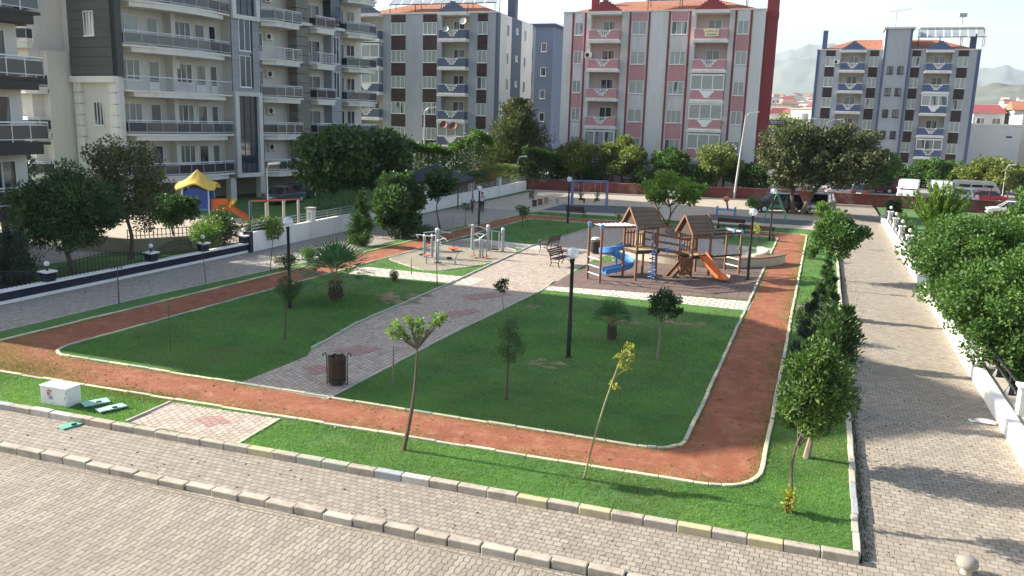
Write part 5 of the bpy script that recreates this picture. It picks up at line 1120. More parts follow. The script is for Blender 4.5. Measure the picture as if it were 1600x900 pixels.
# bridge and stair
b_ = MB()
for k in range(14): t_ = (k+.5)/14; b_.obox((1.2+(u2-1.25)*t_, .78, Z1+(Z2-Z1)*t_), (.12, .7, .05), 0, 0, R(11))
b_.build('bridge', M['wood_pale'], CF_)
for y in (.42, 1.14):
    MB().bar((1.15, y, Z1+.02), (u2, y, Z2+.02), .09, .12).bar((1.15, y, Z1+.75), (u2, y, Z2+.75), .08, .1).bar((1.15, y, Z1+.4), (u2, y, Z2+.4), .06, .08).build('bridge_rail', M['wood'], CF_)
for x, y, z in ((2.0, .36, 1.36), (2.9, .36, 1.55)):
    s_ = MB(); pts = [(math.cos(k*math.pi/5)*(.2 if k % 2 == 0 else .09), math.sin(k*math.pi/5)*(.2 if k % 2 == 0 else .09)) for k in range(10)]; s_.slab_xz([(x+a, z+c) for a, c in pts], y-.03, y+.01); s_.build('star_panel', M['blue_plastic'], CF_)
b_ = MB()
for k in range(5): b_.box(u2-.15-.2*k, u2-.0-.2*k, .12, .62, Z2-.2*(k+1), Z2-.2*(k+1)+.05)
for y in (.14, .6): b_.bar((u2, y, Z2-.02), (u2-1.1, y, .0), .05, .16)
b_.build('stair', M['wood'], CF_)
# monkey bars at both ends
for y in (0, 1.13): MB().bar((-2.1, y, 2.66), (.05, y, 2.6), .08, .1).build('overhead_beam', M['wood'], CF_)
b_ = MB(); [b_.tube([(-1.8+.24*k, 0, 2.67), (-1.8+.24*k, 1.13, 2.67)], .022, 6) for k in range(8)]; b_.build('overhead_rungs', M['pale_blue'], CF_)
for y, z in ((v2, 2.08), (v2+w2, 2.08), (v2+.003, .95)): MB().bar((u2+w2, y, z), (6.5, y, z+.04), .08, .09).build('overhead_beam', M['wood_dark'], CF_)
b_ = MB(); b_.tube([(6.4, v2, 2.16), (6.4, v2+w2, 2.16)], .07, 8); b_.build('cross_bar', M['wood_pale'], CF_)
MB().box(6.3, 6.5, v2+.42, v2+.6, 2.06, 2.26).build('clamp', M['blue_plastic'], CF_)
for x, zs, y0, y1, mm in ((-2.0, (.35, .72, 1.09), 0, 1.13, 'pale_blue'), (6.4, (.35, .72), v2, v2+w2, 'white_paint')):
    b_ = MB(); [b_.tube([(x, y0, z), (x, y1, z)], .03, 6) for z in zs]; b_.build('ladder_rungs', M[mm], CF_)
# spiral slide: an open chute swept round a helix
def chute(path, w, side, mm, name):
    b_ = MB(); n = len(path); prof = [(-w/2-.03, side), (-w/2, side+.02), (-w/2+.05, .05), (-w*.2, 0), (w*.2, 0), (w/2-.05, .05), (w/2, side+.02), (w/2+.03, side), (w/2+.02, -.03), (-w/2-.02, -.03)]
    vs = []; m_ = len(prof)
    for i, p in enumerate(path):
        d = (Vector(path[min(n-1, i+1)])-Vector(path[max(0, i-1)])); d.z = 0; d.normalize(); s = Vector((d.y, -d.x, 0))
        vs += [Vector(p)+s*a+Vector((0, 0, c)) for a, c in prof]
    fs = [(i*m_+k, i*m_+(k+1) % m_, (i+1)*m_+(k+1) % m_, (i+1)*m_+k) for i in range(n-1) for k in range(m_)]+[tuple(range(m_-1, -1, -1)), tuple(range((n-1)*m_, n*m_))]
    b_.add(vs, fs); return b_.build(name, M[mm], CF_, smooth=True)
pt = []; c0 = (.15, 1.13+.85)
for k in range(40):
    t_ = k/39; a = R(-75-385*t_); pt.append((c0[0]+.62*math.cos(a), c0[1]+.62*math.sin(a), Z1-.02-1.12*t_))
a = R(-460); d = Vector((math.sin(a), -math.cos(a), 0)); L0 = Vector(pt[-1]); pt += [tuple(L0+d*.3*k+Vector((0, 0, -.05*k))) for k in (1, 2, 3)]
chute(pt, .5, .22, 'blue_plastic', 'spiral_slide')
MB().tube([(c0[0], c0[1], -.05), (c0[0], c0[1], 1.3)], .05, 8).build('slide_post', M['blue_plastic'], CF_)
chute([(3.95+.12*k/9, v2-.05-1.75*k/12, Z2+.02 if k == 0 else max(.16, Z2+.02-.98*(k/9)**1.05)) for k in range(13)], .46, .16, 'orange_plastic', 'straight_slide')
b_ = MB(); b_.tube([(.72, -.06, 2.45), (.72, -.3, 2.45), (.72, -.3, -.05)], .025, 7)
b_.tube([(.72+.17*math.cos(k*.5), -.3+.17*math.sin(k*.5), .12+1.35*k/76) for k in range(77)], .02, 6); b_.build('spiral_pole', M['blue_plastic'], CF_)
b_ = MB(); [b_.bar((x, y, z), (x2, y2, z), .07, .1) for x, y, x2, y2, z in ((0, 0, 0, 1.13, 2.5), (1.15, 0, 1.15, 1.13, 2.5), (0, 0, 1.15, 0, 2.5), (0, 1.13, 1.15, 1.13, 2.5), (u2, v2, u2+w2, v2, 2.05), (u2, v2+w2, u2+w2, v2+w2, 2.05))]; b_.build('tie_beam', M['wood'], CF_)
# ---- round seat wall and brick bed behind the frame
t = thing('seat_wall', 'curved cream seat wall with brown cap behind the climbing frame', 'seat wall', (-6.6, 50.0, 0)); R_ = 5.3
def ring(a0, a1, r0, r1, z0, z1, n=40):
    b_ = MB(); vs = []
    for k in range(n+1):
        a = R(a0+(a1-a0)*k/n); c, s = math.cos(a), math.sin(a); vs += [(r0*c, r0*s, z0), (r1*c, r1*s, z0), (r1*c, r1*s, z1), (r0*c, r0*s, z1)]
    b_.add(vs, [(4*k+i, 4*k+(i+1) % 4, 4*k+4+(i+1) % 4, 4*k+4+i) for k in range(n) for i in range(4)]+[(3, 2, 1, 0), (4*n, 4*n+1, 4*n+2, 4*n+3)]); return b_
M['cream_stone'] = mat('cream_stone', (.52, .46, .36), .85, .1, 1.5, dirt=(.33, .28, .21), dirt_amt=.5)
ring(-142, -15, R_-.4, R_, -.05, .47).build('wall', M['cream_stone'], t); ring(-142, -15, R_-.45, R_+.04, .471, .52).build('cap', mat('cap_brown', (.17, .10, .07), .8, .15, 2), t)
ring(-30, 25, R_-1.6, R_-1.25, -.05, .42).build('inner_wall', M['cream_stone'], t)
t = thing('round_bed', 'low round stepped bed of brown bricks on the plaza behind the towers', 'planter', (-7.7, 58.6, 0)); M['bed_brick'] = paver('bed_brick', (.17, .11, .085), (.24, .16, .12), .3, .12, 0, ms=.015)
ring(0, 360, 0.01, 2.3, -.02, .18, 48).build('lower_step', M['bed_brick'], t); ring(0, 360, .01, 1.8, .181, .36, 48).build('upper_step', M['bed_brick'], t)
ring(0, 360, 1.0, 1.15, .361, .62, 36).build('rim', M['cream_stone'], t)
# ================================================================ OUTDOOR GYM
gyml = 'outdoor gym machines on the paved pad'
def gym(label, px, rz=0): return thing('gym_machine', label, 'gym machine', G(*px, .016), rz, gyml)
def gcol(t, x, y, h, r=.085, name='column', cap=True):
    o = MB().lathe((x, y, 0), [(r*1.7, -.01), (r*1.7, .02), (r, .03), (r, h)], 14).build(name, M['grey_metal'], t, smooth=True)
    if cap: MB().lathe((x, y, h), [(r*1.04, -.02), (r*1.0, .04), (r*.6, .09), (.01, .11)], 14).build('cap', M['chrome'], o, smooth=True)
    return o
t = gym('tall twin column gym machine with arms at its top, amid the left group', (683, 402), .3)
gcol(t, 0, 0, 1.5, .12); gcol(t, -.3, .1, 1.15, .07)
MB().tube([(-.75, -.1, 1.32), (0, 0, 1.42), (.75, .1, 1.34)], .035, 7).build('arm', M['grey_metal'], t); MB().tube([(.1, 0, 1.2), (.5, -.3, 1.05), (.62, -.32, .9)], .025, 6).tube([(-.1, 0, 1.2), (-.5, .1, 1.1)], .025, 6).build('handles', M['chrome'], t)
t = gym('gym machine with an orange seat and curved handlebars at the left of the pad', (663, 402), -.2)
gcol(t, 0, 0, 1.15, .08); MB().tube([(-.35, -.1, 1.05), (-.42, -.2, 1.2), (-.1, -.1, 1.22), (0, 0, 1.1), (.2, 0, 1.22), (.45, .1, 1.15)], .025, 6).build('handlebar', M['chrome'], t)
MB().tube([(.02, -.05, .5), (-.1, -.28, .56)], .03, 6).build('seat_arm', M['grey_metal'], t); MB().lathe((-.12, -.3, .55), [(.17, 0), (.18, .03), (.1, .05)], 14).build('seat', M['orange_plastic'], t)
MB().tube([(0, .1, .4), (-.3, .15, .12)], .03, 6).box(-.42, -.22, .08, .24, .06, .12).build('pedal', M['black_metal'], t)
t = gym('gym stool machine with a low orange disc seat beside the tall twin columns', (666, 412), 0)
MB().tube([(0, 0, -.01), (0, 0, .42)], .045, 8).build('column', M['grey_metal'], t); MB().lathe((.05, .05, .42), [(.16, 0), (.18, .03), (.1, .06)], 14).build('seat', M['orange_plastic'], t)
t = gym('gym rowing machine with sloping arms and low beam, front of the left group', (684, 411), R(4))
gcol(t, 0, 0, 1.15, .055); MB().tube([(-.22, -.1, 1.1), (0, 0, 1.16), (.32, .05, 1.34)], .03, 6).tube([(.1, .12, .1), (.1, .12, 1.12)], .03, 6).build('arms', M['chrome'], t)
MB().bar((0, 0, .22), (.85, .05, .22), .07).build('beam', M['grey_metal'], t); MB().tube([(.95, .05, -.01), (.92, .05, .28), (1.08, .05, .6)], .04, 7).build('seat_post', M['grey_metal'], t); MB().obox((.62, .05, .3), (.2, .24, .1)).build('weight_block', M['black_metal'], t); MB().box(-.16, .16, -.14, .14, -.01, .04).build('foot', M['black_metal'], t)
t = gym('gym swing frame of three grey posts with hanging foot plates behind the walker', (762, 392), 0); P0 = G(762, 392)
for px, h in (((738, 390), 1.38), ((762, 392), 1.42), ((785, 393), 1.28)): q = G(*px); gcol(t, q[0]-P0[0], q[1]-P0[1], h, .1)
qa, qb = G(738, 390), G(785, 393); A_, B_ = (qa[0]-P0[0], qa[1]-P0[1]), (qb[0]-P0[0], qb[1]-P0[1])
MB().tube([(A_[0]-.25, A_[1]-.1, 1.42), (A_[0]*.5, A_[1]*.5, 1.36), (0, 0, 1.2)], .04, 6).build('top_bar', M['grey_metal'], t); MB().tube([(0, 0, 1.2), (B_[0], B_[1], 1.1)], .04, 6).build('top_bar', M['grey_metal'], t)
MB().tube([(B_[0]*.25, B_[1]*.25, 1.17), (B_[0]*.25, B_[1]*.25, .12)], .022, 6).tube([(B_[0]*.75, B_[1]*.75, 1.12), (B_[0]*.75, B_[1]*.75, .12)], .022, 6).build('hanger', M['chrome'], t); MB().box(B_[0]*.2, B_[0]*.8, -.12, .16, .1, .14).build('foot_plate', M['wood_dark'], t)
t = gym('gym walker with pale hanging legs and curved handle before the three posts', (750, 403), .1)
gcol(t, 0, 0, 1.05, .07); gcol(t, .12, .1, 1.0, .05, cap=False)
MB().tube([(-.35, 0, .92), (0, 0, 1.02), (.35, .05, .95)], .035, 6).tube([(-.2, -.1, 1.25), (0, -.05, 1.1), (.25, -.1, 1.28)], .025, 6).tube([(-.38, .1, 1.25), (-.1, .15, 1.32), (.3, .15, 1.26)], .022, 6).build('handlebar', M['chrome'], t)
for x in (-.33, .33): MB().tube([(x, 0, .92), (x*1.12, 0, .14)], .035, 6).build('swing_leg', M['grey_metal'], t); MB().box(x*1.12-.1, x*1.12+.1, -.3, .12, .1, .14).build('foot_plate', M['orange_plastic'], t)
t = gym('low orange disc stepper lying flat in the middle of the gym pad', (708, 392), 0)
MB().lathe((0, 0, 0), [(.1, -.01), (.08, .12), (.3, .13), (.32, .17), (.05, .18)], 18).build('disc', M['orange_plastic'], t)
# ================================================================ PEOPLE
def skin_mesh(name, joints, edges, m, par, sub=2, root=0):
    me = bpy.data.meshes.new(name); me.from_pydata([j[0] for j in joints], edges, []); me.materials.append(m); o = link(name, me, par)
    md = o.modifiers.new('skin', 'SKIN'); md.use_smooth_shade = True
    for i, j in enumerate(joints): s = me.skin_vertices[0].data[i]; r = j[1]; s.radius = r if isinstance(r, tuple) else (r, r); s.use_root = i == root
    sb = o.modifiers.new('sub', 'SUBSURF'); sb.levels = 1; sb.render_levels = sub; return o
def person(label, loc, rz, J, shirt, legs, hair_len=.0, shoes=(.05, .05, .05), sc=1.0, short=False, sleeves=.5, bag=None):
    """J: dict of joints; x to the person's right, y forward, z up"""
    t = thing('person', label, 'person', loc, rz); t.scale = (sc,)*3
    k = ['pelvis', 'belly', 'chest', 'neck', 'chin', 'head', 'top', 'shR', 'elR', 'wrR', 'haR', 'shL', 'elL', 'wrL', 'haL', 'hipR', 'knR', 'anR', 'toR', 'hipL', 'knL', 'anL', 'toL']
    rad = dict(pelvis=(.13, .10), belly=(.125, .09), chest=(.145, .10), neck=.05, chin=(.065, .07), head=(.082, .095), top=(.05, .06), shR=.055, elR=.04, wrR=.03, haR=(.035, .02), shL=.055, elL=.04, wrL=.03, haL=(.035, .02),
               hipR=.085, knR=.058, anR=.04, toR=(.04, .025), hipL=.085, knL=.058, anL=.04, toL=(.04, .025))
    ix = {n_: i for i, n_ in enumerate(k)}
    ed = [('pelvis', 'belly'), ('belly', 'chest'), ('chest', 'neck'), ('neck', 'chin'), ('chin', 'head'), ('head', 'top')]
    for s in 'RL': ed += [('chest', 'sh'+s), ('sh'+s, 'el'+s), ('el'+s, 'wr'+s), ('wr'+s, 'ha'+s), ('pelvis', 'hip'+s), ('hip'+s, 'kn'+s), ('kn'+s, 'an'+s), ('an'+s, 'to'+s)]
    skin_mesh('body', [(J[n_], rad[n_]) for n_ in k], [(ix[a], ix[b_]) for a, b_ in ed], M['skin'], t)
    g = lambda r, e: tuple(q+e for q in r) if isinstance(r, tuple) else r+e
    sn = ['pelvis', 'belly', 'chest', 'shR', 'elR', 'shL', 'elL']; jj = [(J[n_], g(rad[n_], .018)) for n_ in sn]
    for i_, a, b_ in ((4, 'shR', 'elR'), (6, 'shL', 'elL')): jj[i_] = (tuple(Vector(J[a]).lerp(Vector(J[b_]), sleeves+.35)), .06)
    skin_mesh('shirt', jj, [(0, 1), (1, 2), (2, 3), (3, 4), (2, 5), (5, 6)], mat('cloth_%d' % (hash(label) % 99991), shirt, .9, .08, 8), t)
    lj = [(J['pelvis'], g(rad['pelvis'], .012))]; le = []
    for s in 'RL':
        n0 = len(lj); kn = J['kn'+s]; an = J['an'+s]
        if short: lj += [(J['hip'+s], .1), (tuple(Vector(J['hip'+s]).lerp(Vector(kn), .8)), .08)]; le += [(0, n0), (n0, n0+1)]
        else: lj += [(J['hip'+s], .1), (kn, .073), (tuple(Vector(kn).lerp(Vector(an), .94)), .055)]; le += [(0, n0), (n0, n0+1), (n0+1, n0+2)]
    skin_mesh('trousers', lj, le, mat('trouser_%d' % (hash(label) % 99991), legs, .9, .1, 8), t)
    for s in 'RL': skin_mesh('shoe', [(J['an'+s], .048), (tuple(Vector(J['an'+s]).lerp(Vector(J['to'+s]), .5)), .05), (J['to'+s], .045)], [(0, 1), (1, 2)], mat('shoe_%d' % (hash(label) % 9973), shoes, .7, .1, 5), t, 1)
    hd = Vector(J['head']); hp = [(tuple(hd+Vector((0, -.03, .02))), (.094, .1)), (tuple(hd+Vector((0, -.02, .085))), (.07, .08))]; he = [(0, 1)]
    if hair_len: hp.append((tuple(hd+Vector((0, -.09, -hair_len))), (.06, .04))); he.append((0, 2))
    skin_mesh('hair', hp, he, M['hair'], t); fm = MB()
    for sx in (-1, 1): fm.ball((hd.x+sx*.032, hd.y+.088, hd.z+.005), .011, 8, 5)
    fm.build('eyes', M['hair'], t); MB().bar((hd.x-.022, hd.y+.094, hd.z-.055), (hd.x+.022, hd.y+.094, hd.z-.055), .012).build('mouth', mat('lips', (.3, .1, .09), .6), t); MB().slab_yz([(hd.y+.08, hd.z-.03), (hd.y+.118, hd.z-.03), (hd.y+.085, hd.z+.02)], hd.x-.012, hd.x+.012).build('nose', M['skin'], t)
    return t
def pose_walk(sw=.28, arm=.2):
    return dict(pelvis=(0, 0, .93), belly=(0, .01, 1.08), chest=(0, 0, 1.3), neck=(0, 0, 1.45), chin=(0, .02, 1.5), head=(0, .015, 1.58), top=(0, 0, 1.66), shR=(.17, 0, 1.38), elR=(.23, -.08+arm*.2, 1.11), wrR=(.22, .05+arm*.5, .9), haR=(.22, .08+arm*.55, .81),
                shL=(-.17, 0, 1.38), elL=(-.23, -.02-arm*.6, 1.12), wrL=(-.23, -.05-arm*.9, .89), haL=(-.23, -.03-arm, .8), hipR=(.09, 0, .87), knR=(.095, -sw*.25, .48), anR=(.09, -sw, .12), toR=(.1, -sw+.12, .04), hipL=(-.09, 0, .87), knL=(-.095, sw*.7, .49), anL=(-.09, sw, .08), toL=(-.1, sw+.15, .045))
def pose_swing():
    return dict(pelvis=(0, 0, .06), belly=(0, .0, .2), chest=(0, -.04, .42), neck=(0, -.05, .56), chin=(0, -.03, .61), head=(0, -.03, .69), top=(0, -.045, .77), shR=(.17, -.04, .5), elR=(.3, .04, .42), wrR=(.27, .1, .62), haR=(.26, .1, .69),
                shL=(-.17, -.04, .5), elL=(-.3, .04, .42), wrL=(-.27, .1, .62), haL=(-.26, .1, .69), hipR=(.09, .04, .03), knR=(.1, .42, .04), anR=(.1, .5, -.36), toR=(.1, .63, -.42), hipL=(-.09, .04, .03), knL=(-.1, .42, .03), anL=(-.1, .55, -.34), toL=(-.1, .69, -.39))
P = G(753, 332, ZS); person('person in a white top and black trousers walking along the side pavement', P, R(200), pose_walk(), (.62, .60, .66), (.02, .02, .025), .12, sc=.97)
P = G(738, 333, ZS); person('child in dark blue walking beside the adult in white on the side pavement', P, R(185), pose_walk(.2), (.03, .035, .10), (.10, .07, .06), .06, sc=.78)
# swing with two children
SW0, SW1 = G(893, 323, ZS), G(947, 323, ZS); sv = Vector((SW1[0]-SW0[0], SW1[1]-SW0[1], 0)); Ls = sv.length
t = thing('swing', 'blue metal swing frame with two seats on a dark mat near the street', 'swing', (SW0[0], SW0[1], ZS), math.atan2(sv.y, sv.x)); HS = 2.3
for x in (0, Ls):
    f = MB()
    for dy in (-.35, .35): f.bar((x, dy*.6-.1, -.02), (x, dy*.35, HS), .09)
    f.bar((x, -.2, HS*.62), (x, .2, HS*.62), .07); f.bar((x, -.16, HS), (x, .16, HS), .1); f.build('end_frame', M['b_blue'] if 0 else mat('swing_blue', (.12, .18, .42), .5, .08, 2), t)
MB().tube([(-.1, 0, HS), (Ls+.1, 0, HS)], .07, 8).build('top_bar', mat('swing_blue', (.12, .18, .42)), t)
def seat(x, dy, z, m):
    c = MB(); [c.tube([(x+s*.26, 0, HS-.03), (x+s*.26, dy, z)], .012, 5) for s in (-1, 1)]; c.build('chains', M['grey_metal'], t); MB().obox((x, dy, z-.02), (.5, .24, .05)).build('seat', M[m], t)
seat(Ls*.24, -.15, .62, 'yellow_plastic'); seat(Ls*.74, .1, .58, 'black_metal')
def on_swing(x, dy, z): a = math.atan2(sv.y, sv.x); return (SW0[0]+math.cos(a)*x-math.sin(a)*dy, SW0[1]+math.sin(a)*x+math.cos(a)*dy, ZS+z)
person('child in grey brown clothes sitting on the yellow seat of the blue swing', on_swing(Ls*.24, -.15, .7), math.atan2(sv.y, sv.x)+R(-60), pose_swing(), (.22, .18, .15), (.03, .03, .035), 0, sc=.88)
person('child in a pale blue shirt sitting on the dark seat of the blue swing', on_swing(Ls*.74, .1, .66), math.atan2(sv.y, sv.x)+R(0), pose_swing(), (.40, .42, .50), (.10, .06, .045), .08, sc=.85, short=True)
# green frame, spring rider, short posts
t = thing('green_swing', 'thin green A shaped swing frame on the grey strip by the black car', 'swing frame', (*G(1210, 345)[:2], ZS)); gm = mat('green_paint', (.10, .33, .20), .5, .08, 3)
for y in (0, 1.6): MB().tube([(-.95, y, -.02), (0, y, 2.25), (.95, y, -.02)], .05, 7).bar((-.45, y, 1.15), (.45, y, 1.15), .05).build('end_frame', gm, t)
MB().tube([(0, -.1, 2.25), (0, 1.7, 2.25)], .05, 7).build('top_bar', gm, t)
t = thing('spring_rider', 'small blue bench rider with a round orange head on the grey strip', 'spring rider', (*G(1134, 336)[:2], ZS))
MB().box(-.75, .75, -.15, .15, .42, .5).build('seat', M['sky_plastic'], t); [MB().box(x-.06, x+.06, -.25, .25, -.02, .75).build('side_panel', M['sky_plastic'], t) for x in (-.75, .75)]; MB().tube([(.15, 0, .5), (.0, .05, 1.15)], .08, 7).build('neck', M['slate'], t); MB().ball((-.05, .05, 1.4), .26, 14, 8).build('head', M['orange_plastic'], t, smooth=True)
for px, lab, mm, h in (((835, 322), 'dark square planter box at the left end of the grey strip, under a thin tree', 'wood_dark', .5), ((844, 320), 'brown square planter box, the middle one of three by the swing', 'wood', .48), ((853, 318), 'ochre square planter box, the one of three nearest the street', 'wood_pale', .48)):
    P = G(*px, ZS); t = thing('planter_box', lab, 'planter', P); o = MB().box(-.17, .17, -.17, .17, 0, h).build('box', M[mm], t); bevel(o, .02); MB().box(-.19, .19, -.19, .19, h, h+.04).build('rim', M['wood_dark'], t)
t = thing('seesaw', 'low seesaw with a pale plank beside the blue swing', 'seesaw', (*G(871, 318, ZS)[:2], ZS), R(35)); MB().bar((-1.4, 0, .12), (1.4, 0, .75), .2, .06).build('plank', M['wood_pale'], t); MB().box(-.12, .12, -.15, .15, -.01, .42).build('pivot', M['concrete_pale'], t); MB().bar((1.1, -.18, .95), (1.1, .18, .95), .04).bar((1.1, 0, .68), (1.1, 0, .95), .04).build('handle', M['yellow_plastic'], t)
# ================================================================ PLAY COURT ON THE LEFT
t = thing('play_tower', 'play tower with a wavy yellow star canopy, blue panels and orange slide', 'play tower', (-38.6, 44.6, 0), R(28)); t.scale = (.74, .74, 1)
def zc(py): return AY(318, py, 44.6)[2]
ZE = zc(291); ZT_ = zc(272)+.3; a_ = 1.1
b_ = MB(); nA, nR = 64, 8; vs = []
for j in range(nR+1):
    f = j/nR
    for i in range(nA):
        an = 2*math.pi*i/nA; corner = abs(math.cos(2*(an-math.pi/4)))**2.2; r = f*(1.6+.55*corner); lift = .32*(1-corner)*f**2
        vs.append((r*math.cos(an), r*math.sin(an), ZE+(ZT_-ZE)*(1-f)**1.25+lift*.85-.1*f*f*corner))
fs = [(j*nA+i, j*nA+(i+1) % nA, (j+1)*nA+(i+1) % nA, (j+1)*nA+i) for j in range(nR) for i in range(nA)]; n_ = len(vs)
vs += [(x, y, z-.09) for x, y, z in vs]; fs += [tuple(n_+q for q in f[::-1]) for f in fs]+[(nR*nA+i, n_+nR*nA+i, n_+nR*nA+(i+1) % nA, nR*nA+(i+1) % nA) for i in range(nA)]
b_.add(vs, fs).build('canopy', M['yellow_plastic'], t, smooth=True)
for x in (-a_, a_):
    for y in (-a_, a_): MB().tube([(x, y, -.05), (x, y, ZE+.15)], .07, 8).build('post', M['pale_blue'], t)
def arched(w, z0, h): return [(-w, z0), (w, z0), (w, z0+h*.7)]+[(w*math.cos(math.pi*k/8), z0+h*.7+h*.3*math.sin(math.pi*k/8)) for k in range(1, 8)]+[(-w, z0+h*.7)]
for rz in (0, 90, 270): o = MB().slab_xz(arched(a_-.1, 1.15, 1.35), -a_-.03, -a_+.03).build('blue_panel', mat('royal_blue', (.03, .07, .30), .45, .08, 2), t, rz=R(rz))
MB().box(-a_, a_, -a_, a_, 1.05, 1.15).build('platform', M['blue_plastic'], t)
b_ = MB(); b_.box(a_+.05, a_+1.5, -.45, -.38, .9, 1.75).box(a_+.05, a_+1.5, .38, .45, .9, 1.75).box(a_+.05, a_+1.6, -.38, .38, .9, 1.0).build('tunnel_side', M['orange_plastic'], t)
b_ = MB()
for s in (-.38, .38): b_.slab_xz([(a_+1.6, 1.0), (a_+3.6, .05), (a_+3.7, .3), (a_+1.6, 1.4)], s-.03, s+.03)
b_.add([(a_+1.6, -.36, 1.02), (a_+1.6, .36, 1.02), (a_+3.65, .36, .1), (a_+3.65, -.36, .1)], [(0, 1, 2, 3)]).build('slide', M['orange_plastic'], t); MB().tube([(a_+1.6, -.5, 1.2), (a_+1.9, -.45, 1.75), (a_+2.1, .4, 1.7), (a_+1.6, .5, 1.2)], .1, 8).build('slide_arch', M['yellow_plastic'], t)
t = thing('pergola', 'grey post frame with a thin orange top beam above the white garden wall', 'pergola', (0, 0, 0)); tops = []
for k, (px, py, Y) in enumerate(((391, 314, 40.6), (416, 317, 42.4), (443, 312, 44.4), (466, 311, 46.2))):
    P = AY(px, py, Y); z = P[2]-(0 if k == 0 else .0); MB().tube([(P[0], Y, -.05), (P[0], Y, z)], .085, 10).build('post', M['concrete_pale'] if k else M['slate'], t, smooth=True); tops.append((P[0], Y, z-.02))
MB().bar(tops[0], tops[3], .09, .09).build('beam', mat('beam_red', (.34, .09, .05), .6), t)
M['canvas'] = mat('canvas', (.028, .032, .042), .85, .1, .6)
C = AY(680, 275, 66); t = thing('gazebo', 'dark charcoal pyramid canopy on thin posts behind the white wall', 'gazebo', (C[0], 66, 0), R(10)); ze, zt = AY(650, 278, 66)[2], AY(680, 256, 66)[2]; w = 2.9
b_ = MB().add([(-w, -w, ze), (w, -w, ze), (w, w, ze), (-w, w, ze), (0, 0, zt), (-w, -w, ze-.3), (w, -w, ze-.3), (w, w, ze-.3), (-w, w, ze-.3), (0, 0, zt-.08)], [(0, 1, 4), (1, 2, 4), (2, 3, 4), (3, 0, 4), (0, 5, 6, 1), (1, 6, 7, 2), (2, 7, 8, 3), (3, 8, 5, 0), (6, 5, 9), (7, 6, 9), (8, 7, 9), (5, 8, 9)]); b_.build('canopy', M['canvas'], t)
for x in (-w+.15, w-.15):
    for y in (-w+.15, w-.15): MB().tube([(x, y, -.05), (x, y, ze)], .05, 6).build('post', M['black_metal'], t)
P = AY(757, 290, 84); z0, z1 = AY(757, 284, 84)[2], AY(757, 266, 84)[2]; t = thing('play_house', 'bright orange red play house with a sloping chute above the clipped hedges', 'play house', (P[0], 84, 0))
rm = mat('coral_red', (.52, .11, .06), .5, .08, 1); MB().box(-1.0, 1.2, -.9, .9, 0, z1).build('wall', rm, t); MB().box(-1.1, 1.3, -1.0, 1.0, z1, z1+.14).build('roof', mat('coral_top', (.60, .22, .14), .5), t)
b_ = MB(); b_.slab_xz([(-4.6, z0-1.1), (-1.0, z0-.6), (-1.0, z0+.55), (-2.3, z0+.35), (-3.2, z0-.45), (-4.6, z0-.6)], -.8, .5).build('chute', rm, t); MB().box(-4.7, -1.0, -.7, .4, 0, z0-1.15).build('base', M['loggia'], t)
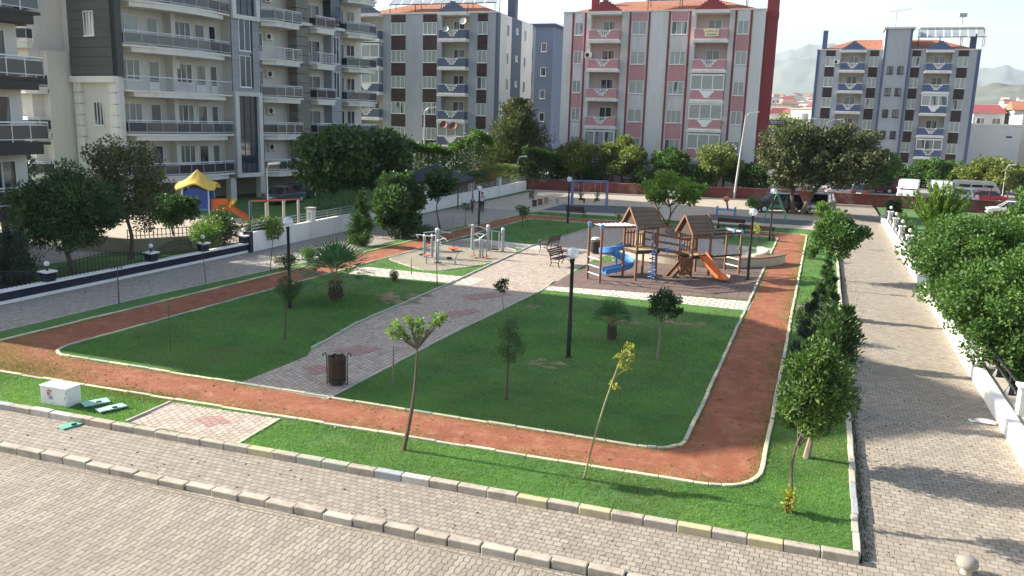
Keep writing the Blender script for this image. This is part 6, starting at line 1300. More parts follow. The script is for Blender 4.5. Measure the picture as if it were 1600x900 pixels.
# ================================================================ CARS
_car = {}
def car(kind, colname, col, label, loc, rz, group='cars parked around the street', rough=.3):
    bm_ = mat('paint_'+colname, col, rough, .03, .8, metal=.15 if col[0] < .5 else 0, spec=.6); t = thing({'van': 'parked_van', 'minibus': 'parked_minibus'}.get(kind, 'parked_car'), label, 'van' if kind in ('van', 'minibus') else 'car', loc, rz, group)
    # x along the car (front +x), y across
    if kind in ('van', 'minibus'):
        L, W, H = (5.2, 1.9, 2.25) if kind == 'van' else (4.7, 1.8, 1.95)
        side = [(-L/2, .35), (L/2-.05, .32), (L/2, .75), (L/2-.12, 1.08), (L/2-.75, 1.25), (L/2-1.45, H-.1), (L/2-1.8, H), (-L/2+.15, H), (-L/2, H-.25)]
        if kind == 'minibus': side = [(-L/2, .35), (L/2-.02, .32), (L/2, .8), (L/2-.1, 1.15), (L/2-.62, H-.12), (L/2-.95, H), (-L/2+.2, H), (-L/2, H-.3)]
        wz0, wz1 = 1.28, H-.4
    else:
        L, W, H = {'suv': (4.5, 1.85, 1.68), 'jeep': (4.3, 1.85, 1.78), 'sedan': (4.4, 1.75, 1.43), 'coupe': (4.4, 1.75, 1.34), 'hatch': (3.9, 1.7, 1.48)}[kind]
        zb = H*.60; hood = .95 if kind in ('suv', 'jeep', 'hatch') else 1.15; tr = {'sedan': .75, 'coupe': .55, 'suv': .12, 'jeep': .05, 'hatch': .15}[kind]
        side = [(-L/2+.05, .28), (L/2-.08, .25), (L/2, .5), (L/2-.06, zb-.16), (L/2-.3, zb-.06), (L/2-hood, zb+.02), (-L/2+tr, zb+.03), (-L/2+.06, zb-.04), (-L/2, .55)]
    b_ = MB(); b_.slab_xz(side, -W/2, W/2); o = b_.build('body', bm_, t); bevel(o, .09, 3)
    if kind in ('van', 'minibus'):
        g = MB(); fx = L/2-(1.45 if kind == 'van' else .62); fb = L/2-(.75 if kind == 'van' else .1); g.add([(fb-.06, -W*.42, wz0-.02), (fb-.06, W*.42, wz0-.02), (fx+.03, W*.38, wz1+.12), (fx+.03, -W*.38, wz1+.12)], [(0, 1, 2, 3)])
        g.v = [(x+.04, y, z+.03) for x, y, z in g.v]; g.build('windscreen', M['car_glass'], t)
        for s in (-1, 1):
            g = MB(); xs_ = [(fx-.95, fx-.1)] if kind == 'van' else [(fx-1.05, fx-.15), (fx-2.3, fx-1.2), (fx-3.6, fx-2.45)]
            for x0, x1 in xs_: g.box(x0, x1, s*W/2-.01, s*W/2+.012, wz0, wz1)
            g.build('side_windows', M['car_glass'], t)
        MB().box(-L/2-.012, -L/2+.02, -W*.38, W*.38, wz0, wz1-.05).build('rear_window', M['car_glass'], t)
    else:
        xb, xf = -L/2+tr+.02, L/2-hood+.02; rb, rf = xb+(.55 if kind in ('sedan', 'coupe') else .28), xf-.72; y0, y1 = W/2-.06, W/2-.24; zt = H-.05
        g = MB().add([(xb, -y0, zb), (xf, -y0, zb), (xf, y0, zb), (xb, y0, zb), (rb, -y1, zt), (rf, -y1, zt), (rf, y1, zt), (rb, y1, zt)], [(0, 1, 5, 4), (1, 2, 6, 5), (2, 3, 7, 6), (3, 0, 4, 7), (4, 5, 6, 7)]); g.build('windows', M['car_glass'], t)
        r_ = MB(); r_.box(rb-.05, rf+.05, -y1-.02, y1+.02, zt, H)
        for s in (-1, 1):
            for (xa_, xc_) in ((xb, rb), (xf, rf), ((xb+xf)/2-.1, (rb+rf)/2-.1)): r_.bar((xa_, s*y0, zb), (xc_, s*y1, zt), .09, .06)
        o = r_.build('roof', bm_, t); bevel(o, .02, 2)
    wr = .33 if kind in ('van', 'minibus', 'suv', 'jeep') else .3
    for x in (-L/2+.8, L/2-.85):
        for s in (-1, 1):
            o = MB().tube([(x, s*(W/2-.2), wr), (x, s*(W/2+.015), wr)], wr, 18).build('wheel', M['tyre'], t); MB().tube([(x, s*(W/2+.0), wr), (x, s*(W/2+.022), wr)], wr*.62, 14).build('rim', M['chrome'], o)
    for s in (-1, 1):
        MB().obox((L/2-.05, s*W*.36, .72 if kind not in ('van', 'minibus') else .88), (.12, .34, .16)).build('headlight', M['frosted'], t); MB().obox((-L/2+.02, s*W*.40, .8), (.08, .2, .3)).build('tail_light', mat('tail_red', (.35, .02, .02), .3), t)
        MB().obox((L/2-(1.5 if kind != 'van' else 1.7), s*(W/2+.1), .98 if kind not in ('van', 'minibus') else 1.4), (.12, .18, .14)).build('mirror', bm_, t)
    MB().obox((L/2-.01, 0, .5), (.06, W*.5, .22)).build('grille', M['black_metal'], t); MB().obox((L/2+.03, 0, .42), (.02, .52, .11)).build('number_plate', M['white_paint'], t); MB().obox((-L/2-.01, 0, .62), (.02, .52, .11)).build('number_plate', M['white_paint'], t)
    if kind == 'van': MB().box(L/2-.1, L/2+.03, -W*.46, W*.46, .36, .62).build('bumper', M['tyre'], t)
    return t
p1, p2 = G(1190, 331, ZS), G(1228, 334, ZS)
car('suv', 'black', (.012, .013, .016), 'black car facing left in front of the red wall beside the twin tree trunks', (-3.7, 79.2, ZS), R(205))
car('jeep', 'khaki', (.17, .165, .15), 'boxy grey green off road car parked right of the twin tree trunks', (.1, 80.3, ZS), R(-103))
def parked(px, Y, z=.3): P = AY(px, 300, Y); return (P[0], Y, z)
car('van', 'white', (.80, .80, .79), 'white panel van with dark windscreen facing the camera, left one of the pair', parked(1419, 96.5), R(-97))
car('van', 'white', (.80, .80, .79), 'white panel van with dark windscreen facing the camera, right one of the pair', parked(1470, 97.0), R(-93))
car('minibus', 'beige', (.56, .52, .44), 'old cream minibus parked side on behind the red coupe', parked(1523, 107), R(5))
car('coupe', 'red', (.52, .03, .04), 'bright red coupe parked side on before the cream minibus', parked(1536, 100), R(185))
car('hatch', 'white2', (.75, .75, .76), 'small white car between the right white van and the red coupe', parked(1497, 99.5), R(150))
car('suv', 'red2', (.42, .03, .035), 'dark red car parked behind the left white van', parked(1391, 110), R(95))
car('sedan', 'pinkwhite', (.52, .44, .43), 'pale pinkish car parked behind the wall right of the twin trees', parked(1322, 97.5), R(8))
car('hatch', 'darkgrey', (.05, .055, .06), 'dark grey hatchback showing its rear behind the wall', parked(1346, 97.8), R(80))
car('sedan', 'maroon', (.11, .02, .025), 'maroon car parked next to the dark red car', parked(1369, 108), R(178))
car('hatch', 'silver', (.55, .56, .57), 'white car mostly hidden behind the leaves at the right', (AY(1578, 330, 88)[0], 88, ZS), R(175))
car('suv', 'navy', (.02, .022, .035), 'dark car parked behind the right white van', parked(1489, 107), R(20))
car('sedan', 'graphite', (.03, .032, .035), 'graphite car under the cream building behind the orange pergola', (-43.9, 63.8, -.02), R(100))
car('sedan', 'bluegrey', (.08, .10, .13), 'blue grey car under the cream building, the one nearer the pergola', (-42.6, 59.6, -.02), R(95))
P = AY(1072, 300, 90); car('hatch', 'palegrey', (.50, .51, .53), 'pale car half hidden behind the bushy tree by the round plaza', (AY(1045, 305, 87)[0], 87.5, ZS), R(-2))
# ================================================================ SIGNS
def text_mesh(name, txt, size, m, par, loc, rx=R(90), depth=.015, align='CENTER'):
    cu = bpy.data.curves.new(name, 'FONT'); cu.body = txt; cu.size = size; cu.extrude = depth; cu.align_x = align; cu.align_y = 'CENTER'; tmp = bpy.data.objects.new('tmp', cu); COL.objects.link(tmp)
    dg = bpy.context.evaluated_depsgraph_get(); me = bpy.data.meshes.new_from_object(tmp.evaluated_get(dg)); bpy.data.objects.remove(tmp); me.materials.clear(); me.materials.append(m); me.name = name
    o = link(name, me, par, loc); o.rotation_euler = (rx, 0, 0); return o
Ys = 126; A0, A1 = AY(1199, 188, Ys), AY(1262, 190, Ys); zs0, zs1 = AY(1210, 195, Ys)[2], AY(1210, 187.5, Ys)[2]
t = thing('sign_board', 'dark shop sign with pale letters beside the dark red chimney', 'sign', (A0[0], Ys, 0)); wS = A1[0]-A0[0]
MB().box(0, wS, 0, .2, zs0, zs1).build('board', M['black_metal'], t); text_mesh('lettering', 'SERV\u0130S', (zs1-zs0)*.95, mat('sign_lilac', (.62, .62, .8), .6), t, (1.35, -.02, (zs0+zs1)/2))
MB().box(.5, .7, .05, .15, -.1, zs0).box(wS-.7, wS-.5, .05, .15, -.1, zs0).build('leg', M['grey_metal'], t); MB().box(-.2, wS, .3, 7, -.1, zs0-.6).build('shop_wall', M['slab_white'], t)
Yg = 175; A0, A1 = AY(1253, 177, Yg), AY(1264, 177, Yg); z0, z1 = AY(1258, 186, Yg)[2], AY(1258, 177, Yg)[2]
t = thing('sign_board', 'white square sign with a grey G shaped emblem above the roofs', 'sign', (A0[0], Yg, 0)); wS = A1[0]-A0[0]
MB().box(0, wS, 0, .3, z0, z1).build('board', M['white_paint'], t); b_ = MB(); h = z1-z0; cx, cz = wS*.6, (z0+z1)/2
for a, c in (((.28, .3), (-.28, .3)), ((-.28, .3), (-.28, -.3)), ((-.28, -.3), (.28, -.3)), ((.28, -.3), (.28, .02)), ((.28, .02), (.02, .02))): b_.bar((cx+a[0]*h, -.03, cz+a[1]*h), (cx+c[0]*h, -.03, cz+c[1]*h), .05, .11*h)
b_.build('emblem', mat('emblem_grey', (.28, .26, .27), .6), t); MB().box(-5, wS+2, .3, 8, -.3, z0).build('building_below', M['slab_white'], t)
# banner on the upper right balcony of the pink block
bx = -13.0; zb = rows3[0]-1.45/2-.55
t = thing('banner', 'small cream banner with red and black lettering on the top right pink balcony', 'banner', (bx+.1, 98-1.06, zb)); b_ = MB(); b_.slab_xz([(-.72, .22), (.72, .25), (.78, 1.05), (-.82, 1.1)], -.02, 0); b_.build('cloth', mat('banner_cream', (.74, .70, .50), .8, .05, 3), t)
text_mesh('red_lettering', 'K\u0130RALIK', .36, mat('banner_red', (.55, .07, .04), .7), t, (0, -.03, .78), depth=.004); b_ = MB()
for k in range(5): b_.box(-.52+.22*k, -.40+.22*k, -.026, -.0205, .36, .5)
b_.build('black_lettering', M['black_metal'], t)
# ================================================================ TREES AND PLANTS
# garden on the left, behind the navy wall
tree('tree', 'broad dark ash tree behind the navy tiled wall, nearest the brown balcony tower', (-31.3, 27.8, 0), 4.85, 2.15, 2.0, 2.2, 26, 620, (.2, .07), 'dark', tr=.12, seed=1, crs=.36, droop=.1)
tree('tree', 'tall airy olive green tree between the dark ash and the yellow play tower', (-32.4, 32.3, 0), 6.3, 2.1, 2.5, 2.4, 30, 340, (.16, .08), 'olive', tr=.12, seed=2, crs=.3)
tree('tree', 'small dense dark mulberry tree in front of the yellow canopy play tower', (-34.6, 37.9, 0), 2.95, 1.2, 1.05, 1.2, 14, 420, (.17, .12), 'dark', tr=.08, seed=3)
shrub('shrub', 'rounded shrub with yellow green tips at the end of the navy tiled wall', (-30.6, 35.6, 0), 1.35, 1.9, 5200, (.09, .05), 'light', seed=4)
conifer('conifer', 'blue grey bushy conifer in front of the dark ash at the iron fence', (-30.9, 24.6, 0), 2.35, 1.0, 'blue', .1, 9000, (.14, .045), seed=5, cone=.5)
P = AY(48, 290, 43); conifer('conifer', 'narrow blue grey cypress beside the lowest cream balcony rail', (P[0], 43, 0), AY(48, 238, 43)[2], .72, 'blue', .1, 5000, (.16, .06), seed=6, cone=.45)
shrub('vine', 'leafy light green vine spilling over the near end of the white wall', (-29.1, 38.9, .35), 1.25, 1.5, 2600, (.13, .1), 'hedge', 'vine', seed=7)
shrub('shrub', 'dark green shrub behind the wall between the mulberry and the grey lamp pole', (-31.6, 37.9, 0), 1.2, 2.2, 3200, (.12, .08), 'dark', seed=8)
hedge('hedge', 'clipped dark hedge under the cream building behind the orange pergola', (-38, 56.8), (-35.2, 60), 2.3, 1.2, 3600, 'hedge', seed=9)
tree('tree', 'large dark big leaved fig tree rising behind the white garden wall', (-30.6, 51.0, 0), 6.9, 3.8, 2.5, 2.8, 34, 520, (.34, .24), 'dark', tr=.2, seed=10, crs=.33)
tree('tree', 'dark bushy tree on the park side of the white wall, branches down to the ground', (-24.3, 46.4, 0), 4.35, 1.6, 2.1, 1.3, 22, 440, (.24, .16), 'dark', tr=.12, seed=11, low=0, off=(-.2, 0))
conifer('conifer', 'single green cone shaped conifer by the white wall beyond the fan palm', (-24.9, 42.3, 0), 3.1, .95, 'thuja', .05, 9000, (.15, .05), seed=12)
tree('tree', 'slender young dark tree between the white wall and the red track', (-24.3, 51.7, 0), 4.3, 1.1, 1.25, 1.9, 12, 230, (.2, .14), 'dark', tr=.06, seed=13)
shrub('shrub', 'low round shrub on the lawn edge right behind the left globe lamp', (*G(448, 420)[:2], 0), .62, .75, 2200, (.06, .04), 'mid', seed=14)
shrub('shrub', 'low round shrub next to the pale path left of the fan palm', (*G(483, 409)[:2], 0), .6, .8, 2200, (.06, .04), 'mid', seed=15)
shrub('shrub', 'low dark shrub mound at the foot of the dark bushy tree', (*G(660, 374)[:2], 0), 1.15, .85, 2600, (.07, .05), 'dark', seed=16)
shrub('shrub', 'small dark flowering shrub alone on the left lawn near the pale path', (*G(617, 440)[:2], 0), .25, .52, 700, (.06, .035), 'autumn', seed=17)
# behind the gazebo
a_, b_ = AY(588, 250, 78), AY(770, 250, 85)
hedge('hedge', 'tall ragged green hedge behind the dark canopy, in front of the slate balcony block', (a_[0]-1.5, 80), (b_[0]-1.5, 88), 5.2, 2.6, 15000, 'hedge', (.26, .18), seed=20, rag=.3)
hedge('hedge', 'clipped dark green hedge block left of the two bright topped hedges', (-30.6, 70.0), (-30.7, 75.2), 2.5, 1.5, 4200, 'dark', (.12, .08), seed=21, rag=.05)
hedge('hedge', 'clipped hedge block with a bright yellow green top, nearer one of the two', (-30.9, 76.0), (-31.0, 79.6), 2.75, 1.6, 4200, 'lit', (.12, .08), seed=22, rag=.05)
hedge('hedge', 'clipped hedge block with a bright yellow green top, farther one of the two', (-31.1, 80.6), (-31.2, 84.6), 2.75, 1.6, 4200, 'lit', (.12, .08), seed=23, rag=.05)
a_, b_ = AY(818, 270, 90), AY(866, 270, 90.5)
hedge('hedge', 'dark drooping cypress hedge at the corner of the red street wall', (a_[0], 90), (b_[0], 90.5), 4.3, 1.8, 7000, 'dark', (.24, .09), seed=24, rag=.12)
conifer('tree', 'big broad conical tree with lit olive foliage between the grey and pink blocks', (-34.0, 93.2, 0), 9.8, 4.3, 'olive', 1.0, 15000, (.45, .16), 'tree', .2, seed=25, cone=.62, tip=.5)
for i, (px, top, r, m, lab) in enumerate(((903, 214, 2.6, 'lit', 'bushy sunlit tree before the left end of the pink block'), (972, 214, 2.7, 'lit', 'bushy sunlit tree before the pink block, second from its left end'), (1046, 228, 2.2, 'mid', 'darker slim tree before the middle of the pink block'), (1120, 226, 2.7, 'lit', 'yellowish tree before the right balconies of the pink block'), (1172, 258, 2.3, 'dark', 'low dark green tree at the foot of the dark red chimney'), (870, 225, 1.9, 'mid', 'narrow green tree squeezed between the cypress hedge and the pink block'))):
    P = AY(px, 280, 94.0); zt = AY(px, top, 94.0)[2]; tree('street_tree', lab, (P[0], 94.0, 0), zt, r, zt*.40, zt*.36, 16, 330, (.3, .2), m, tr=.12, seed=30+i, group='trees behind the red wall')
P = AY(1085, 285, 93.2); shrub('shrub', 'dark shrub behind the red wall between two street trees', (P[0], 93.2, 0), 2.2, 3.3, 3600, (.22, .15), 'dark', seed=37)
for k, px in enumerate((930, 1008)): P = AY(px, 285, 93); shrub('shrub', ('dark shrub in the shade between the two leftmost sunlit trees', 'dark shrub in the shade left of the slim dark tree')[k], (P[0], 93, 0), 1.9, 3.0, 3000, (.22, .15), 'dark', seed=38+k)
# twin trunk trees by the cars
tree('tree', 'big dark olive tree, upright left one of the twin trunks by the black car', (-2.1, 78.7, 0), 8.25, 3.3, 3.2, 3.0, 34, 460, (.3, .17), 'olive', tr=.24, seed=40, crs=.32, bark='bark')
tree('tree', 'big dark olive tree leaning over the off road car, right twin trunk', (-1.35, 78.5, 0), 8.0, 3.5, 3.0, 3.0, 36, 460, (.3, .17), 'olive', tr=.24, seed=41, lean=(1.7, .2), off=(1.5, .2), crs=.32)
tree('tree', 'small bushy tree with three thin stems on the round plaza behind the towers', (-10.6, 62.7, 0), 4.2, 2.45, 1.5, 1.7, 11, 430, (.24, .15), 'fresh', tr=.09, seed=44, stems=3, off=(.3, 0), crs=.36)
# along the promenade kerb
tree('tree', 'small round headed tree with leaning trunk at the promenade kerb', (.5, 45.1, 0), 3.4, 1.35, 1.15, 1.5, 18, 420, (.15, .1), 'mid', tr=.08, seed=43, lean=(.35, 0), off=(.25, 0))
shrub('shrub', 'low leafy shrub on the kerb strip left of the round headed tree', (*G(1270, 404)[:2], 0), .55, .8, 900, (.1, .07), 'mid', seed=44)
kr = 'conifers along the promenade kerb'
conifer('conifer', 'thin young conifer on the kerb strip below the round headed tree', (.55, 35.6, 0), 2.5, .45, 'thuja', .1, 5200, (.12, .045), seed=45, group=kr)
shrub('shrub', 'dark round bush on the kerb strip by the red paving', (-.05, 31.6, 0), .65, 1.35, 3000, (.06, .045), 'dark', seed=46)
conifer('conifer', 'upright conifer on the kerb strip, second in front of the dark round bush', (.62, 28.6, 0), 2.9, .56, 'thuja', .1, 8200, (.12, .042), seed=47, group=kr)
conifer('conifer', 'bluish conifer on the kerb strip left of its greener neighbour', (.1, 26.2, 0), 2.6, .5, 'blue', .1, 7600, (.12, .042), seed=48, group=kr)
conifer('conifer', 'green conifer on the kerb strip just beyond the big bushy conifer', (.55, 23.2, 0), 2.7, .54, 'thuja', .15, 8200, (.12, .042), seed=49, group=kr)
conifer('conifer', 'big bushy conifer leaning over the kerb with a bare pale trunk', (.28, 19.3, 0), 3.6, .84, 'pine', .75, 15000, (.12, .036), seed=50, group=kr, cone=.42, lean=(.45, 0), bark='bark_pale', tr=.07)
tree('tree', 'leafy green tree on a thin leaning trunk with yellow shoots at its foot', (0, 16.25, 0), 3.3, .6, .95, 1.45, 22, 330, (.09, .045), 'hedge', tr=.04, seed=51, lean=(.22, .3), off=(.05, .1), bark='bark', crs=.42)
shrub('shrub', 'small tuft of yellow green shoots at the foot of the leaning leafy tree', (-.03, 16.2, 0), .16, .55, 260, (.08, .045), 'yellow', seed=52)
# saplings and palms on the lawns
fan_palm('large fan palm with a shaggy trunk on the left lawn', (-18.07, 28.62, 0), .8, 1.72, 18, 1)
fan_palm('small fan palm on the right lawn before the playground', (-6.35, 27.65, 0), .5, .98, 17, 2)
def sapling(label, px, toppx, clumps, leaf, m, tr=.03, bark='bark_pale', per=120, name='sapling', bend=0.0, cat='sapling', weep=False):
    """thin trunk from the foot px to the top toppx (photo), leaf clumps (pixel x, y, radius m)"""
    global nr; P = G(*px); t = thing(name, label, cat, P); d0 = math.hypot(P[0], P[1]); nr = np.random.default_rng(int(px[0])); u = Vector((CR[0], CR[1], 0)).normalized(); ppm = FPX/(Vector(P).xy.dot(Vector((CF[0], CF[1])))/Vector((CF[0], CF[1])).length)
    def at(q): hz_ = HZ(q[0], q[1], P); vx = px[0]+(px[1]-q[1])*.045*((px[0]-450)/400); lat = (q[0]-vx)/ppm; return Vector((u.x*lat, u.y*lat, hz_))
    top = at(toppx); pts = [Vector((0, 0, -.05))]+[top*k+Vector((u.x*bend*math.sin(k*3.14), u.y*bend*math.sin(k*3.14), 0)) for k in (.2, .4, .6, .8, 1)]
    b_ = MB().tube(pts, [tr*1.25, tr*1.05, tr*.95, tr*.85, tr*.7, tr*.4], 7); L = []
    for cx, cy, r in clumps:
        c = at((cx, cy)); L.append(blob(c, (r, r, r*.8), int(per*(r/.2)**1.6), leaf[0], leaf[1], .5, .25, 1.1 if weep else 0))
        j = min(pts[2:], key=lambda q: (q-c).length+max(0, q.z-c.z)); 
        if (j-c).length > .1: b_.tube([j, j.lerp(c, .5)+Vector((0, 0, .02)), c], [tr*.5, tr*.35, tr*.15], 5)
    if weep:
        q = random.Random(5)
        for i in range(46):
            a = i*2.4; r_ = .42*q.uniform(.7, 1.05); z0 = top.z+.16*q.random(); ln = q.uniform(.3, .72); n = 26
            C_ = np.stack([top.x+math.cos(a)*r_*(.75+.25*np.linspace(0, 1, n)), top.y+math.sin(a)*r_*(.75+.25*np.linspace(0, 1, n)), z0-ln*np.linspace(0, 1, n)], 1)+nr.normal(size=(n, 3))*.025
            ax = nr.normal(size=(n, 3))*.5; ax[:, 2] -= 1; L.append(leaves(C_, ax, leaf[0]*nr.uniform(.7, 1.2, n), leaf[1]))
    b_.build('trunk', M[bark], t, smooth=True)
    if L: link('crown', np_mesh('crown', np.concatenate(L), 4, LEAF[m]), t)
    return t
sapling('young tree with tufts of bright leaves on a curved trunk, front lawn', (630, 703), (655, 545), [(612, 516, .10), (622, 508, .12), (630, 519, .12), (638, 527, .09), (620, 527, .09), (645, 504, .09), (652, 512, .11), (660, 502, .11), (664, 516, .10), (656, 526, .09), (688, 497, .12), (697, 494, .10), (682, 505, .08), (692, 505, .07), (640, 497, .07)], (.085, .035), 'fresh', .045, 'bark', 190, bend=.07)
sapling('spindly leaning sapling with yellow leaf tufts on the front lawn', (912, 748), (975, 555), [(985, 545, .11), (978, 556, .1), (988, 562, .1), (974, 572, .1), (966, 560, .07), (964, 606, .09), (958, 603, .06), (983, 578, .07)], (.07, .035), 'yellow', .022, 'bark_green', 120, bend=-.05)
sapling('weeping mulberry with a drooping dark umbrella crown on the right lawn', (1028, 562), (1037, 468), [(1022, 466, .2), (1040, 460, .25), (1056, 468, .2), (1020, 484, .14), (1062, 486, .14), (1042, 478, .2), ], (.09, .06), 'dark', .04, 'bark_pale', 200, weep=True)
sapling('young pine with an airy olive crown on the right lawn', (791, 625), (797, 512), [(790, 520, .2), (805, 530, .22), (800, 508, .16), (788, 545, .18), (812, 545, .18), (798, 560, .16)], (.11, .012), 'pine', .035, 'bark', 420)
sapling('thin young pine in front of the left globe lamp', (445, 532), (450, 445), [(448, 440, .22), (440, 452, .2), (460, 455, .24), (468, 446, .18), (452, 465, .2)], (.10, .016), 'pine', .028, 'bark', 330)
sapling('tiny tree with a tuft of dark leaves at the edge of the central path', (788, 505), (785, 450), [(782, 444, .16), (790, 440, .12), (776, 448, .1), (786, 452, .14)], (.12, .07), 'dark', .018, 'bark_pale', 110)
sapling('hair thin sapling with a faint leaf tuft on the left lawn', (267, 550), (265, 470), [(264, 468, .14), (268, 480, .1)], (.07, .03), 'light', .012, 'bark', 40)
sapling('thin bare sapling by the side pavement opposite the navy wall', (186, 474), (185, 402), [(185, 412, .2), (178, 420, .12), (192, 418, .12)], (.07, .03), 'dark', .024, 'bark', 50)
sapling('thin sapling on the lawn edge below the end of the navy wall', (322, 443), (316, 375), [(314, 372, .14), (320, 380, .1)], (.08, .04), 'mid', .016, 'bark', 60)
sapling('thin sapling on the lawn edge in front of the white wall vine', (422, 424), (430, 352), [(432, 350, .25), (425, 362, .18), (440, 360, .15)], (.12, .07), 'light', .02, 'bark', 70)
sapling('thin bare pole sapling beside the rowing machine of the gym pad', (683, 446), (683, 372), [], (.1, .05), 'mid', .022, 'bark')
sapling('short bare stake in the grass in front of the gym pad', (643, 428), (643, 402), [], (.1, .05), 'mid', .02, 'bark', name='stake', cat='stake')
sapling('pale stake at the edge of the central path behind the litter bin', (614, 603), (616, 540), [], (.1, .05), 'mid', .028, 'bark_pale', name='stake', cat='stake')
sapling('thin leafless sapling between the gym pad and the red track', (709, 388), (709, 328), [(709, 330, .12)], (.08, .04), 'dark', .02, 'bark', 30)
sapling('thin sapling on the strip of lawn by the walking child', (727, 352), (727, 322), [(727, 322, .3), (732, 326, .2)], (.12, .07), 'dark', .02, 'bark', 50)
sapling('small bushy sapling on the far end of the inner lawn', (816, 356), (818, 330), [(814, 326, .35), (822, 328, .3), (818, 334, .3)], (.14, .09), 'mid', .03, 'bark', 60)
sapling('tiny yellow leaved sapling beside the far red track corner', (823, 354), (824, 342), [(824, 340, .18), (822, 346, .14)], (.1, .06), 'yellow', .015, 'bark', 60)
sapling('thin sapling growing from the dark planter box at the far left of the plaza', (834, 324), (833, 302), [(833, 302, .3), (830, 307, .25)], (.14, .08), 'olive', .03, 'bark', 50)
sapling('small yellow green sapling at the lawn edge behind the left play tower', (966, 350), (966, 334), [(966, 334, .25), (968, 340, .2)], (.12, .07), 'fresh', .02, 'bark', 60)
sapling('small light green sapling at the street edge left of the black car', (1177, 336), (1177, 314), [(1177, 312, .42), (1172, 318, .35), (1183, 318, .35)], (.16, .1), 'light', .03, 'bark', 60)
sapling('thin sapling with yellowish leaves on the lawn right of the climbing frame', (1181, 388), (1182, 352), [(1182, 360, .25), (1182, 352, .2)], (.12, .07), 'yellow', .015, 'bark', 40)
sapling('small tree growing beside the boxy off road car', (1290, 346), (1287, 322), [(1285, 322, .5), (1292, 328, .5), (1280, 330, .45), (1288, 334, .4)], (.18, .11), 'light', .04, 'bark', 60)
# garden on the right
def tamarisk(label, base, h, r, n, m, seed):
    global nr; nr = np.random.default_rng(seed); t = thing('shrub', label, 'shrub', base); L = []; st = MB(); q = random.Random(seed)
    for i in range(75):
        a = q.uniform(0, 6.283); el = q.uniform(.15, 1.0); ln = h*q.uniform(.75, 1.1); tipx = r*el; pts = []
        for k in range(7): s = k/6; pts.append(Vector((math.cos(a)*tipx*s**1.2, math.sin(a)*tipx*s**1.2, .05+(ln*.98)*(s-.28*el*s*s))))
        if i < 24: st.tube(pts, [.04, .03, .024, .018, .012, .008, .004], 5)
        P_ = []; A_ = []
        for k in range(n): s = q.uniform(.22, 1); j = min(5, int(s*6)); f = s*6-j; c = pts[j].lerp(pts[j+1], f); d = (pts[j+1]-pts[j]).normalized(); P_.append(tuple(c)); A_.append(tuple(d+Vector((q.gauss(0, .3), q.gauss(0, .3), q.gauss(.1, .3)))))
        L.append(leaves(np.array(P_)+nr.normal(size=(n, 3))*.05, np.array(A_), .22*nr.uniform(.6, 1.3, n), .05))
    st.build('stems', M['bark'], t); link('foliage', np_mesh('foliage', np.concatenate(L), 4, LEAF[m]), t); return t
tamarisk('feathery light green arching shrub behind the white wall, the farthest large one', (7.3, 59.5, 0), 4.4, 2.3, 210, 'light', 61)
tree('tree', 'bushy tree with reddish brown tinged leaves right of the feathery shrub', (10.0, 57.0, 0), 3.1, 1.5, 1.3, .9, 16, 330, (.2, .13), 'autumn', tr=.08, seed=62)
tamarisk('feathery low light green shrub behind the white wall, in front of the arching one', (6.9, 46.3, 0), 2.7, 1.9, 170, 'light', 63)
tree('tree', 'large leafy green tree overhanging the white wall and the promenade', (6.4, 36.3, 0), 4.6, 2.85, 2.15, 1.7, 52, 640, (.13, .09), 'mid', tr=.14, seed=64, crs=.28, low=0, off=(-.3, 0))
tree('tree', 'leafy green tree at the right edge of the view, nearest along the white wall', (6.5, 28.8, 0), 4.05, 2.3, 1.95, 1.6, 46, 640, (.12, .085), 'mid', tr=.14, seed=65, crs=.28, low=0, off=(-.35, 0))
tree('tree', 'tall green tree at the right edge of the view below the red coupe', (11.6, 49.0, 0), 5.9, 2.3, 2.2, 2.2, 22, 420, (.2, .14), 'mid', tr=.14, seed=66)
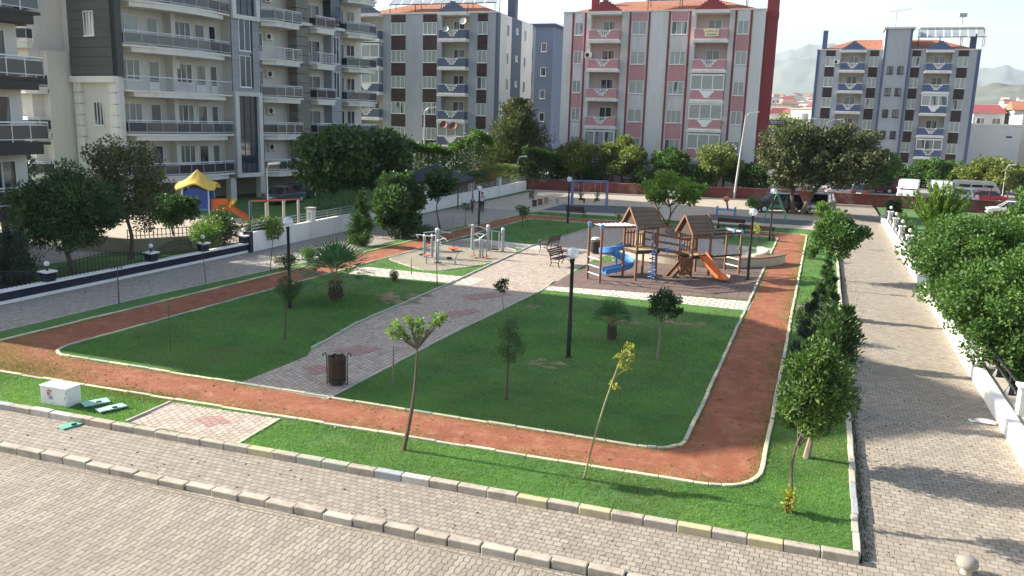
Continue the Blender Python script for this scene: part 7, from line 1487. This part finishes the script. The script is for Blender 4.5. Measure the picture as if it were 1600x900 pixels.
tree('tree', 'dark green tree at the right edge behind the big leafy tree', (12.4, 41, 0), 4.6, 2.3, 1.7, 1.8, 20, 420, (.18, .13), 'hedge', tr=.12, seed=67)
hedge('hedge', 'low dark hedge behind the white pillars at the lower right', (6.6, 16), (6.6, 29), .95, .9, 9000, 'dark', (.07, .05), seed=68)
hedge('hedge', 'low green ground hedge behind the white wall between pillars and feathery shrub', (6.5, 50), (6.6, 57), .9, .9, 2600, 'hedge', (.1, .06), seed=69, rag=.3)
br0 = None
for i, (y, h) in enumerate(((43.5, .9), (49.3, 1.0), (55.0, 1.0), (60.6, 1.1), (66, 1.2), (71.6, 1.3))):
    loc = (6.1, y, 0)
    if br0 is None: br0 = shrub('shrub', 'small bush behind the twin black rails between white pillars', loc, .55, .95, 1300, (.08, .055), 'mid', seed=70, group='bushes behind the black rails')
    else: copy_tree(br0, loc, rz=i*1.3, scale=h)
tree('tree', 'dark tree at the far end of the white wall below the left white van', (5.95, 77, 0), 1.9, .6, .8, .5, 9, 200, (.2, .13), 'dark', tr=.07, seed=78)
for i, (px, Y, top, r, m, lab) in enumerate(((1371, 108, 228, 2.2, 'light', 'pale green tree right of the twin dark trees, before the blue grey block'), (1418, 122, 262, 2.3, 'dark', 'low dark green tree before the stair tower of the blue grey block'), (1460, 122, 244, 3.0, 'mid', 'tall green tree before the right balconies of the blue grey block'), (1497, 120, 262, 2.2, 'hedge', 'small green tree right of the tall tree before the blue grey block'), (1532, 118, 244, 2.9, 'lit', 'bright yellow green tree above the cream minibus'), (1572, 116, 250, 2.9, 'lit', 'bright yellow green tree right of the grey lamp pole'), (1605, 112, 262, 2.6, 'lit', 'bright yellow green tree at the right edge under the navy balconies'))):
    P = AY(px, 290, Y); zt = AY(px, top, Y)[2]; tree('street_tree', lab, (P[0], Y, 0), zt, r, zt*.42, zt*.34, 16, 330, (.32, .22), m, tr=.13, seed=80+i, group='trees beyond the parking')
P = AY(1228, 190, 150); tree('tree', 'yellow green tree behind the dark shop sign', (P[0], 150, 0), AY(1228, 176, 150)[2], 3.0, 3.6, 3, 14, 260, (.4, .28), 'lit', tr=.2, seed=90)
